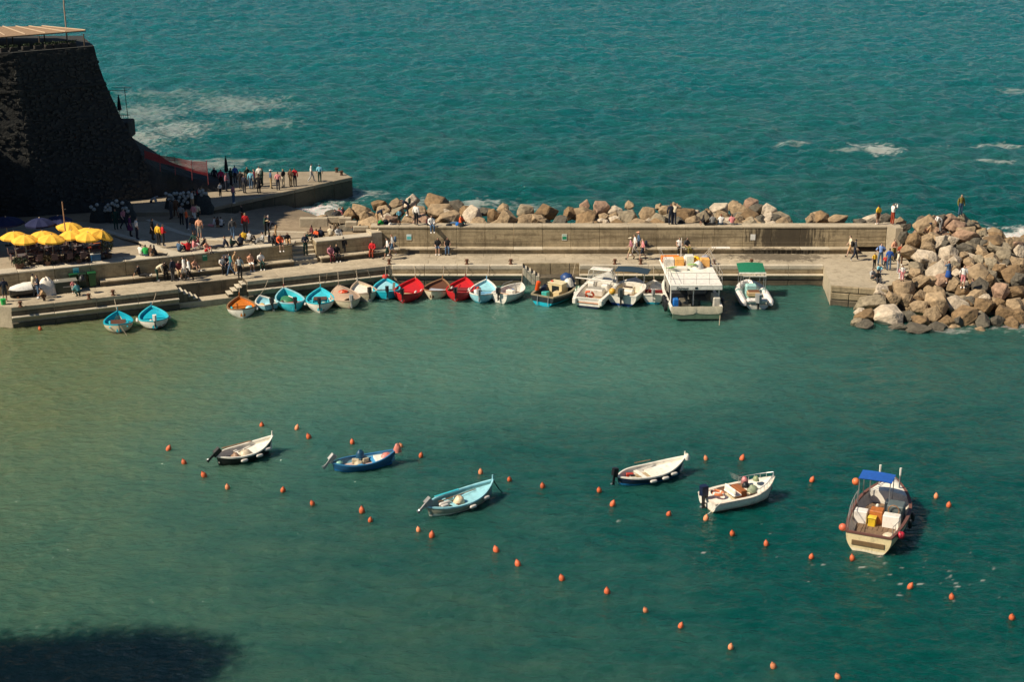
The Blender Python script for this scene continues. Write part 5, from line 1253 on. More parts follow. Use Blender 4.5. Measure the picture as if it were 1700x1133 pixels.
buoys = [(280,748,0,'orange buoy farthest left above the black-hulled boat, level with its bow'),(306,771,0,'orange buoy just left of the black-hulled boat, second in its diagonal'),(339,792,0,'orange buoy below the outboard of the black-hulled boat'),
 (378,812,1,'faded buoy below and right of the black-hulled boat'),(435,709,0,'orange buoy above the bow of the black-hulled boat'),(493,713,1,'pale orange buoy right of the black-hulled boat, upper of a pair'),(513,728,0,'orange buoy right of the black-hulled boat, lower of a pair'),
 (470,817,0,'orange buoy midway below the black-hulled and deep blue boats'),(519,839,0,'orange buoy below the outboard of the deep blue boat'),(601,851,0,'orange buoy left of the pale blue boat, upper of a close pair'),(615,867,0,'orange buoy left of the pale blue boat, lower of a close pair'),
 (585,737,0,'orange buoy above the middle of the deep blue boat'),(666,743,1,'faded buoy touching the bow of the deep blue boat'),(699,759,0,'orange buoy right of the bow of the deep blue boat'),(695,883,1,'faded buoy under the outboard of the pale blue boat'),(717,892,0,'bright orange buoy under the stern of the pale blue boat'),
 (798,787,1,'faded buoy above the foredeck of the pale blue boat'),(846,799,0,'orange buoy just right of the bow of the pale blue boat'),(901,810,0,'lone orange buoy midway from pale blue to navy-hulled boat'),(995,817,0,'orange buoy left of the outboard of the navy-hulled boat'),
 (1017,840,0,'orange buoy below the outboard of the navy-hulled boat'),(824,917,0,'orange buoy below right of the pale blue boat, first of the long diagonal'),(860,940,0,'second orange buoy of the long diagonal running down from the pale blue boat'),
 (933,964,0,'third orange buoy of the long diagonal running down from the pale blue boat'),(1008,986,0,'fourth orange buoy of the long diagonal below the pale blue boat'),(1072,1017,1,'fifth buoy of the long diagonal below the pale blue boat'),(1130,1043,0,'sixth orange buoy of the long diagonal towards the bottom edge'),
 (1213,1078,1,'seventh buoy of the long diagonal towards the bottom edge'),(1284,1110,1,'eighth buoy of the long diagonal near the bottom edge'),(1391,1128,1,'buoy cut off by the bottom edge, last of the long diagonal'),(1110,857,0,'orange buoy lower left of the white motorboat'),
 (1172,764,1,'faded buoy right of the bow of the navy-hulled boat'),(1232,764,0,'orange buoy above the windscreen of the white motorboat'),(1172,864,1,'buoy tied to the stern line of the white motorboat'),(1216,889,0,'orange buoy below the white motorboat, first in the row to the fishing boat'),
 (1272,906,0,'orange buoy below the white motorboat, second in the row to the fishing boat'),(1347,928,0,'orange buoy just left of the wooden fishing boat stern'),(1415,930,0,'orange buoy tied under the stern of the wooden fishing boat'),(1511,977,0,'orange buoy lower right of the wooden fishing boat, nearer of two'),
 (1580,995,0,'orange buoy lower right of the wooden fishing boat, farther of two'),(1680,1029,0,'orange buoy at the right edge of the picture'),(1348,800,0,'orange buoy left of the blue canopy of the wooden fishing boat'),(1554,827,1,'small faded buoy right of the wooden fishing boat, upper of two'),
 (1575,842,0,'small orange buoy right of the wooden fishing boat, lower of two with a line'),(67,548,0,'orange buoy close to the quay at the far left')]
for (x, y, k, lab) in buoys:
    p = P(x, y, 0.0); s = .92 if k else 1.0
    o = thing('mooring_buoy', lab, 'buoy', (p.x, p.y, .06), R.uniform(0, 6), 'orange mooring buoys in the harbour'); o.rotation_euler = (R.uniform(-.15, .15), R.uniform(-.15, .15), R.uniform(0, 6)); o.scale = (s * R.uniform(.68, .86),) * 3; o.rotation_euler = (R.uniform(-.35, .35), R.uniform(-.35, .35), R.uniform(0, 6))
    b = link('float_body', BB, o); b.material_slots[0].link = 'OBJECT'; b.material_slots[0].material = ORB[k]
    link('eyelet', BE, o); link('mooring_line', BLN, o)

# ------------------------------------------------------------------ café umbrellas, tables and chairs
def parasol(p, h, r, col, label, tilt=(0, 0), rot=0, group=None, drop=.42, pole=True):
    o = thing('parasol', label, 'parasol', p, 0, group)
    top = link('canopy', None, o, loc=(0, 0, h), rot=(tilt[0], tilt[1], rot))
    n = 8
    cm = MB(); rings = [[(r * f * math.cos(2 * math.pi * k / 16) * (.905 if k % 2 else 1), r * f * math.sin(2 * math.pi * k / 16) * (.905 if k % 2 else 1), -drop * g - (.03 if (k % 2 and f > .3) else 0)) for k in range(16)] for f, g in ((.02, 0), (.3, .12), (.6, .38), (.85, .74), (1.0, 1.0))]
    rings.append([(x * .985, y * .985, z - .13) for x, y, z in rings[-1]])
    cm.loft(rings, caps=False); me = cm.mesh('canopy', col)
    bpy.data.objects.remove(top); top = link('canopy', me, o, loc=(0, 0, h), rot=(tilt[0], tilt[1], rot))
    for k in range(8):
        a = 2 * math.pi * k / 8; MB().tube([(0, 0, -.06), (r * .97 * math.cos(a), r * .97 * math.sin(a), -drop - .04)], .012, 4).build('rib', IRON, top)
    MB().ball((0, 0, .02), .05).build('finial', mat('pale_timber'), top)
    MB().tube([(0, 0, 0), (0, 0, h - .05)], .028, 6).build('pole', mat('pole_cream', (.45, .38, .26), .6), o)
    MB().lathe([(.26, 0), (.26, .06), (.06, .1)], 12).build('base', mat('planter_dark'), o)
    return o
YEL = mat('yellow_canvas', lin(246, 186, 62), .85, .10, 3); BLUC = mat('blue_canvas', lin(9, 22, 66), .85, .12, 3)
CAF = 'yellow café parasols on the terrace'
def at_top(px_, py_, z): return P(px_, py_, z)
ys = [(28, 433, 1.02, (0, 0), 'shaded yellow parasol at the far left of the café'), (46, 439, .98, (.04, 0), 'sunlit yellow parasol in front, leftmost of the lit ones'), (90, 438, 1.02, (.04, .04), 'sunlit yellow parasol in front, second of the lit ones from the left'),
      (75, 432, 1.02, (0, 0), 'shaded yellow parasol behind the two lit ones on the left'), (122, 431, 1.02, (.04, -.05), 'sunlit yellow parasol right behind the leaning wooden mast'), (121, 417, 1.02, (0, .12), 'brownish shaded yellow parasol at the back beside the mast top'),
      (153, 427, 1.12, (0, .12), 'large sunlit yellow parasol at the back right of the café'), (150, 434, .95, (.06, .05), 'sunlit yellow parasol in front right with a dark seam shadow'), (174, 430, .95, (0, .42), 'tilted yellow parasol at the right end of the café')]
for (x, y, r, t, lab) in ys:
    p = P(x, y, TZ); parasol((p.x, p.y, TZ + .012), 2.15, r, YEL, lab, t, R.uniform(0, .7), CAF, .36)
for (x, y, r, lab) in ((14, 408, 1.35, 'dark blue parasol at the left edge behind the yellow ones'), (70, 410, 1.15, 'dark blue parasol in the shade, middle of the three blue ones'), (100, 406, 1.1, 'dark blue parasol in the shade left of the mast, rightmost blue one')):
    p = PT(x, y); parasol((p.x, p.y, p.z), 2.2, r, BLUC, lab, (0, 0), R.random(), 'blue parasols in the shade', .42)
# chairs and tables share meshes
WICK = mat('wicker_chair', (.10, .055, .052), .8, .3, 14); TABT = mat('café_table_top', (.12, .11, .115), .5, .2)
def chair_proto():
    o = thing('café_chair', 'dark woven café chair under the yellow parasols', 'chair', (0, 0, 0), 0, 'café chairs under the parasols')
    o.name = 'cafe_chair'
    MB().bbox((0, 0, .44), (.44, .44, .05), .015).build('seat', WICK, o)
    bk = MB(); bk.loft([[(-.20 - .06 * z, y * .21, .44 + z) for z in (.0, .44)] + [(-.23 - .06 * z, y * .21, .44 + z) for z in (.44, 0)] for y in (-1, -.5, 0, .5, 1)]); bk.build('backrest', WICK, o)
    for a in (-1, 1):
        for b in (-1, 1): MB().tube([(a * .19, b * .19, 0), (a * .18, b * .18, .43)], .016, 4).build('leg', IRON, o)
        MB().tube([(-.2, a * .22, .64), (.16, a * .22, .64), (.18, a * .2, .44)], .016, 4).build('armrest', WICK, o)
    return o
def table_proto():
    o = thing('cafe_table', 'small dark café table under the yellow parasols', 'table', (0, 0, 0), 0, 'café tables under the parasols')
    MB().bbox((0, 0, .73), (.72, .72, .035), .01).build('table_top', TABT, o)
    MB().tube([(0, 0, .03), (0, 0, .72)], .03, 6).build('pedestal', IRON, o)
    MB().lathe([(.24, 0), (.24, .03), (.04, .05)], 10).build('foot', IRON, o)
    return o
ch0, tb0 = chair_proto(), table_proto()
spots = []
for (x0, x1, yy, n) in ((40, 160, 436, 6), (35, 158, 426, 6), (45, 150, 416, 5)):
    for i in range(n):
        q_ = P(x0 + (x1 - x0) * i / (n - 1), yy - (x0 + (x1 - x0) * i / (n - 1) - 100) * .06, TZ); spots.append((q_.x, q_.y))
first = True
for (sx_, sy_) in spots:
    p = Vector((sx_, sy_, TZ))
    t = tb0 if first else copy_tree(tb0)
    t.location = (p.x, p.y, TZ); t.rotation_euler.z = .4 + R.uniform(-.1, .1)
    for q_ in range(4):
        if R.random() < .12 and not first: continue
        a = .4 + q_ * math.pi / 2 + R.uniform(-.2, .2)
        cc = ch0 if (first and q_ == 0) else copy_tree(ch0)
        cc.location = (p.x + .62 * math.cos(a), p.y + .62 * math.sin(a), TZ); cc.rotation_euler.z = a + math.pi + R.uniform(-.25, .25)
    first = False
p = P(156, 436, TZ)
o = thing('ice_cooler', 'blue cooler box with a white rim at the front of the café', 'cooler', (p.x, p.y + .5, TZ), .4)
MB().bbox((0, 0, .28), (.7, .5, .5), .04).build('body', paint(40, 90, 130), o); MB().bbox((0, 0, .55), (.74, .54, .06), .02).build('rim', WHITEP, o)
p = P(157, 424, TZ); o = thing('red_cushion_seat', 'low seat with red and orange cushions behind the cooler box', 'seat', (p.x, p.y + .3, TZ), .4)
MB().bbox((0, 0, .22), (1.0, .6, .4), .03).build('base', WOOD, o); MB().bbox((-.1, .0, .47), (.9, .5, .12), .05).build('cushion', paint(190, 60, 40), o); MB().bbox((.1, .28, .62), (.8, .14, .3), .05).build('cushion', paint(214, 110, 40), o)
# mast
a, b = P(112, 405, TZ + .8), P(103, 335, TZ + .8)
o = thing('wooden_mast', 'tall thin wooden mast leaning slightly between the café parasols', 'pole')
base = P(113, 424, TZ); tp_ = PY(103, 335, base.y)
MB().tube([base, base.lerp(tp_, .5), tp_], [.06, .05, .035], 7).build('shaft', mat('mast_wood', (.33, .20, .12), .8, .3), o); MB().lathe([(.10, 0), (.10, .15), (.06, .2)], 8, base).build('socket', IRON, o); MB().tube([tp_ - Vector((.0, 0, .6)), tp_ - Vector((-.22, 0, .55))], .015, 4).build('cleat', IRON, o)
# pots and shrubs
def shrub(p, r, h, n, label, name='potted_plant', leafcol=(.055, .085, .03), pot=True):
    o = thing(name, label, 'plant', p)
    if pot: MB().lathe([(r * .45, 0), (r * .62, .3), (r * .66, .34), (r * .5, .34)], 10).build('pot', mat('terracotta', (.11, .055, .035), .8, .2), o)
    z0 = .3 if pot else 0
    MB().tube([(0, 0, z0), (.02, .01, z0 + h * .6)], .03, 5).build('stem', POST, o)
    m = MB()
    for k in range(n):
        d = Vector((R.gauss(0, 1), R.gauss(0, 1), R.gauss(0, .9))).normalized() * R.uniform(.55, 1)
        c = Vector((d.x * r, d.y * r, z0 + h * .55 + d.z * h * .5)); u = Vector((R.gauss(0, 1), R.gauss(0, 1), R.gauss(0, 1))).normalized() * .11; w = u.cross(Vector((.2, .5, .8))).normalized() * .05
        m.add([c - u, c + w, c + u, c - w], [(0, 1, 2, 3)])
    m.build('leaves', mat('leaf_%d' % int(leafcol[1] * 1000), leafcol, .7, .45, 9), o)
shrub(P(80, 441, TZ), .36, .50, 150, 'round brownish shrub in a pot on the terrace wall below the parasols', leafcol=(.10, .075, .035))
shrub(P(132, 437, TZ), .32, .30, 110, 'low dark plant in a pot on the terrace wall right of the round shrub', leafcol=(.05, .06, .025))
shrub(P(180, 429, TZ), .48, 1.5, 300, 'tall leafy bush in a pot at the right end of the café', leafcol=(.09, .10, .045))
shrub(P(33, 446, TZ), .55, .5, 200, 'dark bushy plant in the shade at the left end of the terrace wall', leafcol=(.03, .05, .02))
# floats and net heaps on the plaza
FL = mat('white_float', (.34, .35, .33), .6, .2, 8)
fb = MB(); fb.ball((0, 0, 0), .155, 12, 8); fb.tube([(0, 0, -.165), (0, 0, .165)], .05, 6); FLM = fb.mesh('fishing_float', FL, 60)
def net_pile(pts, Yc, label, lab2, tint):
    ps = [PY(x, y, Yc) for x, y in pts]
    x0, x1 = min(p.x for p in ps), max(p.x for p in ps); zt = max(p.z for p in ps)
    g = plz(Yc) - .02
    o = thing('net_pile', label, 'nets', ((x0 + x1) / 2, Yc + .75, g))
    w = (x1 - x0) / 2 + .3
    for k in range(4):
        lump(mat('net_' + tint, (.035, .04, .038), .95, .4, 6, bump=.05, bscale=12), o, 'net', (w * (-.6 + .4 * k), R.uniform(0, .4), 0), (w * .5, .75, (zt - g) * R.uniform(.85, 1.0)), 200 + k)
    for p in ps:
        f = link('fishing_float', FLM, None, lab2, 'float', 'white floats at ' + label, None, (p.x, Yc + R.uniform(-.05, .15), p.z), (R.random() * 3, R.random() * 3, R.random() * 3))
net_pile([(151,344),(156,348),(161,340),(175,345),(179,341),(182,346),(174,350),(179,349),(183,349),(186,338),(190,341),(193,334),(195,342),(203,337),(204,347),(209,346),(212,351)], 121.0, 'dark heap of fishing nets nearer the café, in the shade', 'white fishing float on the net heap nearer the café', 'a')
net_pile([(275,322),(281,324),(285,328),(289,322),(284,325),(298,328),(300,322),(305,326),(308,330),(312,326),(305,334),(311,337),(302,340),(293,322),(288,331),(296,334),(304,321),(313,320),(331,318),(334,324),(338,321),(342,322),(336,317),(281,331)], 126.4, 'dark heap of fishing nets at the foot of the rocks near the pier', 'white fishing float on the net heap near the pier', 'b')

# ------------------------------------------------------------------ quay furniture
RUST = mat('rust', (.12, .05, .025), .85, .35, 9)
def bollard(p, label, s=1.0):
    o = thing('bollard', label, 'bollard', p, 0, 'iron bollards on the quay edge'); o.scale = (s, s, s)
    MB().lathe([(.20, 0), (.20, .05), (.12, .1), (.11, .34), (.19, .42), (.19, .48), (.08, .52)], 12).build('post', RUST, o, 30)
    MB().tube([(-.26, 0, .30), (.26, 0, .30)], .03, 6).build('cross_pin', RUST, o)
for (x, y, lab) in ((33, 511, 'rusty bollard at the left end of the quay, above the drooping line'), (187, 492, 'rusty bollard behind the leftmost turquoise boat'), (147, 498, 'small rusty bollard on the quay edge right of the crouching people'), (646, 440, 'rusty bollard at the corner of the quay'), (848, 440, 'rusty bollard left of the main quay stairs'),
                    (1021, 440, 'rusty bollard behind the white cabin cruiser'), (1064, 440, 'rusty bollard behind the navy canopy boat'), (1186, 440, 'rusty bollard right of the dive boat roof'), (1248, 440, 'rusty bollard behind the green canopy inflatable'), (775, 440, 'low rusty bollard behind the right red boat')):
    p = P(x, y, QZ); bollard((p.x, p.y + .15, QZ + .01), lab, .8)
for (x0, y0, x1, y1, lab) in ((75, 503, 75, 537, 'line hanging down the left quay wall under the crouching person'), (212, 488, 209, 520, 'thin line from the quay to the water between the two left boats'), (590, 450, 600, 477, 'slack line from the quay between beige and cream boats'), (543, 455, 540, 478, 'slack line from the quay right of the white and turquoise boat'), (610, 448, 622, 475, 'slack line from the quay between cream and corner boats'), (20, 526, 33, 508, 'drooping line at the left end of the quay'),
                              (955, 437, 950, 462, 'dark line from the quay to the navy fishing boat'), (1012, 441, 1006, 462, 'line from the quay to the white cabin cruiser'), (1058, 441, 1057, 470, 'line from the quay to the navy canopy boat')):
    rope_to(P(x0, y0, QZ if y1 > y0 else .8), P(x1, y1, .7 if x1 > 900 else .1) if y1 > y0 else P(x1, y1, QZ), lab, .05)
def sign(p, w, h, rz, cols, label, name='notice_sign'):
    o = thing(name, label, 'sign', p, rz)
    MB().bbox((0, -.02, 0), (w, .02, h), .004).build('panel', cols[0], o)
    if len(cols) > 1:
        MB().box((0, -.034, -h * .12), (w * .86, .006, h * .5)).build('picture', cols[1], o)
        MB().box((0, -.034, h * .32), (w * .8, .006, h * .12)).build('heading', cols[2] if len(cols) > 2 else cols[1], o)
sign(P(679, 394, 2.7) * 0 + Vector((PY(679, 394, 113.7).x, 113.72, PY(679, 394, 113.7).z)), .38, .46, 0, [paint(226, 236, 232), paint(90, 190, 190), paint(200, 225, 225)], 'pale blue notice on the breakwater wall near its left end')
sign(Vector((PY(937, 394, 113.7).x, 113.72, PY(937, 394, 113.7).z)), .38, .48, 0, [paint(226, 230, 220), paint(20, 140, 100), paint(120, 180, 150)], 'green and white notice in the middle of the breakwater wall')
sign(Vector((PY(1250, 394, 113.7).x, 113.72, PY(1250, 394, 113.7).z)), .38, .46, 0, [paint(240, 236, 226)], 'plain white notice on the breakwater wall beside the damp stain')
rzL = math.atan2(dL.y, dL.x)
def on_wall(px_, py_):
    # intersection with the face of the left terrace wall
    d = _ray(px_, py_); o_ = Vector((0, 0, CAMH)); q_ = LQ(0, PO)
    t = (q_ - o_).dot(nL) / d.dot(nL); return o_ + d * t + nL * .02
sign(on_wall(126, 450), .42, .46, rzL, [paint(150, 214, 214), paint(40, 170, 180), paint(120, 200, 200)], 'turquoise notice on the terrace wall above the green bins')
sign(on_wall(340, 428), .36, .46, rzL, [paint(40, 150, 110), paint(20, 120, 86), paint(210, 220, 205)], 'green notice on the terrace wall under the seated group')
sign(on_wall(375, 430), .48, .66, rzL, [paint(210, 206, 204)], 'grey-white panel leaning on the terrace wall behind seated people')
# wheelie bins, container
def bin_(px_, py_, col, label, h=1.05):
    p = P(px_, py_, QZ); o = thing('wheelie_bin', label, 'bin', (p.x, p.y + .3, QZ), rzL, 'green bins on the quay')
    b = MB(); b.loft([[(x * k, y * k, z) for x, y in ((-.26, -.3), (.26, -.3), (.26, .3), (-.26, .3))] for k, z in ((.8, .1), (1, h - .1), (1.05, h - .08), (1.05, h - .02))]); b.build('body', col, o)
    MB().bbox((0, 0, h + .02), (.60, .68, .06), .02).build('lid', col, o)
    for s_ in (-.2, .2): MB().lathe([(.09, -.03), (.1, 0), (.09, .03)], 10, (s_, .3, .1), Matrix.Rotation(math.pi / 2, 3, 'Y')).build('wheel', BLACKP, o)
GRN, GRD = paint(18, 84, 44), paint(16, 44, 30)
bin_(121, 480, GRN, 'green wheelie bin on the quay, left of the three'); bin_(136, 480, GRD, 'dark green wheelie bin on the quay, middle of the three'); bin_(152, 478, GRN, 'green wheelie bin on the quay, right of the three')
lump(paint(40, 40, 40), None, 'refuse_bag', tuple(P(136, 466, QZ + 1.0)), (.25, .25, .4), 93); tag(bpy.context.scene.objects[-1] if False else [ob for ob in COL.objects if ob.name.startswith('refuse_bag')][0], 'dark bag lying on top of the middle bin', 'bag')
p = P(101, 484, QZ); o = thing('storage_box', 'large dark open-topped box on the quay beside the white tarpaulins', 'box', tuple(LQ(23.45, 2.35, QZ)), rzL)
MB().bbox((0, 0, .42), (1.5, .8, .84), .03).build('body', paint(40, 52, 46), o); MB().bbox((0, 0, .86), (1.58, .88, .05), .015).build('rim', paint(130, 128, 118), o); MB().bbox((0, -.46, .5), (.5, .02, .06), .004).build('handle', GREYP, o)
p = P(6, 506, QZ); o = thing('green_bucket', 'bright green bucket at the left edge of the quay', 'bucket', (p.x, p.y, QZ))
MB().lathe([(.15, 0), (.19, .36), (.205, .37), (.205, .40), (.16, .40)], 14).build('pail', paint(30, 170, 80), o, 40); MB().tube([(.2 * math.cos(a), 0, .38 + .16 * math.sin(a)) for a in (0, .6, 1.2, 1.9, 2.5, 3.14)], .008, 4).build('handle', STEEL, o)
def bag(p, r, col, label, name='bag', seed=1, s=(1, 1, 1.2)):
    o = thing(name, label, 'bag', p); lump(col, o, 'pouch', (0, 0, 0), (r * s[0], r * s[1], r * s[2]), seed)
    MB().tube([(-r * .5, 0, r * .8), (0, 0, r * 1.7 * s[2]), (r * .5, 0, r * .8)], .012, 4).build('strap', BLACKP, o)
bag(Vector((PY(745, 380, 113.7).x, 114.0, WZ)), .22, cloth(24, 30, 40), 'dark jacket lying on the breakwater wall edge', 'jacket', 5, (1.2, .8, .8))
bag(Vector((PY(766, 378, 113.7).x, 113.9, WZ)), .28, cloth(30, 36, 38), 'dark backpack on the breakwater wall below the orange shirt', 'backpack', 6)
bag(Vector((PY(760, 372, 113.9).x, 114.15, WZ)), .22, cloth(20, 100, 180), 'bright blue bag on the breakwater wall beside the orange shirt', 'bag', 7)
bag(P(632, 372, WZ), .26, cloth(30, 150, 60), 'green bag at the left end of the breakwater wall', 'bag', 8); bag(P(640, 371, WZ), .28, cloth(24, 28, 40), 'dark bag right of the green bag on the wall', 'bag', 9)
bag(P(648, 373, WZ), .16, cloth(214, 208, 196), 'small white bag on the wall right of the dark bag', 'bag', 10); bag(P(1130, 371, WZ), .24, cloth(20, 20, 24), 'black backpack on the wall beside the photographing couple', 'backpack', 11)
bag(Vector((LQ(*LQs(423, 446, QZ)).x, LQ(LQs(423, 446, QZ)[0], PO - .35).y, BZ)), .26, cloth(18, 18, 20), 'black bag on the bench between two sitting people', 'bag', 12)
# mooring shower post at the joint of the walls
p = Vector((PY(629, 420, 113.5).x, 113.45, QZ)); o = thing('water_post', 'pale covered standpipe on the wall near the corner of the quay', 'standpipe', p)
MB().tube([(0, 0, 0), (0, 0, 1.5)], .04, 6).build('pipe', GREYP, o); lump(cloth(206, 190, 160), o, 'cover', (0, 0, 1.45), (.14, .14, .5), 94)
# ------------------------------------------------------------------ people
def J(**k): return k
def sym(d):
    out = {}
    for n, v in d.items():
        if n[0] == '*': out['l' + n[1:]] = v; out['r' + n[1:]] = (v[0], -v[1], v[2])
        else: out[n] = v
    return out
def up(z, lean=0.0): return {'pelvis': (0, 0, z), 'spine': (lean * .3, 0, z + .20), 'chest': (lean * .6, 0, z + .40), 'neck': (lean * .9, 0, z + .545), 'head': (lean + .02, 0, z + .66), 'crown': (lean + .005, 0, z + .765), 'nose': (lean + .125, 0, z + .655),
                             '*hip': (0, .09, z - .03), '*sh': (lean * .6, .175, z + .44)}
POSES = {}
def pose(name, base, **kw):
    d = dict(base); d.update({k.replace('S_', '*'): v for k, v in kw.items()}); POSES[name] = sym(d)
LEG = dict(S_knee=(.02, .10, .50), S_ankle=(-.02, .10, .08), S_toe=(.15, .115, .045))
pose('stand', up(.95), **LEG, S_elbow=(-.03, .25, 1.12), S_wrist=(.06, .26, .88), S_hand=(.09, .25, .80))
pose('fold', up(.95), **LEG, S_elbow=(.0, .25, 1.13), S_wrist=(.20, .10, 1.10), S_hand=(.25, .05, 1.14))
pose('hips', up(.95), S_knee=(.01, .13, .50), S_ankle=(-.02, .15, .08), S_toe=(.15, .18, .045), S_elbow=(-.06, .36, 1.16), S_wrist=(.04, .20, 1.00), S_hand=(.08, .16, .98))
pose('photo', up(.95), **LEG, S_elbow=(.20, .22, 1.36), S_wrist=(.30, .10, 1.58), S_hand=(.33, .06, 1.64))
pose('sit', up(.12, .02), S_hip=(.03, .09, .10), S_knee=(.45, .12, .11), S_ankle=(.44, .12, -.37), S_toe=(.60, .13, -.41), S_elbow=(.06, .24, .32), S_wrist=(.28, .14, .22), S_hand=(.36, .11, .20))
pose('knees', up(.12, .06), S_hip=(.03, .09, .10), S_knee=(.42, .13, .42), S_ankle=(.58, .11, .07), S_toe=(.73, .12, .04), S_elbow=(.16, .22, .34), S_wrist=(.36, .12, .40), S_hand=(.43, .07, .40))
pose('legs', up(.12, -.10), S_hip=(.03, .09, .10), S_knee=(.45, .10, .16), S_ankle=(.86, .10, .08), S_toe=(.92, .12, .19), S_elbow=(-.24, .26, .30), S_wrist=(-.32, .28, .08), S_hand=(-.37, .29, .04))
bend = {'pelvis': (-.08, 0, .92), 'spine': (.08, 0, 1.06), 'chest': (.27, 0, 1.17), 'neck': (.41, 0, 1.22), 'head': (.51, 0, 1.25), 'crown': (.58, 0, 1.32), 'nose': (.57, 0, 1.18), '*hip': (-.06, .09, .90), '*sh': (.29, .17, 1.16)}
pose('bend', bend, **LEG, S_elbow=(.36, .20, .92), S_wrist=(.42, .14, .68), S_hand=(.44, .12, .60))
cr_ = {'pelvis': (-.12, 0, .36), 'spine': (0, 0, .52), 'chest': (.12, 0, .68), 'neck': (.20, 0, .80), 'head': (.26, 0, .90), 'crown': (.27, 0, 1.0), 'nose': (.37, 0, .88), '*hip': (-.08, .09, .34), '*sh': (.14, .17, .70)}
pose('crouch', cr_, S_knee=(.30, .15, .46), S_ankle=(-.02, .12, .09), S_toe=(.15, .13, .045), S_elbow=(.30, .20, .48), S_wrist=(.45, .11, .42), S_hand=(.52, .08, .42))
wk = sym(dict(up(.95, .03)))
wk.update(lknee=(.17, .09, .53), lankle=(.27, .09, .10), ltoe=(.43, .10, .08), rknee=(-.03, -.09, .50), rankle=(-.30, -.09, .15), rtoe=(-.19, -.10, .04), lelbow=(-.10, .25, 1.13), lwrist=(-.12, .27, .88), lhand=(-.10, .27, .80), relbow=(.06, -.25, 1.13), rwrist=(.22, -.24, .94), rhand=(.28, -.23, .88))
POSES['walk'] = wk
pt = dict(POSES['knees']); pt.update(lelbow=(.22, .30, .56), lwrist=(.45, .34, .60), lhand=(.54, .35, .61)); POSES['point'] = pt
RAD = dict(pelvis=(.15, .12), spine=(.135, .10), chest=(.155, .115), neck=(.055, .055), head=(.082, .098), crown=(.055, .06), nose=(.018, .018), hip=(.09, .095), knee=(.06, .06), ankle=(.042, .045), toe=(.045, .032), sh=(.065, .065), elbow=(.045, .045), wrist=(.033, .033), hand=(.042, .028))
CH = [('pelvis', 'spine', 'torso'), ('spine', 'chest', 'torso'), ('chest', 'neck', 'torso'), ('neck', 'head', 'head'), ('head', 'crown', 'head'), ('head', 'nose', 'head')]
for sd in 'lr':
    CH += [('pelvis', sd + 'hip', 'hips'), (sd + 'hip', sd + 'knee', 'thigh'), (sd + 'knee', sd + 'ankle', 'shin'), (sd + 'ankle', sd + 'toe', 'foot'), ('chest', sd + 'sh', 'torso'), (sd + 'sh', sd + 'elbow', 'uarm'), (sd + 'elbow', sd + 'wrist', 'farm'), (sd + 'wrist', sd + 'hand', 'hand')]
BODY = {}
def body_mesh(name):
    if name in BODY: return BODY[name]
    jt = POSES[name]; names = list(jt); ix = {n: i for i, n in enumerate(names)}
    me = bpy.data.meshes.new('skel'); me.from_pydata([jt[n] for n in names], [(ix[a], ix[b]) for a, b, _ in CH], [])
    ob = bpy.data.objects.new('skel', me); COL.objects.link(ob)
    md = ob.modifiers.new('s', 'SKIN'); md.use_smooth_shade = True; md.branch_smoothing = .3
    for i, n in enumerate(names):
        sv = me.skin_vertices[0].data[i]; k = n if n in RAD else n[1:]
        sv.radius = RAD[k]; sv.use_root = (n == 'pelvis')
    sb = ob.modifiers.new('u', 'SUBSURF'); sb.levels = sb.render_levels = 1
    dg = bpy.context.evaluated_depsgraph_get(); m2 = bpy.data.meshes.new_from_object(ob.evaluated_get(dg)); m2.name = 'person'
    bpy.data.objects.remove(ob)
    V = np.array([v.co[:] for v in m2.vertices]); N = np.array([v.normal[:] for v in m2.vertices])
    FC = [tuple(p.vertices) for p in m2.polygons]; C_ = np.array([V[list(f)].mean(0) for f in FC])
    best = np.full(len(FC), 1e9); lab = np.array([''] * len(FC), dtype=object)
    for a, b, l in CH:
        A, B = np.array(jt[a]), np.array(jt[b]); d = B - A
        t = np.clip(((C_ - A) @ d) / (d @ d), 0, 1); dist = np.linalg.norm(C_ - (A + t[:, None] * d), axis=1)
        ra = RAD[a if a in RAD else a[1:]][0]; rb = RAD[b if b in RAD else b[1:]][0]
        dist = dist - (ra + (rb - ra) * t)
        if l == 'head' and a == 'neck': l2 = np.where(t < .25, 'torso', 'head')
        elif l == 'torso' and a == 'pelvis': l2 = np.where(t < .45, 'hips', 'torso')
        else: l2 = np.array([l] * len(FC), dtype=object)
        k = dist < best; best[k] = dist[k]; lab[k] = l2[k]
    m2.materials.clear(); m2.materials.append(None)
    BODY[name] = (m2, V, N, FC, lab, C_, jt); return BODY[name]
CLO = {}
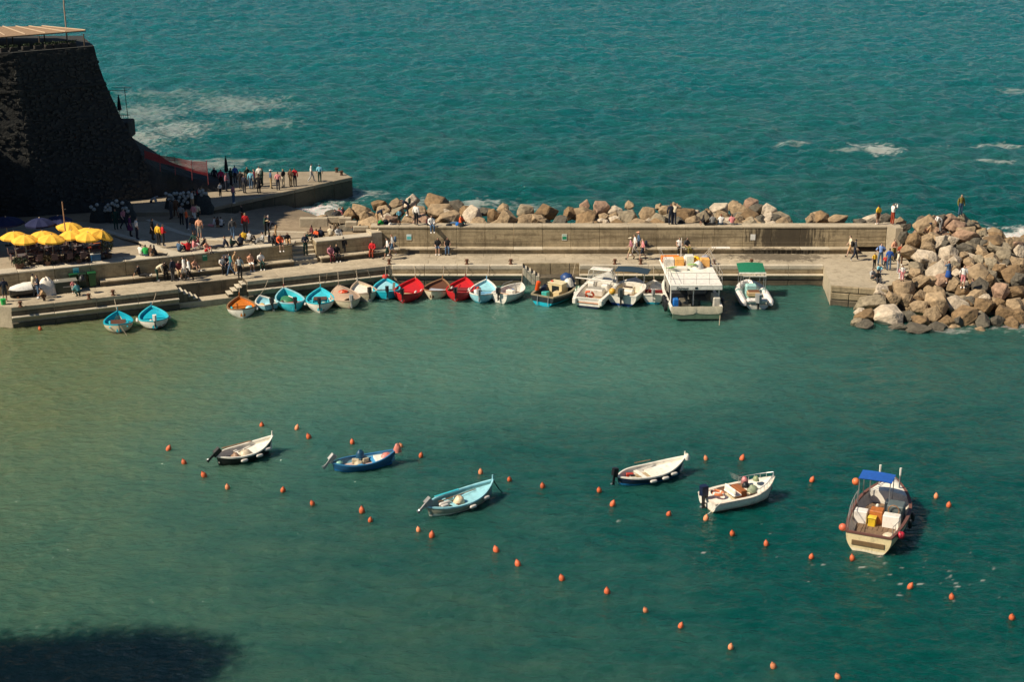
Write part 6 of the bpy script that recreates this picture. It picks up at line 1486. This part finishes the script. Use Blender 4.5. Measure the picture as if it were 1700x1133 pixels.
def cloth_mesh(pn, kind, var):
    key = (pn, kind, var)
    if key in CLO: return CLO[key]
    m2, V, N, FC, lab, C_, jt = body_mesh(pn)
    h, cw = np.array(jt['head']), np.array(jt['crown']); axis = (cw - h) / np.linalg.norm(cw - h); fw = np.array(jt['nose']) - h; fw /= np.linalg.norm(fw)
    sets = {'shirt': {'torso', 'uarm'} | ({'farm'} if var == 'l' else set()), 'trousers': {'hips', 'thigh'} | ({'shin'} if var == 'l' else set()), 'shoe': {'foot'}, 'hair': {'head'}}[kind]
    if kind == 'shirt' and var == 'v': sets = {'torso'}
    off = {'shirt': .020, 'trousers': .014, 'shoe': .012, 'hair': .016}[kind]
    keep = []
    for i, f in enumerate(FC):
        if lab[i] not in sets: continue
        if kind == 'shoe' and (C_[i][1] > 0) != (var == 'l'): continue
        if kind == 'hair':
            r = C_[i] - h; a, b = r @ axis, r @ fw
            lo = -.16 if var == 'long' else -.03
            if not (a > lo and (b < .035 or a > .075)): continue
        keep.append(f)
    used = sorted({j for f in keep for j in f}); mp = {j: i for i, j in enumerate(used)}
    extra = 1.6 if (kind == 'hair' and var == 'long') else 1.0
    me = bpy.data.meshes.new(kind)
    me.from_pydata([tuple(V[j] + N[j] * off * extra) for j in used], [], [tuple(mp[j] for j in f) for f in keep])
    me.polygons.foreach_set('use_smooth', [True] * len(keep)); me.materials.append(None); me.update()
    CLO[key] = me; return me
_cap = MB(); _cap.lathe([(.02, .075), (.085, .05), (.112, 0), (.112, -.02)], 12); _cap.box((.13, 0, -.01), (.14, .16, .015)); CAPM = _cap.mesh('cap', FENDW, 50)
_bp = MB(); _bp.bbox((-.23, 0, .16), (.20, .30, .46), .07); PACKM = _bp.mesh('backpack', FENDW, 60)
_sk = MB(); _sk.lathe([(.15, .06), (.18, -.12), (.24, -.42), (.23, -.43)], 14); SKM = _sk.mesh('skirt', FENDW, 60)
SKIN = [mat('skin_a', (.46, .27, .18), .6, .06), mat('skin_b', (.36, .20, .13), .6, .06), mat('skin_c', (.52, .33, .24), .6, .06)]
HAIR = {'d': mat('hair_dark', (.018, .013, .010), .7, .2), 'b': mat('hair_brown', (.07, .04, .022), .7, .2), 'l': mat('hair_blond', (.36, .24, .12), .7, .2), 'g': mat('hair_grey', (.35, .34, .33), .8, .2), 'r': mat('hair_red', (.20, .07, .025), .7, .2)}
COLS = {'white': (232, 226, 218), 'black': (24, 24, 27), 'navy': (26, 34, 52), 'grey': (130, 128, 124), 'dgrey': (64, 64, 66), 'red': (196, 34, 40), 'orange': (226, 96, 50), 'yellow': (226, 180, 50), 'green': (44, 176, 84), 'dgreen': (28, 58, 50), 'teal': (70, 130, 134), 'blue': (40, 84, 160), 'lblue': (130, 160, 214), 'denim': (70, 96, 124), 'pink': (222, 140, 140), 'tan': (186, 150, 110), 'khaki': (172, 150, 112), 'maroon': (88, 28, 38), 'purple': (84, 36, 84), 'brown': (92, 64, 46), 'cream': (222, 206, 176), 'olive': (120, 110, 50), 'rust': (150, 60, 34), 'peach': (222, 160, 126), 'plaid': (170, 110, 120), 'lgrey': (176, 174, 170), 'magenta': (140, 30, 80), 'sky': (120, 190, 210)}
bpy.context.view_layer.update()
DGRAPH = bpy.context.evaluated_depsgraph_get()
def surf(mode, x, y):
    if mode == 'Q': return P(x, y, QZ + .024)
    if mode == 'W': p = P(x, y, WZ); p.y = max(113.75, min(p.y, 114.75)); return p
    if mode == 'V': return Vector((P(x, y, WZ).x, 113.78, WZ))
    if mode == 'P': return P(x, y, PZ)
    if mode == 'T':
        p = PT(x, y)
        return p + Vector((0, 0, .01)) if p.y > 111 else P(x, y, TZ + .012)
    if mode == 'M': return Vector((P(x, y, QZ).x, 113.16, BZ))
    if mode == 'L': s_, _ = LQs(x, y, QZ); return LQ(s_, PO - .36, BZ)
    if mode == 'U': s_, _ = LQs(x, y, BZ); return LQ(s_, PO - .36, BZ)
    if mode == 'E': s_, _ = LQs(x, y, TZ); return LQ(s_, PO + .02, TZ + .012)
    if mode == 'S': s_, _ = LQs(x, y, QZ + .3); return LQ(s_, PO + .1, QZ + .57)
    hit, loc, *_ = scene.ray_cast(DGRAPH, Vector((0, 0, CAMH)), _ray(x, y).normalized())
    if not hit or loc.z < .8 or loc.y > 122: loc = PM(x, y) + Vector((0, 0, .5))
    for dy in (.15, -.1, -.35, -.6):                     # stand on top of the boulder there, not inside it
        h2, l2, *_ = scene.ray_cast(DGRAPH, Vector((loc.x, loc.y + dy, 14)), Vector((0, 0, -1)))
        if h2 and abs(l2.z - loc.z) < .55: return l2
    return loc + Vector((0, -.35, 0))
def person(mode, x, y, pn, face, top, bot, label, sl='s', lg='l', hair='d', group='people on the quay', s=1.0, cap=None, pack=None, skirt=None, long=False):
    me, *_rest = body_mesh(pn); jt = POSES[pn]
    o = link('person', me, None, label, 'person', group, None, surf(mode, x, y) - Vector((0, 0, .0)), (0, 0, math.radians(face)))
    o.scale = (s, s, s)
    sk_ = SKIN[int(x * 7 + y) % 3]
    def part(kind, var, m):
        c = link(kind, cloth_mesh(pn, kind, var), o); c.material_slots[0].link = 'OBJECT'; c.material_slots[0].material = m
    o.material_slots[0].link = 'OBJECT'; o.material_slots[0].material = sk_
    if top: part('shirt', sl, cloth(*COLS[top]))
    if bot: part('trousers', lg, cloth(*COLS[bot]))
    for sd in 'lr': part('shoe', sd, cloth(*COLS['black' if (x + y) % 3 else 'white']))
    part('hair', 'long' if long else 'short', HAIR[hair])
    def acc(nm_, mesh, jn, col):
        c = link(nm_, mesh, o, loc=jt[jn]); c.material_slots[0].link = 'OBJECT'; c.material_slots[0].material = cloth(*COLS[col])
        if jn == 'crown': c.location = Vector(jt['crown']) - Vector((0, 0, .02))
        return c
    if cap: acc('cap', CAPM, 'crown', cap)
    if pack: acc('backpack', PACKM, 'spine', pack)
    if skirt: acc('skirt', SKM, 'pelvis', skirt)
    return o
FL_, FM_ = -67, -90
GQ1, GT, GPI, GW, GR, GPL = 'people on the left quay', 'people on the terrace', 'people on the far pier', 'people on the breakwater wall', 'people on the rocks', 'people on the platform'
def grp(g, rows):
    for r in rows:
        kw = r[8] if len(r) > 8 else {}
        person(*r[:8], group=g, **kw)
grp(GQ1, [
 ('Q', 9, 501, 'stand', 110, 'navy', 'dgrey', 'person in dark t-shirt and grey shorts by the green bucket', dict(lg='s')),
 ('Q', 57, 493, 'stand', 20, 'cream', 'dgrey', 'person in a cream top standing left of one in navy, beside the tarpaulins', dict(sl='l')),
 ('Q', 65, 496, 'fold', 200, 'navy', 'denim', 'person in navy t-shirt and jeans beside the white tarpaulins', dict()),
 ('Q', 75, 499, 'crouch', 200, 'tan', 'brown', 'person in tan crouching at the quay edge near the tarpaulins', dict(s=.95)),
 ('Q', 122, 487, 'stand', -60, 'pink', 'white', 'small child in pink in front of the green bins', dict(s=.55, lg='s')),
 ('Q', 131, 492, 'crouch', 150, 'teal', 'dgreen', 'person in grey-green crouching before the green bins', dict(sl='l')),
 ('L', 228, 462, 'legs', -10, 'black', 'black', 'person in black lounging alone at the left of the bench', dict()),
 ('Q', 262, 467, 'bend', 10, 'cream', 'dgreen', 'person in a cream jacket leaning forward beside the bench', dict(sl='l')),
 ('L', 274, 463, 'sit', FL_, 'black', 'black', 'dark-haired person in black sitting with long hair on the bench', dict(sl='l', long=True)),
 ('Q', 288, 467, 'stand', 150, 'navy', 'dgrey', 'person in navy jacket standing in front of the bench', dict(sl='l')),
 ('L', 297, 461, 'sit', FL_, 'maroon', 'khaki', 'person in maroon t-shirt and khaki trousers on the bench', dict()),
 ('Q', 307, 464, 'walk', 170, 'white', 'white', 'bare-legged person in white walking behind another in white shirt', dict(lg='s', sl='l')),
 ('Q', 315, 467, 'walk', 180, 'white', 'black', 'person in white shirt and black trousers walking left along the quay', dict(sl='l')),
 ('U', 321, 447, 'knees', -40, 'peach', 'black', 'person in peach top with drawn-up knees on the bench', dict(sl='v', lg='s')),
 ('L', 369, 452, 'sit', FL_, 'white', 'black', 'person in white t-shirt sitting below the grey-white panel', dict()),
 ('L', 375, 452, 'sit', FL_, 'navy', 'navy', 'person in navy sitting close beside one in white t-shirt', dict(sl='l')),
 ('Q', 384, 458, 'walk', 190, 'teal', 'denim', 'dark-haired person in teal top and jeans walking', dict(long=True)),
 ('Q', 392, 454, 'stand', -30, 'tan', 'tan', 'blond person in tan between the teal and dark jacket walkers', dict(hair='l')),
 ('Q', 399, 463, 'stand', -80, 'lgrey', 'black', 'person in pale top and black trousers at the head of the landing stairs', dict(sl='s', pack='black')),
 ('L', 416, 448, 'sit', FL_, 'peach', 'white', 'person in peach top and white skirt on the bench', dict(skirt=None, lg='s', sl='v')),
 ('U', 433, 437, 'sit', FL_, 'white', 'dgreen', 'person in white t-shirt on the bench right of the black bag', dict()),
 ('L', 542, 428, 'sit', FL_, 'plaid', 'maroon', 'long-haired person in pink-grey on the bench right of the stairs', dict(sl='l', long=True, hair='b')),
 ('L', 553, 428, 'sit', FL_, 'black', 'black', 'blond person in black on the bench right of the stairs', dict(sl='l', hair='l')),
 ('Q', 571, 429, 'stand', 95, 'black', 'dgrey', 'person in black t-shirt and grey shorts standing at the bench right of the stairs', dict(lg='s')),
 ('L', 614, 423, 'sit', -100, 'red', 'rust', 'person all in red sitting on the bench near the standpipe', dict(sl='l')),
 ('Q', 644, 431, 'walk', 185, 'white', 'dgreen', 'person in white t-shirt and dark green shorts walking at the quay corner', dict(lg='s')),
 ('Q', 652, 425, 'walk', 185, 'lgrey', 'denim', 'person with a grey bag walking behind the one in green shorts', dict(lg='s', hair='r', pack='denim')),
 ('S', 497, 420, 'fold', -75, 'navy', 'dgreen', 'person in dark clothes standing on the terrace stairs', dict(sl='l')),
])
grp('people on the main quay', [
 ('M', 727, 422, 'sit', FM_, 'black', 'denim', 'person in black t-shirt and denim shorts on the wall bench, left of two', dict(lg='s')),
 ('M', 743, 422, 'sit', FM_, 'black', 'denim', 'person in black top and jeans on the wall bench, right of two', dict(sl='v', hair='b')),
 ('Q', 1047, 431, 'walk', 180, 'plaid', 'khaki', 'walker in a pale hat and khaki shorts on the main quay', dict(lg='s', cap='cream')),
 ('Q', 1054, 425, 'walk', 180, 'white', 'lgrey', 'walker in white t-shirt behind the hat wearer', dict(hair='b')),
 ('Q', 1060, 421, 'walk', 180, 'denim', 'navy', 'farthest walker of the four, with an orange and white cap', dict(cap='peach')),
 ('Q', 1067, 432, 'walk', 180, 'pink', 'navy', 'walker in pink top with a big dark backpack', dict(lg='s', pack='navy', hair='l')),
 ('M', 1127, 421, 'sit', FM_, 'white', 'black', 'person in white top and black trousers on the bench behind the dive boat', dict(sl='v')),
 ('M', 1139, 421, 'sit', -60, 'dgrey', 'olive', 'person in grey on the bench behind the dive boat', dict()),
 ('Q', 1411, 427, 'walk', 180, 'cream', 'tan', 'person in cream walking behind one in black near the platform', dict(lg='s')),
 ('Q', 1418, 433, 'walk', 0, 'dgrey', 'navy', 'person in dark t-shirt and trousers striding near the platform', dict(pack='black')),
])
grp(GT, [
 ('T', 233, 425, 'knees', 60, 'white', 'lgrey', 'person in white sitting left of the green shirt on the terrace edge', dict()),
 ('T', 242, 426, 'knees', 95, 'green', 'denim', 'person in bright green shirt sitting on the terrace edge', dict()),
 ('T', 250, 426, 'knees', 60, 'brown', 'tan', 'person in brown sitting right of the green shirt', dict(sl='s', hair='b')),
 ('T', 258, 425, 'legs', 0, 'black', 'black', 'person in black sitting with outstretched legs near the green shirt', dict(s=.95)),
 ('T', 297, 419, 'knees', 60, 'denim', 'navy', 'person in denim jacket sitting on the terrace edge', dict(sl='l', hair='b')),
 ('T', 313, 418, 'point', 120, 'red', 'maroon', 'person in red top stretching an arm left on the terrace edge', dict(sl='l', hair='b')),
 ('T', 321, 415, 'knees', 30, 'pink', 'white', 'person in pale pink between the red and maroon tops', dict(sl='l')),
 ('T', 331, 411, 'knees', 200, 'maroon', 'navy', 'person in maroon sitting behind the pale pink one', dict(sl='l')),
 ('T', 323, 404, 'knees', 250, 'dgreen', 'dgreen', 'person in dark green sitting behind the maroon top', dict(sl='l')),
 ('T', 341, 413, 'legs', -10, 'black', 'black', 'person in black reclining towards the right in the middle of the terrace edge', dict()),
 ('T', 342, 419, 'knees', -40, 'peach', 'red', 'bare-armed person in red skirt at the very edge of the terrace wall', dict(sl='v', lg='s')),
 ('T', 372, 411, 'legs', 190, 'navy', 'navy', 'person in dark clothes reclining towards the left on the terrace edge', dict(sl='l')),
 ('T', 383, 410, 'knees', 20, 'dgreen', 'black', 'person in dark green jumper sitting on the terrace edge', dict(sl='l', hair='b')),
 ('T', 400, 408, 'knees', 100, 'navy', 'black', 'brown-haired person in blue-grey jacket sitting on the terrace edge', dict(sl='l', hair='r', long=True)),
 ('T', 405, 401, 'knees', 100, 'yellow', 'denim', 'person in yellow t-shirt sitting on the terrace', dict()),
 ('T', 414, 402, 'knees', 60, 'lgrey', 'black', 'person in pale grey t-shirt sitting right of the yellow one', dict(hair='b')),
 ('T', 387, 398, 'walk', 95, 'dgrey', 'denim', 'person in dark grey jacket and jeans walking away on the terrace', dict(sl='l')),
 ('T', 408, 389, 'stand', 100, 'red', 'dgrey', 'person in long red jacket standing with fair hair on the terrace', dict(sl='l', hair='l')),
 ('T', 403, 374, 'fold', 200, 'black', 'rust', 'person in black top and rust trousers behind the red jacket', dict()),
 ('T', 367, 378, 'knees', 90, 'white', 'navy', 'person in white t-shirt sitting on the slipway', dict()),
 ('T', 361, 378, 'knees', 60, 'brown', 'tan', 'person in brown sitting between two in white on the slipway', dict()),
 ('T', 355, 377, 'legs', 180, 'white', 'pink', 'person in white lying back at the left of the slipway trio', dict(lg='s')),
 ('T', 438, 404, 'knees', 200, 'lgrey', 'grey', 'person in black and white striped top sitting near the stairs', dict(sl='l')),
 ('T', 446, 404, 'knees', 0, 'navy', 'black', 'person in navy sitting beside the striped top', dict(sl='l')),
 ('T', 441, 393, 'fold', 0, 'dgreen', 'black', 'person in dark green jacket standing behind the striped top', dict(sl='l')),
 ('T', 447, 393, 'fold', 190, 'navy', 'black', 'white-haired person in navy behind the striped top', dict(sl='l', hair='g')),
 ('T', 458, 394, 'bend', 180, 'navy', 'tan', 'person in navy bending over with a cap, near the stairs', dict(sl='l', hair='l', cap='khaki')),
 ('T', 455, 405, 'knees', -80, 'dgrey', 'black', 'blond person in grey jacket sitting at the terrace edge near the stairs', dict(sl='l', hair='l', long=True)),
 ('E', 464, 406, 'sit', FL_, 'orange', 'black', 'person in orange scarf and black skirt dangling pale legs over the wall', dict(sl='l', lg='s', hair='l')),
 ('T', 477, 404, 'knees', -70, 'black', 'tan', 'dark-clad person squatting just left of the stairs', dict(sl='s', hair='b')),
 ('T', 264, 408, 'stand', 60, 'yellow', 'black', 'person in yellow jacket standing beside the one in red', dict(sl='l', hair='b')),
 ('T', 272, 409, 'fold', 20, 'red', 'black', 'person in red jacket standing beside the yellow jacket', dict(sl='l', hair='b')),
 ('T', 254, 399, 'stand', 0, 'black', 'black', 'person in black dress standing left of the yellow jacket', dict(skirt='black')),
 ('T', 311, 382, 'fold', 20, 'orange', 'navy', 'person in bright orange-red vest standing on the terrace', dict(hair='b')),
 ('T', 302, 374, 'stand', 80, 'grey', 'black', 'person in grey top left of the orange-red vest', dict()),
 ('T', 322, 393, 'stand', 90, 'navy', 'denim', 'person with a dark backpack left of the tan shirt', dict(lg='s', pack='navy')),
 ('T', 332, 397, 'stand', 90, 'peach', 'grey', 'person in tan shirt and grey shorts seen from behind', dict(lg='s')),
 ('P', 320, 349, 'photo', 60, 'white', 'tan', 'bare-legged person in white with raised arms at the start of the pier', dict(lg='s', hair='r')),
 ('P', 330, 344, 'fold', 0, 'red', 'black', 'person in red in the shade at the start of the pier', dict(sl='l')),
 ('T', 328, 372, 'stand', 100, 'cream', 'dgreen', 'person in cream shirt on the terrace below the pier', dict()),
 ('T', 323, 373, 'stand', 60, 'pink', 'white', 'person in pink top and white shorts next to the cream shirt', dict(lg='s')),
 ('T', 228, 398, 'stand', 30, 'white', 'navy', 'person in white shirt and dark trousers alone in the shade', dict()),
 ('T', 217, 393, 'stand', 20, 'purple', 'black', 'person in dark purple dress left of the white shirt', dict(skirt='purple')),
 ('T', 206, 381, 'walk', -30, 'plaid', 'navy', 'person in pink plaid shirt in the shade of the tower', dict()),
 ('T', 193, 381, 'stand', -60, 'dgreen', 'dgreen', 'person in dark green left of the plaid shirt', dict(sl='l')),
 ('T', 253, 350, 'bend', 0, 'lgrey', 'navy', 'person in pale shirt bending between the two net heaps', dict(sl='l', hair='g')),
 ('T', 285, 364, 'stand', 160, 'dgrey', 'dgrey', 'person in dark coat below the net heap near the pier, left of two', dict(sl='l')),
 ('T', 293, 362, 'walk', 120, 'brown', 'brown', 'person in brown coat below the net heap near the pier, right of two', dict(sl='l')),
 ('T', 518, 392, 'sit', -150, 'maroon', 'dgreen', 'person in maroon and navy top sitting on the block corner above the stairs', dict()),
 ('T', 526, 396, 'knees', -120, 'orange', 'navy', 'person in orange-red sitting close to the navy back near the stairs', dict(s=.9)),
 ('T', 532, 396, 'knees', 80, 'navy', 'black', 'person in navy seen from behind on the block by the stairs', dict(sl='l')),
 ('T', 549, 394, 'knees', 90, 'cream', 'khaki', 'brown-haired person in cream sitting on the block', dict(hair='b')),
 ('T', 561, 394, 'knees', -60, 'lgrey', 'grey', 'person in mottled grey with white shoes sitting on the block', dict(sl='l', hair='b')),
 ('T', 557, 382, 'stand', 90, 'dgrey', 'cream', 'person in grey jumper and cream trousers seen from behind', dict(sl='l', hair='b')),
 ('T', 564, 379, 'stand', 90, 'pink', 'dgreen', 'person in pale pink shirt between grey jumper and navy jacket', dict(hair='l')),
 ('T', 570, 378, 'stand', 100, 'navy', 'navy', 'brown-haired person in navy jacket right of the pale pink shirt', dict(sl='l', hair='r', long=True)),
 ('T', 587, 384, 'knees', -70, 'maroon', 'denim', 'person in maroon sitting on the blocks, left of two', dict(hair='b')),
 ('T', 597, 383, 'knees', -50, 'black', 'khaki', 'person in black with much dark hair sitting on the blocks, right of two', dict(sl='l', long=True, hair='b')),
])
grp(GW, [
 ('W', 627, 374, 'bend', 0, 'navy', 'tan', 'person in navy bending over at the left end of the breakwater wall', dict(lg='s')),
 ('W', 663, 373, 'stand', -60, 'sky', 'dgreen', 'child in pale blue top and dark shorts on the breakwater wall', dict(s=.72, lg='s', hair='l')),
 ('R', 677, 361, 'bend', 180, 'navy', 'navy', 'person in navy with a green backpack climbing the boulders', dict(pack='dgreen')),
 ('W', 691, 374, 'stand', 60, 'white', 'black', 'person in white shirt and black trousers on the breakwater wall', dict(sl='l', hair='b')),
 ('W', 708, 374, 'knees', 0, 'maroon', 'dgrey', 'small person in maroon sitting on the breakwater wall', dict(s=.8, hair='b')),
 ('V', 716, 376, 'sit', -75, 'white', 'denim', 'person in white top and jeans dangling legs over the breakwater wall', dict(sl='l', hair='b')),
 ('W', 764, 374, 'legs', 150, 'orange', 'denim', 'person in orange shirt lying back on the breakwater wall', dict(hair='l')),
 ('W', 1113, 373, 'stand', 90, 'navy', 'navy', 'person in navy standing on the wall beside the photographer', dict(sl='l', hair='b')),
 ('W', 1119, 373, 'photo', 60, 'cream', 'navy', 'person in cream with raised arms taking a picture on the wall', dict(hair='b')),
 ('W', 1169, 374, 'legs', 0, 'black', 'black', 'long-haired person in black sitting on the wall, leftmost of the row of four', dict(long=True, s=.95)),
 ('W', 1183, 374, 'knees', 90, 'grey', 'dgrey', 'person in grey-green t-shirt sitting on the wall, second of the row of four', dict(hair='b')),
 ('W', 1197, 374, 'knees', 90, 'white', 'denim', 'red-haired person in white sitting on the wall, third of the row of four', dict(hair='r', long=True)),
 ('W', 1215, 374, 'knees', 90, 'pink', 'lgrey', 'brown-haired person in pale pink on the wall, rightmost of the row of four', dict(hair='b', long=True)),
 ('W', 1457, 373, 'stand', 120, 'yellow', 'brown', 'person in yellow top and brown shorts near the right end of the wall', dict(lg='s', s=.92)),
 ('W', 1481, 373, 'photo', 30, 'white', 'rust', 'person in white shirt and rust red trousers photographing at the wall end', dict(sl='l')),
])
grp(GR, [
 ('R', 1542, 385, 'knees', 120, 'tan', 'brown', 'person in navy cap and tan clothes sitting on the top boulders', dict(cap='navy')),
 ('R', 1561, 390, 'bend', 180, 'white', 'grey', 'person in white bending on the boulders beside the olive vest', dict()),
 ('R', 1594, 366, 'stand', -80, 'olive', 'denim', 'person in olive yellow jacket standing on the boulders', dict(sl='l', hair='l')),
 ('R', 1573, 482, 'photo', 130, 'denim', None, 'person in blue dress with raised hands on the boulders', dict(skirt='blue', hair='r')),
 ('R', 1598, 487, 'stand', -100, 'white', 'pink', 'person in white t-shirt and pink shorts on the boulders', dict(lg='s', hair='b')),
 ('R', 1614, 471, 'knees', 180, 'dgrey', 'black', 'person in dark clothes crouched in the shade on the boulders', dict(sl='l')),
])
grp(GPL, [
 ('Q', 1451, 446, 'stand', -70, 'yellow', 'black', 'child in yellow shirt on the platform', dict(s=.72)),
 ('Q', 1461, 440, 'hips', -90, 'lblue', 'denim', 'person in lilac blue shirt with hands on hips on the platform', dict()),
 ('Q', 1475, 449, 'stand', 90, 'blue', 'denim', 'person in strong blue shirt on the platform', dict()),
 ('Q', 1469, 447, 'stand', 60, 'red', 'navy', 'small child in red beside the strong blue shirt', dict(s=.62, hair='l')),
 ('Q', 1483, 433, 'fold', -60, 'peach', 'olive', 'person in peach top at the foot of the wall end', dict(hair='b')),
 ('Q', 1459, 455, 'crouch', -90, 'sky', 'denim', 'child in pale blue crouching on the platform', dict(s=.8)),
 ('Q', 1447, 464, 'knees', -60, 'lgrey', 'dgrey', 'person in pale grey t-shirt sitting on the platform', dict()),
 ('Q', 1456, 468, 'knees', -90, 'black', 'dgrey', 'person in black t-shirt and grey trousers sitting at the platform edge', dict(cap='black')),
 ('Q', 1490, 454, 'stand', -20, 'cream', 'lgrey', 'person in cream with a black shoulder bag at the boulders beside the platform', dict(pack='black')),
 ('R', 1498, 461, 'knees', -110, 'plaid', 'lgrey', 'dark-haired person in pink and grey sitting against the boulders', dict(hair='d', long=True)),
 ('R', 1498, 468, 'stand', -100, 'white', 'pink', 'child in white t-shirt at the boulders by the platform edge', dict(s=.68)),
 ('Q', 1494, 441, 'fold', -100, 'rust', 'brown', 'person in rust top at the boulders behind the cream one', dict(hair='b')),
])
grp(GPI, [
 ('P', 517, 302, 'walk', 0, 'white', 'lgrey', 'person in white alone near the pier tip, left of two', dict(hair='d')),
 ('P', 531, 303, 'stand', 90, 'sky', 'dgreen', 'person in turquoise cap near the pier tip, right of two', dict(cap='teal')),
 ('P', 490, 309, 'stand', 90, 'red', 'navy', 'person in bright red jacket on the pier', dict(sl='l', hair='b')),
 ('P', 483, 310, 'stand', 60, 'brown', 'khaki', 'person in brown top and khaki trousers left of the red jacket', dict(hair='b')),
 ('P', 471, 311, 'fold', 150, 'black', 'cream', 'blond person in black top and cream trousers on the pier', dict(hair='l')),
 ('P', 462, 316, 'stand', 90, 'pink', 'navy', 'person in coral pink top and dark trousers on the pier', dict(hair='b')),
 ('P', 450, 313, 'stand', 20, 'denim', 'khaki', 'person in white cap and blue shirt on the pier', dict(cap='white')),
 ('P', 431, 306, 'stand', 90, 'white', 'dgrey', 'person in white shirt at the edge of the pier shade', dict(hair='b')),
 ('P', 436, 309, 'fold', 180, 'dgreen', 'dgreen', 'person in dark green right of the white shirt on the pier', dict(sl='l')),
 ('P', 430, 321, 'stand', 90, 'black', 'black', 'person in long black coat at the front of the pier crowd', dict(sl='l', skirt='black')),
 ('P', 423, 311, 'stand', 200, 'maroon', 'black', 'person in maroon jacket in the pier crowd', dict(sl='l')),
 ('P', 417, 314, 'stand', 90, 'sky', 'denim', 'person in pale blue in the shaded pier crowd', dict(sl='l')),
 ('P', 411, 307, 'stand', -60, 'dgreen', 'khaki', 'person in dark green jacket at the back of the pier crowd', dict(sl='l')),
 ('P', 400, 314, 'stand', 90, 'black', 'black', 'person in black jacket in the middle of the pier crowd', dict(sl='l')),
 ('P', 391, 305, 'stand', 120, 'blue', 'navy', 'person in dark blue coat at the back of the pier crowd', dict(sl='l')),
 ('P', 384, 309, 'stand', 40, 'dgreen', 'black', 'person in black and green right of the folded parasol on the pier', dict(sl='l')),
 ('P', 368, 311, 'stand', 90, 'magenta', 'black', 'person in magenta left of the folded parasol on the pier', dict(sl='l')),
 ('P', 366, 327, 'stand', -40, 'white', 'black', 'child in white top in the dark left part of the pier', dict(s=.75)),
 ('P', 388, 338, 'stand', -20, 'plaid', 'denim', 'person in plaid shirt at the near edge of the pier', dict()),
 ('P', 357, 308, 'stand', 90, 'navy', 'black', 'leftmost person of the pier crowd, dark against the red netting', dict(sl='l')),
 ('P', 376, 318, 'fold', 0, 'plaid', 'navy', 'person in pink-grey top right of the child in white on the pier', dict(sl='l')),
 ('P', 406, 321, 'stand', 60, 'navy', 'dgrey', 'person in navy standing before the black jacket in the pier crowd', dict(sl='l')),
])
